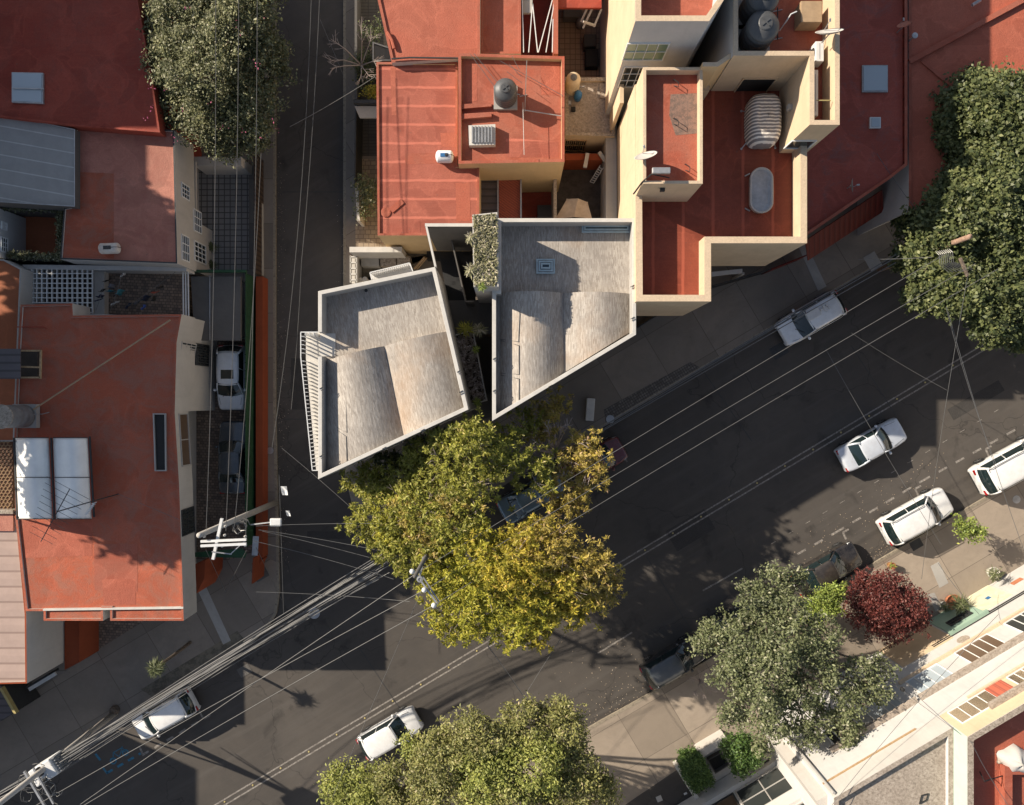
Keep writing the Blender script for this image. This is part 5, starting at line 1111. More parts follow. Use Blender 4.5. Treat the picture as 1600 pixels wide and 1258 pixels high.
A, C = P(1204, 421, 2.0), P(1262, 398, 2.0); b.bar(A, C, 0.06, 0.06); lab(b.build('red_gate', M['red_wall']), 'red barred gate on the pavement below the cream terrace', 'gate')
b = MB()
for i in range(26): k = i / 25; p = P(1112 + 93 * k, 447 - 27 * k, 2.0); b.bar((p.x, p.y, 0.15), (p.x, p.y, 2.0), 0.05, 0.04)
A, C = P(1112, 447, 2.0), P(1204, 421, 2.0); b.bar(A, C, 0.06, 0.06); lab(b.build('garage_gate', M['steel_dark']), 'dark barred garage gate under the cream terrace overhang', 'gate')
b = MB(); p = P(1160, 428, 2.2); b.bar((p.x, p.y, 0.15), (p.x, p.y, 2.4), 0.14); b.bar(P(1112, 428, 2.4), P(1158, 427, 2.4), 0.08, 0.12); lab(b.build('gate_post', M['conc']), 'grey gate post with a white lintel below the terrace corner', 'post')
fence_line('front_fence', 'dark low front fence in the gap right of the concrete building', 'fence', [(996, 512), (1050, 478)], 0.14, 1.8, 0.06, M['steel_dark'], M['steel_dark'])
O_ = building('house', 'wide lower red roof at the far right crossed by a raised diagonal ridge', [(1420, -300), (2100, -300), (2100, 60), (1600, 250), (1420, 330)], 6.6, 0.14, M['white2'], M['red_rough'], M['red'], 0.15, 0.15)
b = MB(); b.bar(P(1420, 97, 6.55), P(1640, -22, 6.55), 0.28, 0.2); b.bar(P(1440, 95, 6.5), P(1496, 142, 6.5), 0.18, 0.08); b.build('ridge', M['red'], O_)

def repaint(root, z, rects, mats):
    for k, (q, mt) in enumerate(zip(rects, mats)):
        b = MB(); b.prism(PL(q, z), z - 0.01, z + 0.006 + 0.0005 * k, bottom=False); b.build('repaint_patch', M[mt], root)
repaint(E_, 5.5, [[(688, 208), (713, 207), (714, 231), (690, 229)], [(632, 240), (713, 238), (714, 255), (634, 257)], [(610, 104), (618, 104), (620, 180), (612, 180)], [(712, 286), (734, 285), (735, 345), (713, 346)], [(634, 342), (656, 341), (657, 362), (635, 363)]], ['red_rough', 'red', 'red_rough', 'red_rough', 'red_seam'])
repaint(F_, 6.05, [[(728, 96), (745, 94), (746, 158), (729, 160)], [(845, 100), (874, 100), (874, 150), (846, 148)], [(790, 215), (872, 222), (872, 246), (792, 246)]], ['red_rough', 'red_rough', 'red_seam'])
skylight(BIG, [(20, 114), (69, 115), (69, 163), (20, 161)], 6.2, 1, fr='steel')
b = MB(); b.bar(P(20, 138, 6.4), P(69, 139, 6.4), 0.06, 0.05); b.build('skylight_bar', M['steel'], BIG)

# ================================================================ SOUTH SIDE OF THE AVENUE
DV = Vector((0.5105, -0.8599, 0))
def Q(s, d, z=0.0): return Vector((AU.x * s + DV.x * d, AU.y * s + DV.y * d, z))
FD = 25.08
fa, fb = Q(0, FD), Q(10, FD)
def fpx(px, py, a=fa, c=fb): return hit(px, py, a, c)
def house_q(name, label, poly, z, zb, wall, roof, cap, ph, pw):
    c = cen(poly); root = thing(name, label, 'building', (c[0], c[1], zb)); poly = ccw(poly)
    b = MB(); b.prism(poly, zb, z - ph - 0.05); b.build('wall', wall, root); inn = inset(poly, pw)
    b = MB(); b.ring(poly, inn, z - ph - 0.05, z, top=1, side=0); b.build('parapet', [wall, cap], root)
    b = MB(); b.prism(inn, z - ph - 0.05, z - ph, bottom=False); b.build('roof', roof, root); return root
def south(p, L=30): return Vector((p.x, p.y - L, 0))
# right-hand building with two window storeys
s0 = 10.65; c0 = Q(s0, FD); c1 = Q(60, FD)
X1 = house_q('shop_building', 'long white building with cream top storey, window bands and red roof by the sunny pavement', [c0[:2], c1[:2], south(c1)[:2], south(c0)[:2]], 11.6, 0.14, M['white'], M['red_rough'], M['gravel'], 0.95, 0.30)
def fbox(root, s_a, s_b, z_a, z_b, out, mat, name, base=FD):
    A, C = Q(s_a, base), Q(s_b, base); b = MB(); b.prism([Q(s_a, base)[:2], Q(s_b, base)[:2], Q(s_b, base - out)[:2], Q(s_a, base - out)[:2]], z_a, z_b); return b.build(name, mat, root)
fbox(X1, 10.66, 60, 9.05, 10.58, 0.012, M['cream'], 'cream_band'); fbox(X1, 10.66, 60, 10.58, 11.58, 0.012, M['cream'], 'cream_band')
fbox(X1, 10.8, 60, 4.55, 4.72, 0.16, M['cream_cap'], 'sill_band'); fbox(X1, 10.8, 60, 6.92, 7.12, 0.30, M['gravel_dark'], 'eave_band')
fbox(X1, 12.6, 60, 10.62, 10.80, 0.32, M['gravel_dark'], 'eave_band'); fbox(X1, 12.4, 60, 9.0, 9.15, 0.14, M['cream_cap'], 'sill_band')
win_rows = [((1427.5, 1075), (1491.6, 1054.7), 4, 'glass_sky'), ((1500, 1026), (1571, 1005), 4, 'glass_brown'), ((1580, 980), (1652, 958), 4, 'glass')]
for p0, p1, n_, gm in win_rows:
    sa, _ = fpx(*p0); sb, _ = fpx(*p1); window(X1, fa, fb, sa, sb, 4.80, 6.86, n_, 1, gm=M[gm], out=facing(fa, fb), fw=0.035)
for p0, p1, n_, gm in (((1481, 1114), (1562, 1092), 4, 'glass'), ((1578, 1062), (1640, 1045), 4, 'glass')):
    sa, _ = fpx(*p0); sb, _ = fpx(*p1); window(X1, fa, fb, sa, sb, 9.2, 10.56, n_, 1, gm=M[gm], out=facing(fa, fb), fw=0.04)
sa, _ = fpx(1541, 1080); sb, _ = fpx(1592, 1077); fbox(X1, sa, sb - 0.1, 9.2, 10.5, 0.10, m_tiles('red_tile_panel', (0.55, 0.15, 0.09), (0.50, 0.13, 0.08), (0.35, 0.1, 0.07), 0.3, 0.2, 0, 0.02), 'tiled_panel')
# ground floor of the same building
sa, _ = fpx(1441, 1000); sb, _ = fpx(1514, 955)
def sp(px, py): return fpx(px, py)[0]
gd0, gd1 = sp(1442, 968), sp(1485, 946)
f_ = fbox(X1, gd0, gd1 + 0.6, 0.15, 2.75, 0.06, M['green_w'], 'green_door')
window(X1, Q(0, FD - 0.07), Q(10, FD - 0.07), gd0 + 0.5, gd1 + 0.1, 1.6, 2.2, 4, 2, fm=M['steel_dark'], out=facing(fa, fb), name='door_grille')
fbox(X1, gd0 - 0.1, gd1 + 0.7, 2.78, 2.95, 0.22, M['green_w'], 'door_hood')
sh0, sh1 = sp(1502, 940), sp(1546, 916)
fbox(X1, sh0, sh1, 0.15, 2.55, 0.05, M['beige_door'], 'roller_shutter')
fbox(X1, 14.0, 60, 2.86, 2.93, 0.05, M['steel_dark'], 'ledge_line'); fbox(X1, 14.0, 60, 3.05, 3.12, 0.05, M['steel_dark'], 'ledge_line')
fbox(X1, sp(1370, 1015), gd0 - 0.12, 0.15, 3.3, 0.015, M['cream'], 'cream_base')
b = MB(); b.box(Q(sh1 + 1.1, FD - 0.03, 1.5), (0.7, 0.04, 0.35), R(30.7)); b.build('orange_sign', M['clay'], X1)
b = MB(); b.box(Q(gd1 + 1.5, FD - 0.03, 1.5), (0.55, 0.04, 0.35), R(30.7)); b.build('blue_sign', M['blue'], X1)
b = MB(); sx_, zx_ = fpx(1505, 999); b.lathe(Q(sx_, FD - 0.02, zx_), [(0.36, 0), (0.38, 0.03), (0.32, 0.05), (0.02, 0.03)], 20, M=Matrix.Rotation(R(30.7), 3, 'Z') @ Matrix.Rotation(R(90), 3, 'X')); b.build('round_vent', M['gravel'], X1)
# painted lettering on the wall foot
cu = bpy.data.curves.new('sign_text', 'FONT'); cu.body = 'LAVIO VASITIO'; cu.size = 0.62; cu.extrude = 0.004; cu.offset = 0.01; cu.space_character = 1.15
to = bpy.data.objects.new('tmp_text', cu); COL.objects.link(to); bpy.context.view_layer.update()
tm = bpy.data.meshes.new_from_object(to.evaluated_get(bpy.context.evaluated_depsgraph_get())); bpy.data.objects.remove(to)
tm.materials.append(M['black']); tob = bpy.data.objects.new('wall_lettering', tm); COL.objects.link(tob); tob.parent = X1
q0 = Q(sp(1363, 1018), FD - 0.03, 0.26) - Vector(X1.location); tob.location = q0; tob.rotation_euler = (R(90), 0, R(30.7)); tob.scale = (0.55, 1, 1)
# rooftop bits of that building
for i, (x, y, mt, lb, sz) in enumerate(((1590, 1190, 'white2', 'white lumpy covered heap on the red roof in the lower right corner', 1.3), (1576, 1188, 'concpot', 'small pale sack beside the white heap on the red roof', 0.4), (1570, 1193, 'gravel', 'speckled small sack beside the white heap, farthest left', 0.35))):
    p = P(x, y, 11.0); rr = random.Random(i); b = MB(); rows = []
    for j in range(9):
        th = math.pi / 2 * j / 8; rows.append([Vector((p.x + sz * 0.6 * math.cos(th) * math.cos(a) * (1 + 0.18 * math.sin(3 * a + i)), p.y + sz * 0.5 * math.cos(th) * math.sin(a) * (1 + 0.15 * math.sin(5 * a)), 10.66 + sz * 0.55 * math.sin(th) * (1 + 0.1 * math.sin(4 * a)))) for a in [2 * math.pi * k / 20 for k in range(21)]])
    b.grid(rows); lab(b.build('covered_heap' if i == 0 else 'sack', M[mt], None, smooth=True), lb, 'heap' if i == 0 else 'sack')
b = MB(); b.prism(PL([(1572, 1200), (1584, 1200), (1584, 1300), (1572, 1300)], 11.2), 10.6, 11.1); b.prism(PL([(1584, 1200), (1640, 1200), (1640, 1212), (1584, 1212)], 11.2), 10.6, 11.1); b.build('roof_upstand', M['red'], X1)
b = MB(); b.tube([P(1531, 1206, 11.0), P(1538, 1221, 11.6), P(1568, 1212, 10.9)], 0.03, 5); lab(b.build('antenna_wire', M['black']), 'bent black aerial on the red roof by the mint wall', 'antenna')
b = MB(); a_ = Q(s0, FD); b.face([(a_.x - .006, a_.y - 0.02, 8.5), (a_.x - .006, a_.y - 30, 8.5), (a_.x - .006, a_.y - 30, 11.58), (a_.x - .006, a_.y - 0.02, 11.58)]); b.build('mint_render', M['mint'], X1)
# middle building, gravel roof
s1 = 3.72; e0 = Q(s1, FD); e1 = Q(s0 - 0.02, FD)
X2 = house_q('corner_building', 'white fronted building with a dirty gravel roof and mossy parapet, beside the mint wall', [e0[:2], e1[:2], (e1.x, e1.y - 30), (e0.x, e0.y - 30)], 10.4, 0.14, M['white'], M['gravel_dark'], M['gravel_dark'], 0.25, 0.25)
fbox(X2, 3.74, 10.55, 9.02, 10.38, 0.012, M['white2'], 'upper_band'); fbox(X2, 3.74, 9.3, 8.95, 9.06, 0.06, M['wood'], 'trim_line')
fbox(X2, 5.2, 10.6, 6.92, 7.1, 0.30, M['gravel_dark'], 'eave_band'); fbox(X2, 5.0, 10.6, 4.55, 4.72, 0.14, M['white2'], 'sill_band')
window(X2, fa, fb, 8.2, 10.0, 4.8, 6.86, 4, 1, gm=M['glass_sky'], out=facing(fa, fb)); window(X2, fa, fb, 5.6, 7.4, 4.8, 6.86, 4, 1, out=facing(fa, fb))
for p0, p1 in (((1250, 1140), (1262, 1166)),):
    sa, za = fpx(*p0); sb, zb_ = fpx(*p1); window(X2, fa, fb, sa, sa + 0.7, min(za, zb_), max(za, zb_), 1, 1, gm=M['glass'], fm=M['steel_dark'], out=facing(fa, fb))
b = MB(); b.tube([Q(s1 + 0.15, FD - 0.14, 0.2), Q(s1 + 0.15, FD - 0.14, 10.3)], 0.07, 8); b.build('drainpipe', M['greywall'], X2)
b = MB(); rr = random.Random(5)
b.tube([P(1437, 1255, 10.2), P(1440, 1243, 10.2), P(1450, 1240, 10.2), P(1447, 1250, 10.2), P(1436, 1256, 10.2)], 0.03, 5); lab(b.build('hose_loop', M['black']), 'loop of black hose lying on the dirty gravel roof', 'hose')
# modern house with the white fascia, set back behind a small court
D3 = 27.1; g0 = Q(-30, D3); g1 = Q(2.93, D3)
X3 = house_q('modern_house', 'modern white house with large dark glazing at the bottom edge, behind a small court', [g0[:2], g1[:2], (g1.x + 0, g1.y - 30), (g0.x, g0.y - 30)], 12.4, 0.14, M['white'], M['conc'], M['white'], 0.4, 0.25)
h0, h1 = Q(0, D3), Q(10, D3); o3 = facing(h0, h1)
fbox(X3, -30, 2.95, 0.3, 1.7, 0.25, M['white'], 'fascia', D3)
window(X3, h0, h1, -0.4, 2.7, 1.95, 4.7, 2, 2, out=o3, fw=0.09, fm=M['greywall']); window(X3, h0, h1, -4.2, -0.6, 1.95, 4.7, 3, 2, out=o3, fw=0.09, fm=M['steel_dark'], gm=M['glass_brown']); window(X3, h0, h1, -9, -4.4, 1.95, 4.7, 4, 2, out=o3, fw=0.09, fm=M['greywall'])
window(X3, h0, h1, -3, 2.6, 6.2, 9.0, 4, 2, out=o3, fw=0.09, fm=M['greywall']); fbox(X3, -30, 2.95, 4.9, 6.0, 0.18, M['white'], 'fascia', D3)
b = MB(); b.box(Q(2.2, D3 - 0.29, 1.3), (0.35, 0.06, 0.12), R(30)); b.build('wall_light', M['steel_dark'], X3)
b = MB(); b.prism([Q(2.97, FD + 0.2)[:2], Q(3.68, FD + 0.2)[:2], Q(3.68, 32)[:2], Q(2.97, 32)[:2]], 0.14, 9.6); lab(b.build('party_wall', M['white2']), 'tall narrow pale wall between the modern house and the gravel-roofed building', 'wall')
def gslab(pts, z, mat, name='court_floor', z0=0.1): b = MB(); b.prism(PL(pts, z), z0, z); o = b.build(name, mat); o['kind'] = 'structure'; return o
gslab([(952, 1275), (1058, 1203), (1110, 1290), (980, 1330)], 0.165, M['asphalt'], 'driveway')
gslab([(1062, 1200), (1136, 1152), (1200, 1240), (1110, 1300)], 0.17, M['conc_cap'])
b = MB(); A, C = P(1057, 1196, 0.8), P(1098, 1262, 0.8); A.z = C.z = 0.5; b.bar(A, C, 0.28, 0.7); lab(b.build('court_wall', M['conc_cap']), 'low white wall between the dark driveway and the clipped hedge', 'wall')
b = MB(); b.prism(PL([(1090, 1175), (1133, 1150), (1139, 1158), (1098, 1184)], 1.2), 0.14, 1.2); lab(b.build('court_step', M['white2'], None, bevel=0.02), 'stepped white block at the pavement edge of the small court', 'wall block')
b = MB(); b.ring(ccw(PL([(1106, 1188), (1128, 1176), (1141, 1196), (1118, 1210)], 0.6)), inset(ccw(PL([(1106, 1188), (1128, 1176), (1141, 1196), (1118, 1210)], 0.6)), 0.06), 0.17, 0.55); b.prism(inset(ccw(PL([(1106, 1188), (1128, 1176), (1141, 1196), (1118, 1210)], 0.6)), 0.06), 0.17, 0.2, top=1); lab(b.build('pit', [M['conc_dark'], M['black']]), 'square dark pit opening in the small white court', 'opening')
b = MB(); b.box(P(1030, 1248, 0.2), (0.35, 0.35, 0.04), 0.4); lab(b.build('floor_light', M['white2']), 'small square pale cover in the dark driveway', 'cover')
b = MB(); b.box(P(1071, 1240, 0.3), (0.2, 0.1, 0.08), 0.5); lab(b.build('bollard_light', M['white_steel']), 'tiny white light fitting by the driveway wall', 'light')
p = P(1177, 1180, 0.8); b = MB(); b.lathe((p.x, p.y, 0.16), [(0.25, 0), (0.30, 0.7), (0.31, 0.8), (0.24, 0.84), (0.02, 0.86)], 16); lab(b.build('waste_bin', M['black'], None, smooth=True), 'round black bin in the shaded corner by the modern house', 'bin')

# ================================================================ CARS
paint = {}
def cpaint(name, c, metal=0.0, rough=0.3):
    if name not in paint: g = NG('car_paint_' + name); tcp = g.pos(); dn = g.noise(tcp, 2.5, 6, 0.7); g.col(g.mix(g.math('MULTIPLY', g.ramp(dn, [(0.4, 0.0), (0.75, 1.0)]), 0.22), c, (0.22, 0.19, 0.16))); g.b.inputs['Coat Roughness'].default_value = 0.05; paint[name] = g.set(rough, metal, 0.5, 0.8)
    return paint[name]
M['tail'] = m_plain('tail_lamp', (0.35, 0.01, 0.01), 0.2, 0, 0.6, 0.5); M['head'] = m_plain('head_lamp', (0.55, 0.56, 0.57), 0.15, 0.2, 0.7, 0.5)
M['rim'] = m_plain('alloy_rim', (0.35, 0.35, 0.36), 0.35, 0.8)
M['plate'] = m_plain('blank_plate', (0.6, 0.6, 0.6), 0.5); M['trim'] = m_plain('black_trim', (0.03, 0.03, 0.03), 0.6)
KIND = dict(sedan=dict(L=4.45, W=1.76, H=1.46, belt=0.93, deck=1.0, hood=0.93, nose=0.74, xA=0.95, xB=0.25, xC=-0.85, xD=-1.55, wt=0.72),
            hatch=dict(L=4.0, W=1.72, H=1.52, belt=0.95, deck=0.98, hood=0.97, nose=0.76, xA=1.05, xB=0.35, xC=-1.45, xD=-1.86, wt=0.76),
            suv=dict(L=4.45, W=1.82, H=1.70, belt=1.06, deck=1.06, hood=1.06, nose=0.90, xA=1.15, xB=0.50, xC=-1.72, xD=-2.05, wt=0.78))
def car(kind, px, py, hx, hy, label, body, roofmat=None, rails=False, z=0.0, scale=1.0, sunroof=False, group=None):
    """px,py: image centre at mid height; (hx,hy): image direction of the nose"""
    k = KIND[kind]; p = P(px, py, 0.85 + z); rot = math.atan2(-hy, hx)
    t = thing('parked_car' if group else 'car', label, 'car', (p.x, p.y, z), rot, group)
    L, W_, H = k['L'], k['W'], k['H']; hl = L / 2; rm = roofmat or body
    def hw(x):
        u = x / hl
        e = 1 - 0.17 * max(0, (u - 0.62) / 0.38) ** 2.2 - 0.12 * max(0, (-u - 0.70) / 0.30) ** 2.2
        return W_ / 2 * e
    def top(x):
        if x > k['xA']: f = (x - k['xA']) / (hl - k['xA']); return k['hood'] + (k['nose'] - k['hood']) * f ** 1.7
        if x < k['xD']: f = (k['xD'] - x) / (hl + k['xD']); return k['deck'] - 0.10 * f ** 2
        f = (x - k['xD']) / (k['xA'] - k['xD']); return k['deck'] + (k['hood'] - k['deck']) * f
    xs = [-hl, -hl + 0.04, -hl + 0.16, -hl * 0.82, k['xD'] - 0.03 if k['xD'] > -hl * 0.78 else -hl * 0.7, -hl * 0.5, -hl * 0.2, 0.1 * hl, k['xA'] * 0.8, k['xA'] + 0.04, hl * 0.7, hl * 0.84, hl - 0.16, hl - 0.05, hl]
    xs = sorted(xs); b = MB(); rows = []
    for x in xs:
        w = hw(x); s = top(x); zb = 0.22
        endk = 0.0 if abs(abs(x) - hl) > 1e-6 else 1.0
        if endk: s = s - 0.16; zb = 0.34; w *= 0.94
        half = [(0, zb), (w * 0.85, zb), (w * 0.97, zb + 0.08), (w, (zb + s) * 0.48), (w * 0.995, s - 0.16), (w * 0.95, s - 0.04), (w * 0.84, s + 0.01), (w * 0.66, s + 0.012), (w * 0.35, s + 0.045), (0, s + 0.052)]
        rows.append([Vector((x, y, z_)) for y, z_ in half] + [Vector((x, -y, z_)) for y, z_ in half[::-1][1:-1]] + [Vector((x, 0, zb))])
    b.grid(rows); b.face([q for q in rows[0][:-1]]); b.face([q for q in rows[-1][:-1]][::-1]); b.build('body', body, t, local=True, smooth=True, subsurf=1)
    # greenhouse
    wb = W_ / 2 * 0.93; wt = W_ / 2 * k['wt']; zbelt = k['belt'] - 0.02; zt = H - 0.06
    def ws(xb, xt, bulge, side):
        rows = []; n = 10
        for i in range(5):
            v = i / 4; r = []
            for j in range(n + 1):
                u = j / n * 2 - 1; ww = (wb * 0.93) * (1 - v) + wt * 0.94 * v
                r.append(Vector(((xb * (1 - v) + xt * v) + side * bulge * (1 - abs(u) ** 2.2) * (1 - 0.5 * v) + side * 0.05 * math.sin(math.pi * v), u * ww, zbelt + 0.02 + (zt - zbelt) * v + 0.03 * (1 - u * u) * v)))
            rows.append(r)
        return rows
    b = MB(); b.grid(ws(k['xA'], k['xB'], 0.16, 1)); b.build('windshield', M['glass_car'], t, local=True, smooth=True)
    b = MB(); b.grid(ws(k['xD'], k['xC'], 0.10, -1)); b.build('rear_window', M['glass_car'], t, local=True, smooth=True)
    xm = (k['xA'] + k['xD']) / 2 - 0.02
    for sgn in (1, -1):
        for a0, a1, t0, t1 in ((xm + 0.03, k['xA'] - 0.22, (k['xB'] + k['xC']) / 2 + 0.03, k['xB'] - 0.05), (k['xD'] + 0.22, xm - 0.03, k['xC'] + 0.06, (k['xB'] + k['xC']) / 2 - 0.03)):
            rows = []
            for i in range(4):
                v = i / 3; rows.append([Vector(((a0 + (a1 - a0) * u) * (1 - v) + (t0 + (t1 - t0) * u) * v, sgn * (wb * (1 - v) + wt * v + 0.03 * math.sin(math.pi * v)), zbelt + 0.03 + (zt - zbelt - 0.03) * v)) for u in (0, .33, .66, 1)])
            b = MB(); b.grid(rows); b.build('side_window', M['glass_car'], t, local=True, smooth=True)
    # pillars + roof
    for sgn in (1, -1):
        b = MB(); b.tube([(k['xA'] - 0.02, sgn * wb * 0.95, zbelt), ((k['xA'] + k['xB']) / 2, sgn * (wb + wt) / 2 * 0.985, (zbelt + zt) / 2 + 0.01), (k['xB'] + 0.02, sgn * wt * 0.97, zt + 0.01)], 0.045, 6); b.build('pillar', body, t, local=True, smooth=True)
        b = MB(); b.tube([(k['xD'] + 0.05, sgn * wb * 0.94, zbelt), ((k['xD'] + k['xC']) / 2 + 0.03, sgn * (wb + wt) / 2 * 0.98, (zbelt + zt) / 2 + 0.01), (k['xC'] + 0.02, sgn * wt * 0.96, zt + 0.01)], 0.075, 6); b.build('pillar', body, t, local=True, smooth=True)
        b = MB(); b.tube([(xm, sgn * wb * 0.995, zbelt), ((k['xB'] + k['xC']) / 2, sgn * wt * 1.0, zt)], 0.028, 5)
        b.build('pillar', body, t, local=True, smooth=True)
    n = 10; rows = []
    for i in range(13):
        u = i / 12; x = k['xC'] - 0.10 + (k['xB'] - k['xC'] + 0.20) * u; e = 1 - 0.10 * abs(2 * u - 1) ** 5
        bx = 0.10 * (1 - 0); rows.append([Vector((x + (0.06 * (1 - (j / n * 2 - 1) ** 2) if u > 0.9 else -0.05 * (1 - (j / n * 2 - 1) ** 2) if u < 0.1 else 0), (j / n * 2 - 1) * (wt + 0.03) * e, H - 0.075 * abs(j / n * 2 - 1) ** 3 - 0.05 * abs(2 * u - 1) ** 3)) for j in range(n + 1)])
    b = MB(); b.grid(rows); b.build('roof', rm, t, local=True, smooth=True, solid=0.05)
    if sunroof: b = MB(); b.prism([(-0.45, -0.38), (0.1, -0.38), (0.1, 0.38), (-0.45, 0.38)], H + 0.0, H + 0.03); b.build('sunroof', M['glass_car'], t, local=True)
    if rails:
        for sgn in (1, -1): b = MB(); b.tube([(k['xC'], sgn * wt * 0.93, H - 0.02), (k['xC'] + 0.1, sgn * wt * 0.95, H + 0.04), (k['xB'] - 0.2, sgn * wt * 0.95, H + 0.04), (k['xB'] - 0.1, sgn * wt * 0.93, H - 0.02)], 0.02, 5); b.build('roof_rail', M['trim'], t, local=True)
    # wheels
    for x in (hl * 0.62, -hl * 0.62):
        for sgn in (1, -1):
            Mx = Matrix.Rotation(R(-90 * sgn), 3, 'X'); yc = sgn * (hw(x) - 0.17)
            w = MB(); w.lathe((x, yc, 0.31), [(0.20, -0.02), (0.30, 0.0), (0.318, 0.04), (0.318, 0.15), (0.30, 0.185), (0.21, 0.19)], 24, M=Mx); wo_ = w.build('wheel', M['black'], t, local=True, smooth=False)
            w = MB(); w.lathe((x, yc, 0.31), [(0.215, 0.175), (0.20, 0.188), (0.17, 0.175), (0.06, 0.17), (0.05, 0.195), (0.01, 0.196)], 20, M=Mx)
            for q in range(5): a = 2 * math.pi * q / 5; w.bar(Vector((x, yc, 0.31)) + Mx @ Vector((0.05 * math.cos(a), 0.05 * math.sin(a), 0.186)), Vector((x, yc, 0.31)) + Mx @ Vector((0.2 * math.cos(a), 0.2 * math.sin(a), 0.186)), 0.04, 0.02)
            w.build('rim', M['rim'], wo_, local=True)
            w = MB(); n = 16
            for q in range(n):
                a0, a1 = math.pi * (q / n * 1.16 - 0.08), math.pi * ((q + 1) / n * 1.16 - 0.08); y = sgn * (hw(x) + 0.004)
                w.face([(x + 0.34 * math.cos(a0), y, 0.31 + 0.34 * math.sin(a0)), (x + 0.34 * math.cos(a1), y, 0.31 + 0.34 * math.sin(a1)), (x + 0.385 * math.cos(a1), y - sgn * 0.01, 0.31 + 0.385 * math.sin(a1)), (x + 0.385 * math.cos(a0), y - sgn * 0.01, 0.31 + 0.385 * math.sin(a0))])
            w.build('wheel_arch', M['trim'], t, local=True, solid=0.012)
    for sgn in (1, -1):
        b = MB(); zt_ = top(hl - 0.25) - 0.03
        rows = []
        for i in range(4):
            v = i / 3; rows.append([Vector((hl - 0.38 + 0.30 * u, sgn * (hw(hl - 0.38 + 0.3 * u) * (0.985 - 0.0 * v) - (0.02 + 0.24 * v)) , zt_ - 0.02 - 0.13 * u * u + 0.05 * v)) for u in (0, .33, .66, 1)])
        b.grid(rows); b.build('headlight', M['head'], t, local=True, smooth=True, solid=0.05)
        b = MB(); zt_ = top(-hl + 0.1) - 0.12
        b.box((-hl + 0.06, sgn * (hw(-hl) * 0.80), zt_), (0.12, 0.30, 0.15)); b.build('taillight', M['tail'], t, local=True, bevel=0.03)
        b = MB(); b.lathe((k['xA'] - 0.28, sgn * (W_ / 2 + 0.07), zbelt + 0.08), [(0.02, -0.10), (0.075, -0.07), (0.09, 0.0), (0.075, 0.07), (0.02, 0.10)], 10, M=Matrix.Rotation(R(90), 3, 'X')); b.bar((k['xA'] - 0.28, sgn * (W_ / 2 - 0.08), zbelt + 0.05), (k['xA'] - 0.28, sgn * (W_ / 2 + 0.05), zbelt + 0.07), 0.06, 0.05); b.build('mirror', body, t, local=True, smooth=True)
    b = MB(); b.box((-hl - 0.012, 0, 0.62), (0.02, 0.36, 0.12)); b.build('number_plate', M['plate'], t, local=True)
    b = MB(); b.box((-hl + 0.01, 0, 0.42), (0.10, W_ * 0.72, 0.10)); b.box((hl - 0.01, 0, 0.46), (0.10, W_ * 0.55, 0.16)); b.build('bumper_grille', M['trim'], t, local=True, bevel=0.02)
    b = MB(); cw = [(k['xA'] + 0.06, -0.45), (k['xA'] + 0.10, 0.05)]
    for x, y in cw: b.bar((x + 0.08, y, top(x) + 0.05), (x - 0.22, y + 0.45, zbelt + 0.26), 0.02, 0.02)
    b.build('wiper', M['trim'], t, local=True)
    # door and bonnet joints
    b = MB()
    for sgn in (1, -1):
        for x in (k['xA'] - 0.25, xm, k['xD'] + 0.35): b.bar((x, sgn * (hw(x) + 0.001), 0.35), (x, sgn * (hw(x) * 0.995 + 0.001), k['belt'] - 0.18), 0.012, 0.012)
        b.bar((k['xA'] + 0.18, sgn * hw(k['xA']) * 0.80, top(k['xA'] + 0.18) + 0.022), (hl - 0.32, sgn * hw(hl - 0.32) * 0.74, top(hl - 0.32) + 0.018), 0.014, 0.014)
    b.build('panel_joint', M['trim'], t, local=True)
    t.scale = (scale, scale, scale)
    return t
WH = cpaint('white', (0.78, 0.78, 0.77)); SV = cpaint('silver', (0.80, 0.82, 0.84), 0.1, 0.35); BK = cpaint('black', (0.018, 0.016, 0.016), 0.0, 0.2)
GY = cpaint('graphite', (0.028, 0.032, 0.038), 0.3, 0.28); BG = cpaint('blue_grey', (0.16, 0.23, 0.28), 0.4, 0.3); RD = cpaint('red', (0.30, 0.02, 0.025), 0.1, 0.25); BR = cpaint('brown', (0.045, 0.038, 0.034), 0.2, 0.25)
car('hatch', 256, 1117, -110, 60, 'white compact car parked by the blue bicycle marking under the cable bundle', WH, group='cars along the avenue', scale=1.02)
car('hatch', 609, 1147, 90, -52, 'white car driving past the bottom tree, partly under its branches', WH)
car('sedan', 1364, 695, 96, -53, 'pale blue-white sedan driving alone in the right half of the avenue', cpaint('pale', (0.62, 0.66, 0.72), 0.15), scale=0.98)
car('suv', 1432, 807, 110, -61, 'white crossover with roof rails parked at the sunny kerb', WH, rails=True, group='cars along the avenue', scale=1.02)
car('suv', 1582, 725, 110, -60, 'white van-like car cut off by the right edge of the photo', WH, rails=True, group='cars along the avenue', scale=1.10)
car('sedan', 1293, 890, 96, -54, 'black sedan with a brownish roof parked beside the maroon tree', BK, roofmat=BR, group='cars along the avenue')
car('hatch', 1052, 1036, 92, -53, 'dark graphite hatchback parked at the end of the sunny pavement', GY, roofmat=cpaint('slate', (0.07, 0.08, 0.09), 0.3, 0.35), group='cars along the avenue')
car('sedan', 1160, 968, 96, -54, 'dark car almost hidden under the grey-green tree', GY, group='cars along the avenue')
car('hatch', 1268, 497, -95, 55, 'silver car with metal equipment on its roof, parked in the shaded lane', SV, group='cars along the avenue', scale=1.06)
car('sedan', 833, 776, 96, -54, 'blue-grey car mostly hidden under the yellow-green trees', BG, group='cars along the avenue')
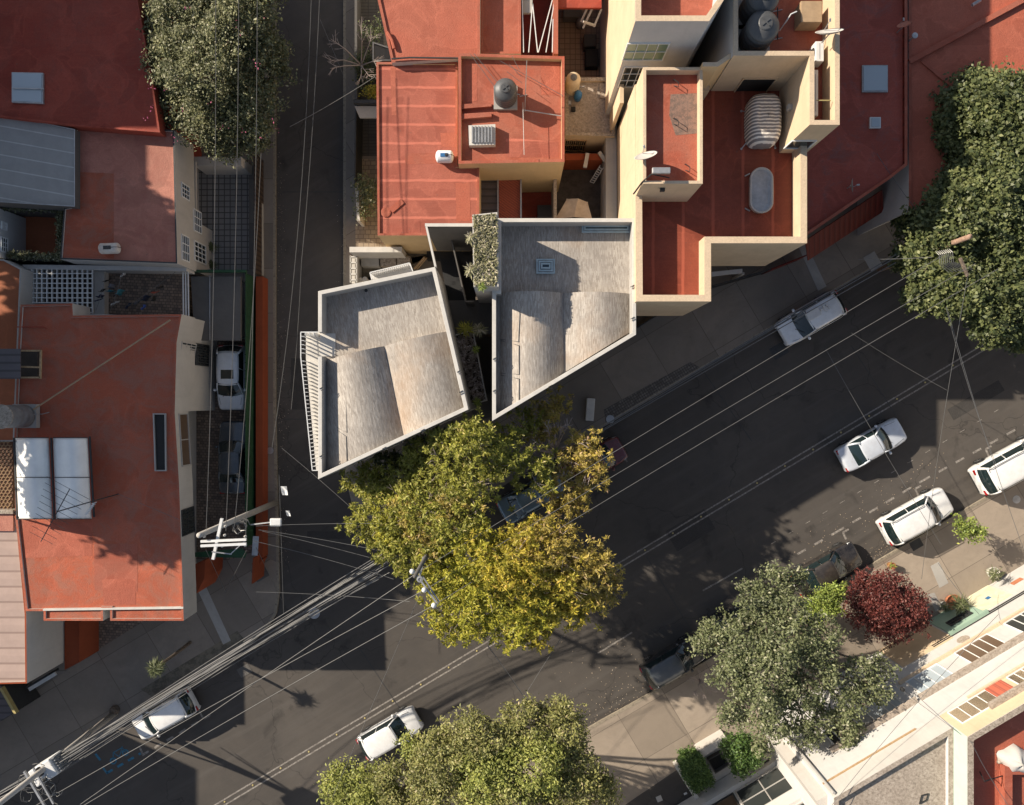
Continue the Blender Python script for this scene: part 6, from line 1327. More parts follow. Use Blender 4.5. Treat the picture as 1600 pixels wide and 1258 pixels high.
car('hatch', 930, 722, 96, -54, 'dark car with a red tail, nose towards the trees, beside the shaded kerb', cpaint('dark_red', (0.10, 0.008, 0.012), 0.1, 0.3), group='cars along the avenue')
car('hatch', 361, 590, 0, 1, 'white hatchback with a dark sunroof parked in the gated yard', cpaint('yard_white', (0.70, 0.73, 0.76)), sunroof=True, z=0.16, group='cars in the gated yard')
car('sedan', 363, 715, 0, -1, 'dark slate sedan parked behind the white one in the gated yard', cpaint('slate2', (0.07, 0.085, 0.10), 0.2, 0.25), z=0.16, group='cars in the gated yard')
# equipment on the silver car
p = P(1276, 488, 1.75); t = thing('roof_equipment', 'white metal gear strapped on the silver car roof', 'equipment', (p.x, p.y, 1.62)); b = MB()
b.box((p.x - 0.2, p.y - 0.1, 1.72), (0.85, 0.55, 0.14), R(30)); b.build('case', M['white_steel'], t, bevel=0.02); b = MB(); b.box((p.x + 0.45, p.y + 0.22, 1.75), (0.5, 0.12, 0.1), R(30)); b.box((p.x + 0.5, p.y + 0.25, 1.78), (0.12, 0.5, 0.08), R(30)); b.box((p.x + 0.7, p.y + 0.36, 1.75), (0.14, 0.35, 0.1), R(40)); b.build('bracket', M['white_steel'], t)

# ================================================================ POLES AND CABLES
def vpole(name, label, base, toppx, mat, r0=0.19, r1=0.13):
    g = P(*base, 0.14); n = Vector(base) - Vector((800, 629)); m = Vector(toppx) - Vector((800, 629)); a = 1 - n.length / m.length; zt = a * HC
    t = thing(name, label, 'utility pole', (g.x, g.y, 0.14)); b = MB(); b.lathe((g.x, g.y, 0), [(r0, 0.14), ((r0 + r1) / 2, zt / 2), (r1, zt)], 12); b.build('pole', mat, t, smooth=True); return t, g, zt
def insul(b, p, h=0.22): b.lathe(p, [(0.03, 0), (0.065, 0.03), (0.04, 0.07), (0.065, 0.11), (0.035, h * 0.7), (0.02, h)], 8)
# tall concrete pole at the street corner
t, g, zt = vpole('utility_pole', 'tall concrete pole with white steel crossarms at the side street corner', (430, 786), (316, 852), M['pole'])
b = MB(); zz = zt - 0.3
for y, z_ in ((843, zz), (850, zz + 0.25)): A = P(314, y + 3, z_); C = P(385, y, z_); b.bar(A, C, 0.11, 0.13)
b.bar(P(347, 810, zz - 0.4), P(333, 874, zz - 0.4), 0.13, 0.13); b.build('crossarm', M['white_steel'], t)
for x, y in ((320, 838), (352, 836), (384, 838), (384, 852), (353, 822), (348, 853)): b = MB(); insul(b, P(x, y, zz - 0.05)); b.build('insulator', M['white2'], t)
b = MB(); b.bar(P(331, 862, zz - 0.3), P(362, 866, zz - 0.4), 0.05, 0.05); b.bar(P(385, 843, zz), P(360, 866, zz - 0.4), 0.04, 0.04); b.build('brace', M['steel'], t)
p = P(378, 822, zt * 0.62); b = MB()
for i in range(12): a = i * 0.9; b.tube([p + Vector((0.25 * math.cos(a), 0.25 * math.sin(a), 0.1 * i - 0.5)), p + Vector((0.35 * math.cos(a + 1), 0.3 * math.sin(a + 1), 0.1 * i - 0.4)), p + Vector((0.2 * math.cos(a + 2), 0.35 * math.sin(a + 2), 0.1 * i - 0.5))], 0.025, 5)
b.build('cable_coil', M['wire_l'], t)
b = MB(); b.tube([P(392, 820, 7.0), P(425, 816, 7.3)], 0.04, 6); b.build('lamp_arm', M['steel'], t); b = MB(); b.box(P(431, 816, 7.35), (0.62, 0.42, 0.2)); b.build('street_lamp_head', M['white_steel'], t, bevel=0.06)
# transformer pole bottom left
t, g, zt = vpole('transformer_pole', 'concrete pole carrying a pale transformer amid tangled cables at the lower left', (180, 1114), (-6, 1262), M['pole'])
p = P(70, 1206, 7.6); rot = R(-55) + R(90); b = MB(); b.box((p.x, p.y, 7.2), (1.3, 0.95, 1.2), R(32)); b.build('transformer', M['white_steel'], t, bevel=0.05)
b = MB()
for k in range(6): q = p + Vector((math.cos(R(32)), math.sin(R(32)), 0)) * (0.72 + 0.0 * k) + Vector((-math.sin(R(32)), math.cos(R(32)), 0)) * (-0.4 + 0.16 * k); b.box((q.x, q.y, 7.15), (0.22, 0.05, 1.0), R(32))
b.build('cooling_fins', M['steel'], t)
b = MB()
for k in range(3): q = p + Vector((-math.sin(R(32)), math.cos(R(32)), 0)) * (-0.35 + 0.35 * k); b.lathe((q.x, q.y, 7.8), [(0.07, 0), (0.09, 0.08), (0.05, 0.14), (0.09, 0.2), (0.04, 0.32)], 10)
b.build('bushing', M['steel_dark'], t)
b = MB(); b.bar(P(38, 1205, 8.2), P(72, 1262, 8.2), 0.10, 0.12); b.bar(P(52, 1200, 8.2), P(84, 1256, 8.2), 0.08, 0.1); b.build('crossarm', M['steel'], t)
rr = random.Random(12)
b = MB()
for k in range(14):
    c = P(rr.uniform(40, 90), rr.uniform(1205, 1250), 7.8); a = rr.uniform(0, 6); r_ = rr.uniform(0.2, 0.5)
    b.tube([c + Vector((r_ * math.cos(a + s * 0.7), r_ * math.sin(a + s * 0.7), 0.08 * math.sin(s * 2 + k))) for s in range(7)], 0.016, 4)
b.build('loose_cable', M['wire_l'], t)
b = MB(); b.tube([P(152, 1134, 0.4), P(118, 1160, 4.2), P(85, 1195, 7.2)], 0.055, 7); b.build('riser_pipe', M['white_steel'], t)
# pole among the central trees
t, g, zt = vpole('utility_pole', 'utility pole rising through the central trees with a lamp and white ball insulators', (690, 826), (654, 905), M['conc_dark'], 0.13, 0.09)
b = MB(); b.bar(P(645, 890, 9.6), P(684, 944, 9.6), 0.09, 0.09); b.bar(P(662, 870, 9.3), P(656, 900, 9.3), 0.12, 0.14); b.bar(P(660, 900, 9.5), P(686, 940, 9.5), 0.08, 0.08); b.build('crossarm', M['steel'], t)
for x, y in ((644, 893), (663, 922), (678, 946)): b = MB(); b.lathe(P(x, y, 9.75), [(0.02, -0.14), (0.11, -0.1), (0.14, 0.0), (0.12, 0.08), (0.05, 0.13), (0.01, 0.14)], 14); b.build('insulator', M['white_steel'], t, smooth=True)
b = MB(); b.lathe(P(656, 905, 9.9), [(0.16, 0), (0.16, 0.05), (0.08, 0.06), (0.08, 0.02), (0.02, 0.02)], 18); b.build('cap', M['steel'], t)
# wooden pole in the big tree on the right
t, g, zt = vpole('utility_pole', 'weathered wooden pole sticking out of the big dark tree on the right', (1374, 421), (1526, 392), m_speckle('raw_pole_wood', (0.36, 0.24, 0.17), (0.22, 0.14, 0.10), 6), 0.17, 0.13)
b = MB(); b.bar(P(1500, 403, 9.2), P(1512, 432, 9.2), 0.12, 0.14); b.build('crossarm', M['bark'], t)
b = MB()
for k in range(8): c = P(1462 + k * 3, 402 - k * 0.6, 8.4); b.tube([c + Vector((0, 0.3, 0)), c + Vector((0.1, 0.1, 0.15)), c + Vector((0.2, -0.4, 0.05)), c + Vector((0.7 + 0.1 * k, -0.8, 0))], 0.02, 4)
b.build('cable_tangle', M['wire_l'], t)

def wire(a, c, za, zc, label, r=0.016, sag=0.35, mat='wire_l', group=None, name='power_line', n=14, cat='cable'):
    A = P(*a, za); C = P(*c, zc); b = MB(); b.tube([A.lerp(C, k / n) - Vector((0, 0, sag * 4 * (k / n) * (1 - k / n))) for k in range(n + 1)], r, 5)
    return lab(b.build(name, M[mat]), label, cat, group)
# lines across the avenue's length
for a, m, c, lb in (((124, 1258), (655, 893), (1480, 395), 'upper of the three long lines over the avenue, reaching the wooden pole'),
                    ((57, 1258), (665, 921), (1524, 412), 'middle of the three long lines over the avenue'),
                    ((125, 1262), (679, 945), (1560, 420), 'lower of the three long lines over the avenue')):
    A, Mi, C = P(*a, 9.2), P(*m, 9.8), P(*c, 9.6); b = MB()
    path = [A.lerp(Mi, k / 10) - Vector((0, 0, 0.6 * 4 * (k / 10) * (1 - k / 10))) for k in range(11)] + [Mi.lerp(C, k / 12) - Vector((0, 0, 0.7 * 4 * (k / 12) * (1 - k / 12))) for k in range(1, 13)]
    b.tube(path, 0.017, 5); lab(b.build('power_line', M['wire_l']), lb, 'cable', 'three long lines over the avenue')
# the thick bundle along the north kerb
rr = random.Random(7); BL = 'cable bundle along the avenue kerb'
for k in range(14):
    j = lambda s: rr.uniform(-s, s)
    wire((88 + j(12), 1196 + j(12)), (600 + j(22), 890 + j(24)), 7.2 + j(0.5), 7.6 + j(0.6), 'cable in the tight bundle between the transformer and the central trees', r=0.018 if k % 3 else 0.03, sag=0.3 + 0.08 * k, mat='wire' if k % 5 else 'wire_l', group=BL)
for k in range(7):
    j = lambda s: rr.uniform(-s, s)
    wire((-30, 1266 + j(14)), (60 + j(6), 1208 + j(8)), 7.2, 7.4, 'short cable reaching the transformer from the lower left corner', r=0.03, sag=0.2, group='cables at the lower left corner')
for k in range(6):
    j = lambda s: rr.uniform(-s, s)
    wire((150 + j(8), 1140 + j(6)), (86 + j(6), 1197 + j(5)), 3.5 + j(1), 7.2, 'cable dropping beside the transformer pole', r=0.025, sag=0.1, mat='wire_l', group='cables dropping beside the transformer pole')
for k, (a, c) in enumerate((((940, 668), (1400, 398)), ((945, 664), (1405, 400)), ((930, 678), (1395, 405)), ((925, 683), (1400, 410)))):
    wire(a, c, 5.8, 6.2, 'low dark communication cable over the shaded kerb east of the trees', r=0.025, sag=0.4, mat='wire', group='dark cables over the shaded kerb')
# cables above the side street and the yard
for a, c, za, zc, lb in (((337, -20), (322, 832), 10.2, 11.4, 'westernmost line running from the top of the photo to the crossarm of the corner pole'),
                         ((373, -20), (353, 830), 10.2, 11.3, 'second line from the west running over the yard cars to the corner pole'),
                         ((402, -20), (384, 838), 9.4, 11.3, 'third line from the west ending at the crossarm tip of the corner pole'),
                         ((408, 240), (366, 826), 7.6, 9.0, 'twisted grey cable from the railing to the corner pole'),
                         ((487, -20), (462, 400), 6.5, 6.0, 'pale cable over the dark side street, top of the photo'),
                         ((500, -20), (471, 410), 6.4, 6.0, 'second pale cable beside it over the dark side street')):
    wire(a, c, za, zc, lb, r=0.016, sag=0.4)
wire((462, 400), (425, 700), 6.0, 6.4, 'pale cable over the side street from mid-block to the corner', sag=0.3); wire((471, 410), (455, 640), 6.0, 5.6, 'faint cable beside the louvred balcony', sag=0.2, r=0.015)
wire((382, 265), (562, 188), 5.5, 5.6, 'thin cable crossing the side street diagonally to the yard fence'.replace('fence', 'canopy'), r=0.013, sag=0.1) if False else None
wire((453, 198), (586, 120), 5.6, 5.6, 'thin service wire crossing the side street to the seamed red roof', r=0.014, sag=0.15)
wire((500, 30), (552, 155), 5.5, 3.5, 'thin wire from the side street lines down to the bare tree', r=0.012, sag=0.1)
# fan of lines from the corner pole
fan = [((400, 822), (600, 818), 8, 8, 'topmost line of the fan east of the corner pole'), ((404, 828), (600, 862), 8, 8, 'second line of the fan east of the corner pole'), ((410, 830), (655, 893), 8, 8.2, 'third line of the fan, ending at the tree pole'),
       ((395, 845), (615, 905), 8, 8, 'fourth line of the fan, with a white splice'), ((400, 925), (640, 940), 7.5, 8, 'lowest line of the fan over the junction'), ((440, 700), (610, 850), 6.5, 7.6, 'line falling from the small white signs to the trees'),
       ((400, 1010), (590, 900), 7.0, 7.4, 'loose line rising from the pavement corner into the trees'), ((380, 1003), (600, 872), 7.2, 7.6, 'loose line parallel to the bundle near the corner')]
for a, c, za, zc, lb in fan: wire(a, c, za, zc, lb, r=0.014, sag=0.3)
for a, c, za, zc, lb in (((385, 860), (352, 925), 9.5, 0.4, 'right stay wire below the corner pole'), ((322, 860), (352, 925), 9.5, 0.4, 'left stay wire below the corner pole'),
                         ((436, 742), (443, 958), 5, 5, 'thin vertical-looking line over the corner kerb'), ((400, 855), (440, 938), 8, 0.3, 'stay wire from the corner pole down to the pavement tip')):
    wire(a, c, za, zc, lb, r=0.014, sag=0.02)
for a, c, za, zc, lb in (((1480, 385), (1370, 240), 7, 7, 'pale wire rising north from the wooden pole over the dark tree'), ((1340, 405), (1456, 402), 6.6, 8.3, 'pale straight cable running level to the wooden pole'),
                         ((1512, 432), (1440, 905), 9.2, 3.5, 'dashed-looking twisted cable crossing the avenue down to the sunny pavement'), ((1478, 480), (1556, 725), 8.6, 6.5, 'right cable crossing the avenue to the cut-off white van'),
                         ((1480, 482), (1600, 860), 8.4, 6, 'faint cable crossing the avenue toward the right edge'), ((1330, 520), (1480, 610), 5, 5, 'thin cable slanting across the shaded lanes'), ((1290, 545), (1470, 850), 4.5, 4.5, 'hair-thin cable over the parked crossover'),
                         ((1440, 905), (1365, 1240), 3.5, 10.6, 'thin cable over the white facade up to the gravel roof') if False else ((1560, 960), (1300, 1258), 9.6, 10.8, 'thin wire slanting over the white facade to the gravel roof'),
                         ((1387, 1062), (1518, 1160), 6.2, 11.7, 'dark cable climbing the white facade to the roof corner'), ((1518, 1160), (1575, 1258), 11.8, 11.6, 'dark wire over the red roof from the facade corner'),
                         ((1466, 880), (1530, 960), 5, 6, 'faint wire over the sunny pavement ramp'),
                         ((660, 920), (520, 1245), 9.4, 7.5, 'thin pale wire from the tree pole down-left over the road'), ((905, 955), (800, 1120), 7.5, 6.5, 'dark wire from the yellow tree to the bottom tree'), ((762, 1010), (835, 1112), 6.5, 6.5, 'short dark wire between the two trees over the double line')):
    wire(a, c, za, zc, lb, r=0.013, sag=0.25, mat='wire' if 'dark' in lb or 'faint' in lb else 'wire_l')
b = MB(); b.lathe(P(1410, 1077, 7.3), [(0.02, -0.1), (0.12, -0.05), (0.12, 0.05), (0.02, 0.1)], 10); lab(b.build('cable_joint', M['black']), 'black cable joint in front of the white facade', 'cable joint')
# antennas on the left roof
t = thing('tv_antenna', 'large branched TV aerial over the curved canopy', 'antenna', P(184, 772, 6.1)); b = MB(); b.tube([P(185, 772, 6.0), P(142, 784, 8.2), P(88, 800, 9.2)], 0.03, 6); b.build('mast', M['steel_dark'], t)
b = MB(); A, C = P(109, 764, 9.0), P(64, 846, 9.0); b.tube([A, C], 0.025, 5)
for k in range(10):
    c = A.lerp(C, k / 9.5); e = Vector((0.88, -0.47, 0)) * (1.35 - 0.07 * k) ; b.tube([c - e, c + e * 0.85], 0.011, 4)
b.build('boom', M['steel_dark'], t); b = MB(); b.tube([P(185, 772, 6.5), P(280, 812, 6.2)], 0.01, 4); b.build('guy_wire', M['wire'], t)
t = thing('small_antenna', 'small white toothed aerial at the canopy corner', 'antenna', P(142, 795, 7.5)); b = MB(); A, C = P(147, 786, 7.9), P(134, 805, 7.9); b.tube([A, C], 0.03, 5)
for k in range(7): c = A.lerp(C, k / 6.5); b.tube([c - Vector((0.14, 0.05, 0)), c + Vector((0.14, 0.05, 0))], 0.018, 4)
b.tube([C, P(137, 800, 6.1)], 0.02, 5); b.build('boom', M['white_steel'], t)
# hanging white tags near the side street
for x, y, s_, lb in ((443, 760, 0.32, 'larger white cloth scrap on a cable over the side street kerb'), (449, 798, 0.2, 'smaller white scrap on a cable below the larger one')):
    p = P(x, y, 6.2); b = MB(); b.grid([[p + Vector((s_ * (u - .5) + 0.1 * v, -s_ * 1.5 * v, 0.05 * math.sin(5 * u + 3 * v))) for u in (0, .5, 1)] for v in (0, .5, 1)]); lab(b.build('cloth_scrap', M['white_steel'], None, solid=0.02), lb, 'cloth')

# ================================================================ TREES AND PLANTS
def leaves(name, clusters, n_per, spread, size, mat, parent=None, seed=0, aspect=0.5, flat_=0.45, kind=None, rosette=False, loc=None):
    """clusters: (k,3) array of twig tips; leaves scattered round each"""
    rg = np.random.default_rng(seed); k = len(clusters); N = k * n_per
    c = np.repeat(clusters, n_per, axis=0)
    if rosette:
        ang = rg.uniform(0, 2 * np.pi, N); el = rg.normal(0.15, 0.45, N); d = np.stack([np.cos(ang) * np.cos(el), np.sin(ang) * np.cos(el), np.sin(el)], 1)
        cc = c + d * spread * rg.uniform(0.3, 1.0, (N, 1)); ax = d; nrm = rg.normal(0, 0.4, (N, 3)) + np.array([0, 0, 1.0])
    else:
        cc = c + rg.normal(0, spread, (N, 3)) * np.array([1, 1, 0.75]); ax = rg.normal(0, 1, (N, 3)); nrm = rg.normal(0, flat_, (N, 3)) + np.array([-0.25, 0.12, 0.8])
    ax /= np.linalg.norm(ax, axis=1, keepdims=True) + 1e-9; nrm /= np.linalg.norm(nrm, axis=1, keepdims=True)
    side = np.cross(nrm, ax); side /= np.linalg.norm(side, axis=1, keepdims=True) + 1e-9; ax = np.cross(side, nrm)
    sz = size * rg.uniform(0.45, 1.6, (N, 1)); a = ax * sz * 0.5; s_ = side * sz * 0.5 * aspect; bend = nrm * sz * 0.12
    V = np.stack([cc - a, cc + s_ + bend, cc + a, cc - s_ + bend], 1).reshape(-1, 3)
    off = np.array([0., 0, 0]); pp = parent
    while pp is not None: off += np.array(pp.location); pp = pp.parent
    if loc is not None: off = np.array(loc, float)
    V = (V - off).astype(np.float32); me = bpy.data.meshes.new(name); me.vertices.add(4 * N); me.vertices.foreach_set('co', V.ravel())
    me.loops.add(4 * N); me.loops.foreach_set('vertex_index', np.arange(4 * N, dtype=np.int32)); me.polygons.add(N)
    me.polygons.foreach_set('loop_start', np.arange(0, 4 * N, 4, dtype=np.int32)); me.polygons.foreach_set('loop_total', np.full(N, 4, np.int32))
    me.update(calc_edges=True); me.materials.append(mat); o = bpy.data.objects.new(name, me); COL.objects.link(o)
    if parent is not None: o.parent = parent
    if loc is not None: o.location = loc
    if kind: o['kind'] = kind
    return o
def crown_clusters(lobes, dens, seed, low=-0.35, jitter=0.18, core=0.0):
    """twig tips over the outside of each lobe, bunched in sprays so that gaps show between them"""
    rg = np.random.default_rng(seed); out = []
    for (x, y, z, r, rz) in lobes:
        ns = max(6, int(dens * r * r)); 
        d = rg.normal(0, 1, (ns, 3)); d /= np.linalg.norm(d, axis=1, keepdims=True); d = d[d[:, 2] > low]
        rad = rg.uniform(0.55, 1.0, (len(d), 1)) * (1 + 0.12 * np.sin(d[:, :1] * 7 + x) * np.cos(d[:, 1:2] * 6 + y))
        spr = np.array([x, y, z]) + d * rad * np.array([r, r, rz])
        for s in spr: out.append(s + rg.normal(0, jitter, (4, 3)) * np.array([1, 1, 0.6]))
    return np.concatenate(out)
def limbs(b, g, zt, lobes, r0, seed, sub=3):
    rr = random.Random(seed); fork = Vector((g.x, g.y, zt * 0.35)); b.tube([(g.x, g.y, 0.1), (g.x + 0.05, g.y, zt * 0.2), fork], [r0, r0 * 0.85, r0 * 0.75], 9)
    for (x, y, z, r, rz) in lobes:
        e = Vector((x, y, z - 0.1 * rz)); m = fork.lerp(e, 0.5) + Vector((rr.uniform(-.3, .3), rr.uniform(-.3, .3), 0.3)); b.tube([fork, m, e], [r0 * 0.5, r0 * 0.3, r0 * 0.13], 6)
        for k in range(sub * 2):
            a = rr.uniform(0, 6.28); q = e + Vector((math.cos(a) * r * 0.92, math.sin(a) * r * 0.92, rr.uniform(0.25, 0.85) * rz)); s = m.lerp(e, rr.uniform(0.4, 1.0)); mm = s.lerp(q, 0.5) + Vector((rr.uniform(-.15, .15), rr.uniform(-.15, .15), 0.1)); b.tube([s, mm, q], [r0 * 0.16, r0 * 0.1, r0 * 0.04], 5)
            for w in range(2): a2 = a + rr.uniform(-0.8, 0.8); q2 = mm + Vector((math.cos(a2), math.sin(a2), 0.4)) * r * 0.4; b.tube([mm, q2], [r0 * 0.07, r0 * 0.02], 4)
def tree(label, base, lobes_px, mats, name='tree', dens=42, n_per=14, spread=0.20, size=0.17, r0=0.22, seed=0, aspect=0.5, rosette=False, jitter=0.3, low=-0.35, split=None, bark='bark', flat_=0.55, rs=0.9, dz=0.0):
    """lobes_px: (px, py, z, radius, vertical radius[, material index])"""
    g = P(*base, 0); t = thing(name, label, 'tree', (g.x, g.y, 0.1))
    lobes = [(*P(l[0], l[1], l[2] + dz), l[3] * rs, (l[4] if len(l) > 4 else l[3] * 0.75) * rs) for l in lobes_px]; mi = [l[5] if len(l) > 5 else 0 for l in lobes_px]
    b = MB(); limbs(b, g, max(l[2] for l in lobes), lobes, r0, seed); b.build('trunk', M[bark], t)
    for m in sorted(set(mi)):
        cl_ = crown_clusters([l for l, q in zip(lobes, mi) if q == m], dens, seed + 7 * m, low, jitter)
        leaves('crown', cl_, n_per, spread, size, M[mats[m]], t, seed + m, aspect, flat_, rosette=rosette)
    return t
tree('dense flowering tree overhanging the side street at the upper left', (385, 190), [(290, 45, 7.6, 2.4), (365, 40, 7.9, 2.6), (330, 110, 8.2, 2.7), (262, 100, 7.0, 1.7), (400, 100, 7.2, 1.9), (390, 165, 7.0, 2.0), (330, 185, 6.8, 1.9), (280, 165, 6.6, 1.4), (420, 90, 6.8, 1.2), (350, 215, 6.2, 1.3), (395, 215, 6.0, 1.1), (310, -10, 7.4, 2.2), (380, -20, 7.4, 2.2), (245, 40, 6.8, 1.2)],
     ['leaf_boug'], dens=60, n_per=16, spread=0.17, size=0.15, dz=-1.5, rs=0.88, jitter=0.2, seed=1, name='flowering_tree')
rg = random.Random(3)
T0 = [o for o in bpy.data.objects if o.name == 'flowering_tree'][0]
cl_ = np.array([tuple(P(rg.uniform(225, 440), rg.uniform(5, 220), rg.uniform(7.2, 8.2))) for _ in range(26)]); leaves('blossom', cl_, 4, 0.1, 0.09, M['mag'], T0, 5)
tree('huge dense dark-leaved tree filling the right edge of the photo', (1470, 330), [(1590, 215, 9.5, 3.6, 3.0), (1530, 180, 9.0, 2.6, 2.4), (1560, 320, 10.0, 3.6, 3.0), (1480, 235, 7.0, 2.6, 2.2), (1445, 290, 6.0, 1.9, 1.6), (1500, 340, 9.2, 2.6, 2.2), (1470, 400, 8.2, 2.2, 1.9), (1450, 450, 7.6, 1.5, 1.4), (1500, 440, 8.6, 2.2, 1.8), (1560, 440, 9.2, 2.9, 2.4), (1600, 400, 9.5, 3.0, 2.5), (1550, 500, 8.2, 1.7, 1.4), (1590, 500, 8.2, 1.7, 1.4), (1650, 300, 9.5, 4, 3), (1640, 440, 9.0, 3, 2.5), (1430, 215, 5.6, 1.4, 1.2), (1440, 340, 5.4, 1.5, 1.3), (1420, 400, 5.2, 0.9, 0.8), (1530, 130 + 20, 8.0, 1.3, 1.2)],
     ['leaf_ficus'], dens=60, n_per=18, spread=0.17, size=0.20, rs=0.89, dz=-2.0, jitter=0.2, r0=0.45, seed=2, aspect=0.6, name='ficus_tree', flat_=0.5)
tree('green feathery tree in front of the concrete building', (716, 745), [(700, 705, 8.3, 1.2, 1), (735, 690, 8.8, 1.4, 1.1), (765, 715, 8.3, 1.3, 1), (660, 715, 7.2, 1.2, .9), (690, 760, 8.0, 1.6, 1.2), (735, 765, 8.6, 1.5, 1.2), (640, 755, 7.4, 1.2, .9), (655, 800, 8.2, 1.6, 1.2), (710, 820, 8.6, 1.8, 1.3), (600, 805, 7.4, 1.5, 1.1), (570, 822, 7.0, 1.0, .8), (620, 850, 7.8, 1.5, 1.1), (660, 865, 8.0, 1.5, 1.1), (590, 760, 6.2, 1.2, .9), (560, 745, 5.8, 0.9, .7), (625, 780, 7.8, 1.2, .9), (640, 800, 8.3, 0.9, .7, 2), (715, 790, 8.9, 1.0, .8, 2), (680, 840, 8.6, .9, .7, 2), (690, 870, 8.0, 1.3, 1.0, 1), (740, 830, 8.6, 1.4, 1.1, 1), (605, 830, 7.8, 1.0, .8, 1)],
     ['leaf_jac', 'leaf_yg', 'leaf_brn'], dens=30, n_per=18, spread=0.20, size=0.185, rs=0.88, seed=3, aspect=0.30, rosette=True, jitter=0.34, name='feathery_tree', bark='twig')
tree('yellow-leaved autumn tree over the double centre line', (795, 842), [(850, 826, 8.0, 0.9, .8), (815, 842, 8.4, 0.9, .8), (800, 878, 9.4, 2.0, 1.5), (860, 860, 9.0, 1.8, 1.3, 2), (908, 890, 8.6, 1.8, 1.3, 2), (938, 915, 8.0, 1.2, .9, 2), (845, 985, 7.6, .9, .7), (870, 915, 9.0, 1.8, 1.4), (815, 930, 9.0, 1.8, 1.3, 1), (790, 905, 9.1, 1.2, 1.0, 0), (760, 900, 9.0, 2.0, 1.5, 1), (710, 910, 8.4, 1.6, 1.2, 1), (740, 950, 8.4, 1.7, 1.3, 1), (790, 970, 8.0, 1.4, 1.1, 1), (850, 950, 8.4, 1.5, 1.1), (700, 960, 7.8, 1.2, .9, 1), (720, 985, 7.2, 0.8, .7, 1), (690, 905, 8.2, 1.3, 1.0, 1), (905, 940, 8.0, 1.2, .9)],
     ['leaf_yel', 'leaf_yg', 'leaf_brn'], dens=30, n_per=18, spread=0.20, size=0.19, rs=0.9, seed=4, aspect=0.30, rosette=True, jitter=0.34, name='yellow_tree', bark='twig')
tree('olive-green tree with bare grey twigs between the parapet corner and the road', (865, 705), [(800, 700, 7.8, 1.2, 1), (830, 740, 7.6, 1.4, 1), (905, 700, 6.8, 1.2, .9, 1), (925, 735, 6.8, 1.1, .8, 1), (880, 760, 6.8, 1.3, .9, 1), (850, 660, 5.6, 1.0, .8, 1), (865, 635, 5.0, 0.7, .6, 1), (815, 665, 6.0, 0.9, .7), (890, 790, 6.5, 0.9, .7, 1)],
     ['leaf_jac', 'leaf_brn'], dens=26, n_per=18, spread=0.20, size=0.21, seed=5, aspect=0.30, rosette=True, jitter=0.32, name='feathery_tree', bark='twig')
tree('low shaded tree against the foot of the concrete building', (640, 728), [(650, 715, 4.2, 1.3, .9), (610, 735, 4.0, 1.2, .9), (690, 690, 3.8, 1.0, .8), (590, 765, 3.6, 1.0, .8), (650, 755, 3.6, 1.0, .8)], ['leaf_ficus'], dens=24, n_per=14, spread=0.25, size=0.26, seed=6, aspect=0.3, rosette=True, name='shrub_tree')
tree('wide olive-green tree at the bottom edge of the photo', (745, 1120), [(535, 1225, 6.6, 1.4, 1.1, 1), (575, 1235, 7.0, 1.8, 1.3, 1), (628, 1232, 7.6, 1.7, 1.3), (600, 1262, 7.0, 2.0, 1.5, 1), (708, 1158, 7.8, 1.4, 1.1), (690, 1200, 8.2, 2.0, 1.5), (750, 1160, 8.4, 1.9, 1.4), (760, 1215, 8.6, 2.2, 1.6, 1), (825, 1140, 8.0, 1.7, 1.2), (865, 1110, 7.4, 0.9, .8), (880, 1150, 8.0, 1.7, 1.2), (830, 1200, 8.6, 2.2, 1.6, 1), (905, 1200, 7.8, 1.6, 1.2), (935, 1230, 7.2, 1.1, .9), (890, 1245, 8.0, 2.0, 1.5), (800, 1260, 8.6, 2.2, 1.6), (700, 1255, 8.2, 2.0, 1.5), (642, 1165, 7.0, 0.6, .5, 1), (668, 1188, 7.4, 1.0, .8)],
     ['leaf_olive', 'leaf_oliveg'], dens=44, n_per=17, spread=0.16, size=0.15, rs=0.84, seed=7, name='street_tree', jitter=0.2, aspect=0.42)
tree('grey-green tree beside the maroon one, shading the white facade', (1175, 985), [(1205, 912, 6.8, 1.1, .9), (1180, 945, 7.2, 1.2, 1.0), (1230, 955, 7.4, 1.2, 1.0), (1125, 985, 6.6, 1.0, .8), (1165, 1005, 7.4, 1.5, 1.2), (1222, 1008, 8.0, 1.6, 1.3), (1278, 1000, 7.6, 1.2, 1.0), (1285, 1042, 7.6, 1.0, .8), (1150, 1058, 7.2, 1.3, 1.1), (1200, 1070, 8.0, 1.6, 1.3), (1252, 1078, 7.6, 1.2, 1.0), (1340, 1048, 7.2, 0.9, .7), (1362, 1075, 7.0, 0.9, .7), (1325, 1098, 7.4, 1.1, .9), (1378, 1040, 6.8, .6, .5), (1148, 1108, 7.0, 1.0, .8), (1205, 1125, 7.6, 1.2, 1.0), (1190, 1160, 6.8, .5, .4), (1262, 1140, 7.4, 0.8, .6), (1325, 1148, 7.2, 0.8, .6), (1290, 1120, 7.2, .6, .5), (1246, 905, 6.0, 0.6, .5), (1100, 1000, 6.2, 0.7, .6)],
     ['leaf_grey'], dens=34, n_per=17, spread=0.16, size=0.15, rs=0.92, seed=8, name='street_tree', jitter=0.2)
tree('round maroon-leaved tree on the sunny pavement', (1370, 918), [(1385, 930, 3.8, 1.5, 1.1), (1355, 925, 3.4, 1.2, .9), (1415, 950, 3.6, 1.3, .9), (1375, 965, 3.4, 1.3, .9), (1345, 955, 3.0, 0.9, .7), (1435, 965, 3.0, 0.8, .6), (1400, 975, 3.2, 1.0, .7)], ['leaf_maroon'], dens=70, n_per=16, spread=0.12, size=0.12, rs=0.88, r0=0.10, seed=9, name='maroon_tree', jitter=0.2)
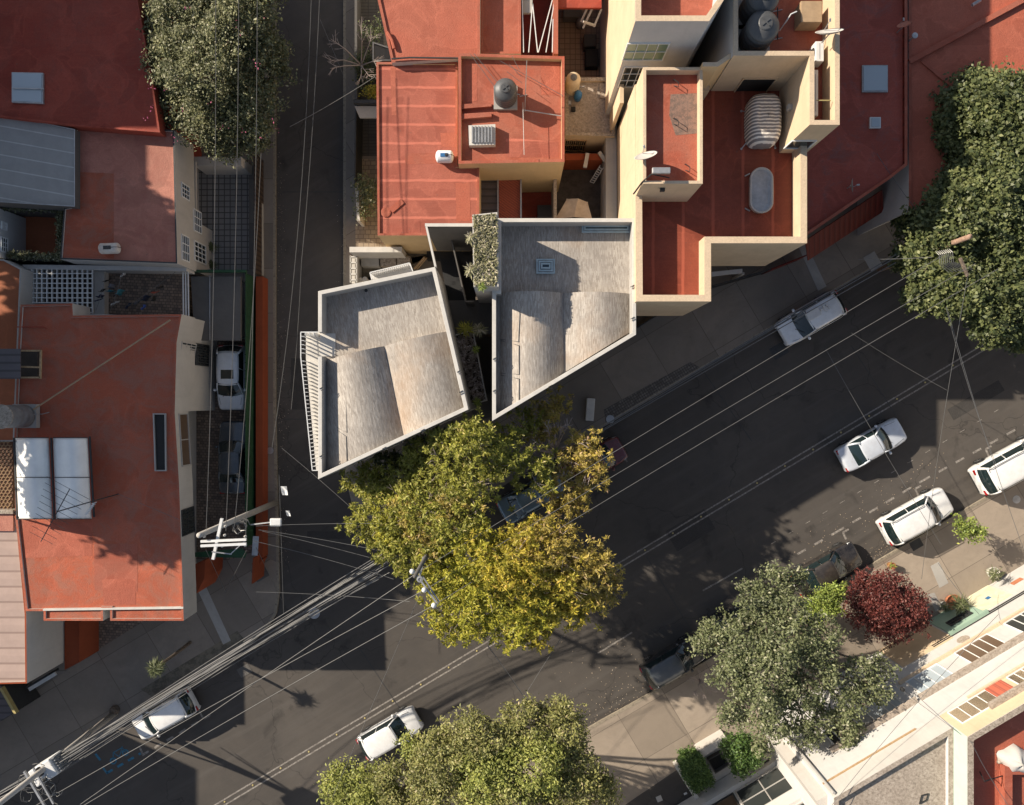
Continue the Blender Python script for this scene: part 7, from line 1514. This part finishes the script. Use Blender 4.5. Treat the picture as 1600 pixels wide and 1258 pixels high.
tree('small lime-green tree behind the parked crossover', (1510, 818), [(1512, 824, 2.4, 0.62, .5), (1524, 834, 2.3, 0.5, .4), (1500, 816, 2.2, 0.35, .3)], ['leaf_lime'], dens=90, n_per=10, spread=0.12, size=0.14, r0=0.035, seed=10, name='young_tree', jitter=0.14)
tree('bright green bush between the black sedan and the maroon tree', (1290, 940), [(1292, 938, 2.2, 0.9, .7), (1272, 958, 2.0, 0.8, .6), (1310, 925, 1.8, 0.5, .5), (1262, 955, 1.6, 0.6, .5)], ['leaf_lime'], dens=90, n_per=12, spread=0.13, size=0.13, r0=0.05, seed=11, name='bush', jitter=0.16)
tree('bushy green shrub in the dark corner beside the white court', (1165, 1165), [(1150, 1162, 2.2, 0.9, .8), (1170, 1178, 2.2, 0.9, .8), (1160, 1190, 2.0, 0.8, .8)], ['leaf_hedge'], dens=90, n_per=12, spread=0.13, size=0.14, r0=0.05, seed=12, name='bush', jitter=0.16)
tree('lighter shrub in the yard of the seamed-roof house by the pale wall', (572, 300), [(571, 292, 2.0, 0.65, .6), (575, 312, 1.9, 0.6, .6), (568, 328, 1.6, 0.5, .5)], ['leaf_grey'], dens=80, n_per=9, spread=0.13, size=0.13, r0=0.05, seed=13, name='bush', jitter=0.2)
tree('dark shrub at the foot of the bare tree in the upper yard', (572, 110), [(570, 100, 1.6, 0.7, .6), (578, 125, 1.4, 0.6, .5), (585, 45, 1.8, 0.6, .5)], ['leaf_ficus'], dens=70, n_per=9, spread=0.14, size=0.13, r0=0.05, seed=14, name='bush', jitter=0.2)
tree('small yellow bush at the west wall of the seamed-roof house', (583, 145), [(583, 145, 2.4, 0.5, .5)], ['leaf_yel'], dens=150, n_per=12, spread=0.09, size=0.11, r0=0.03, seed=15, name='bush', jitter=0.12)
# hedge, ivy, planted roofs
def boxcloud(px, z0, z1, n, seed):
    rg = np.random.default_rng(seed); poly = [P(x, y, z1) for x, y in px]; out = []
    xs = [p.x for p in poly]; ys = [p.y for p in poly]
    while len(out) < n:
        x, y = rg.uniform(min(xs), max(xs)), rg.uniform(min(ys), max(ys)); c = False; j = len(poly) - 1
        for i in range(len(poly)):
            if (poly[i].y > y) != (poly[j].y > y) and x < (poly[j].x - poly[i].x) * (y - poly[i].y) / (poly[j].y - poly[i].y) + poly[i].x: c = not c
            j = i
        if c: out.append((x, y, rg.uniform(z0, z1) if rg.random() < 0.4 else z1 + rg.normal(0, 0.05)))
    return np.array(out)
hp = [(1064, 1186), (1092, 1176), (1116, 1222), (1086, 1240), (1066, 1210)]
t = thing('clipped_hedge', 'clipped green box hedge between the dark driveway and the white court', 'hedge', (*P(1090, 1207)[:2], 0.16)); leaves('foliage', boxcloud(hp, 0.3, 1.5, 1500, 3), 6, 0.09, 0.11, M['leaf_hedge'], t, 3); b = MB(); b.prism(inset(ccw(PL(hp, 1.3)), 0.15), 0.16, 1.3); b.build('core', M['leaf_hedge'], t)
cr = leaves('ivy', np.concatenate([boxcloud([(5, 318), (97, 322), (97, 330), (5, 327)], 4.2, 4.7, 380, 1), boxcloud([(89, 324), (101, 324), (100, 405), (89, 405)], 4.3, 4.7, 600, 2), boxcloud([(12, 394), (95, 398), (97, 406), (12, 402)], 4.3, 4.65, 380, 3)]), 5, 0.07, 0.11, M['leaf_ivy'], None, 4, loc=tuple(P(60, 365, 4.5)))
cr['kind'] = 'stuff'; tag(cr, 'variegated ivy along the tops of the walls round the sunken terrace', 'ivy')
up = leaves('succulent_planting', boxcloud([(740, 338), (776, 334), (777, 446), (742, 446)], 10.82, 10.98, 1500, 5), 6, 0.07, 0.12, M['leaf_succ'], None, 6, loc=tuple(P(758, 392, 10.9)), rosette=True, aspect=0.35); up['kind'] = 'stuff'; tag(up, 'pale succulents covering the tall planted roof strip', 'planting')
lw = leaves('succulent_planting', boxcloud([(700, 530), (738, 518), (758, 624), (716, 634)], 5.15, 5.32, 520, 7), 7, 0.09, 0.15, M['leaf_succ_d'], None, 7, loc=tuple(P(728, 575, 5.3)), rosette=True, aspect=0.4); lw['kind'] = 'stuff'; tag(lw, 'grey and purple succulents in the low planter between the two wings', 'planting')
for (x, y, z_, s_, lb, m_) in ((727, 514, 5.8, 0.55, 'spiky green plant at the top edge of the low planter, left one', 'leaf_jac'), (748, 516, 5.8, 0.5, 'pale spiky plant at the top edge of the low planter, right one', 'leaf_succ'), (744, 546, 5.6, 0.28, 'small green plant spilling over the side of the low planter', 'leaf_lime'), (746, 628, 5.6, 0.3, 'small plant at the bottom edge of the low planter', 'leaf_lime'),
                               (736, 422, 11.0, 0.42, 'feathery plant hanging over the west rim of the planted roof strip, lower one', 'leaf_succ'), (736, 372, 11.0, 0.36, 'feathery plant hanging over the west rim of the planted roof strip, upper one', 'leaf_succ'), (753, 448, 11.0, 0.3, 'feathery plant at the south rim of the planted roof strip', 'leaf_lime')):
    p = P(x, y, z_); o = leaves('spiky_plant', np.array([tuple(p)] * 3), 34, s_ * 0.75, s_ * 0.7, M[m_], None, int(x), 0.14, rosette=True, loc=(p.x, p.y, p.z - 0.3)); tag(o, lb, 'plant')
# palms / yuccas
def yucca(px, py, z, basepx, s_, label, mat='leaf_grey', pot=None, n=90):
    g = P(*basepx, 0.14); p = P(px, py, z); t = thing('yucca' if not pot else 'potted_plant', label, 'plant', (g.x, g.y, 0.14)); b = MB()
    if pot: b.lathe((g.x, g.y, 0.14), [(s_ * .35, 0), (s_ * 0.5, 0.35), (s_ * 0.55, 0.5), (s_ * 0.5, 0.5), (s_ * 0.45, 0.42), (0.01, 0.42)], 18); b.build('pot', M[pot], t, smooth=True); b = MB(); b.tube([(g.x, g.y, 0.5), p], 0.03, 5); b.build('stem', M['bark'], t)
    else: b.tube([(g.x, g.y, 0.1), Vector((g.x, g.y, 0)).lerp(p, 0.5) + Vector((0.05, 0, 0.2)), p], [0.11, 0.09, 0.08], 8); b.build('trunk', M['bark'], t)
    leaves('leaf_head', np.array([tuple(p)] * 2 + [tuple(p - Vector((0, 0, 0.2)))]), n, s_ * 0.55, s_ * 0.75, M[mat], t, int(px), 0.08, rosette=True); return t
yucca(243, 1044, 4.4, (297, 1004), 0.72, 'spiky yucca with a trunk rising from the dark bed in the lower left pavement'); 
yucca(1555, 898, 1.5, (1546, 893), 0.7, 'spiky plant in a round white pot against the shop front', 'leaf_grey', 'concpot', 36)
yucca(1392, 884, 0.75, (1389, 882), 0.4, 'low plant in an orange clay pot beside the maroon tree', 'leaf_lime', 'clay', 16)
yucca(1500, 945, 1.5, (1484, 938), 0.9, 'drooping green plant in an orange-rimmed pot by the green door', 'leaf_grey', 'clay', 50); yucca(1476, 948, 1.2, (1469, 943), 0.45, 'smaller plant in a white ball pot left of the orange-rimmed pot', 'leaf_ficus', 'concpot', 26)
for x, y, lb in ((331, 386, 'upper of two dark potted plants on the grid-tiled forecourt'), (331, 414, 'lower of two dark potted plants on the grid-tiled forecourt')): yucca(x, y, 0.8, (x, y), 0.5, lb, 'leaf_ficus', 'tank_grey', 30)
g_ = P(124, 1000); 
yucca(119, 992, 1.4, (122, 990), 0.6, 'scrappy vine on the orange wall block at the lower left', 'leaf_ivy', None, 24)
def bare(px, py, z, base, r, label, seed, n=9, name='bare_tree', th=0.06):
    rr = random.Random(seed); g = P(*base, 0.14); p = P(px, py, z); t = thing(name, label, 'tree', (g.x, g.y, 0.14)); b = MB(); f = Vector((g.x, g.y, 0)).lerp(p, 0.5); f.z = z * 0.5; b.tube([(g.x, g.y, 0.1), f], [th, th * .8], 7); b.build('trunk', M['twig'], t); b = MB()
    for k in range(n):
        a = 6.28 * k / n + rr.uniform(-.3, .3); e = p + Vector((math.cos(a) * r, math.sin(a) * r, rr.uniform(-.3, .6))) * 1.0; m = f.lerp(e, 0.55) + Vector((rr.uniform(-.1, .1), rr.uniform(-.1, .1), .2)); b.tube([f, m, e], [th * .5, th * .3, th * .1], 5)
        for w in range(6):
            s = m.lerp(e, rr.uniform(0, .9)); a2 = a + rr.uniform(-1.1, 1.1); L_ = r * rr.uniform(.2, .45); e2 = s + Vector((math.cos(a2) * L_, math.sin(a2) * L_, rr.uniform(0, .3))); b.tube([s, e2], [th * .2, th * .07], 4)
            for v in range(2): a3 = a2 + rr.uniform(-.8, .8); q = s.lerp(e2, .5); b.tube([q, q + Vector((math.cos(a3), math.sin(a3), .2)) * L_ * .5], [th * .12, th * .05], 3)
    b.build('branches', M['twig'], t); return t
bare(556, 90, 4.2, (572, 112), 1.6, 'leafless dark tree over the pavement at the top of the side street', 21, 8, th=0.09)
bare(872, 702, 7.6, (864, 708), 1.4, 'leafless pale grey branches beside the olive-green tree by the parapet corner', 22, 12, th=0.10)
bare(705, 728, 9.0, (716, 746), 1.1, 'leafless twiggy top poking out of the green feathery tree', 23, 10, th=0.08)
bare(1096, 1066, 1.6, (1092, 1062), 0.75, 'small leafless brown bush at the kerb beside the grey-green tree', 24, 14, name='bare_bush', th=0.04)
# cut stump / grate by the corner kerb
b = MB(); p = P(176, 1112, 0.5); b.lathe((p.x, p.y, 0.14), [(0.3, 0), (0.26, 0.25), (0.2, 0.4), (0.02, 0.42)], 12); lab(b.build('tree_stump', M['bark']), 'dark stump-like heap on the pavement at the foot of the transformer pole', 'stump')
# fallen leaves along the kerbs: too many to count
rg = np.random.default_rng(9); pts = []
for a, c, n_, w_ in (((436, 640), (434, 240), 260, 0.25), ((437, 900), (436, 640), 220, 0.3), ((1355, 878), (1420, 842), 160, 0.35), ((1022, 1074), (900, 1136), 170, 0.7), ((900, 1030), (1010, 1050), 90, 1.2), ((400, 990), (300, 1050), 90, 0.3), ((538, 300), (538, 700), 120, 0.2), ((1240, 870), (1480, 730), 160, 0.8)):
    A, C = np.array(P(*a, 0.012)), np.array(P(*c, 0.012)); k = rg.uniform(0, 1, (n_, 1)); q = A * (1 - k) + C * k; q[:, :2] += rg.normal(0, w_, (n_, 2)); pts.append(q)
pts = np.concatenate(pts); o = leaves('leaf_litter', pts, 1, 0.0, 0.055, M['leaf_dry'], None, 5, 0.6, 0.05, 'stuff'); tag(o, 'dry fallen leaves and litter scattered along the kerbs and lanes', 'leaf litter')

# ================================================================ UNSEEN BLOCKS AND TREE BEYOND THE WEST EDGE (placed for the shade they cast)
def wblock(label, x1, y0, y1, z, poly=None):
    root = thing('shade_block', label, 'building', ((x1 - 6), (y0 + y1) / 2, 0.14)); q = [(x1 - 12, y0), (x1, y0), (x1, y1), (x1 - 12, y1)]
    b = MB(); b.prism(q, 0.14, z); b.build('wall', M['white2'], root); b = MB(); b.ring(ccw(q), inset(ccw(q), 0.2), z, z + 0.6); b.build('parapet', M['cream_cap'], root)
wblock('tall unseen block beyond the left edge, placed to shade the grey sheet roof', -36.6, 17.2, 40, 14.6)
wblock('tallest unseen block beyond the upper left corner, placed to shade the dark red roof', -39.2, 24.4, 46, 17.4)
wblock('unseen block beyond the lower left edge, placed to shade the pavement', -37.5, -48, -14.7, 10.0)
def shade_lobe(tx, ty, zt, zl, r):
    t_ = P(tx, ty, zt); dz = zl - zt; return Vector((t_.x - 0.905 * COT * dz, t_.y + 0.425 * COT * dz, zl)), r
lob = [shade_lobe(tx, ty, 6.1, zl, r) for tx, ty, zl, r in ((60, 500, 15, 2.0), (130, 500, 15, 2.2), (200, 490, 15.5, 1.9), (60, 570, 15, 2.2), (130, 560, 15, 2.2), (200, 560, 15.5, 1.0), (160, 610, 15, 1.6), (212, 690, 15, 1.5), (210, 680, 15, 1.9), (222, 742, 14.5, 1.4), (240, 720, 15, 1.4), (190, 800, 14.5, 1.1), (210, 820, 14, 0.9), (250, 780, 14.5, 0.8), (60, 430, 14, 1.8), (0, 560, 14, 2.2), (10, 640, 14, 2), (140, 360, 14, 1.8), (160, 330, 14, 1.2), (90, 380, 14, 1.5))]
t = thing('tall_tree', 'tall tree beyond the left edge that dapples the west roofs', 'tree', (-40, 6, 0.1))
b = MB(); limbs(b, Vector((-40, 6, 0)), 15, [(*l[0], l[1], l[1] * .8) for l in lob], 0.45, 3, 2); b.build('trunk', M['bark'], t)
leaves('crown', crown_clusters([(*l[0], l[1], l[1] * .8) for l in lob], 55, 4, -0.6, 0.45), 14, 0.32, 0.55, M['leaf_ficus'], t, 4, 0.6)
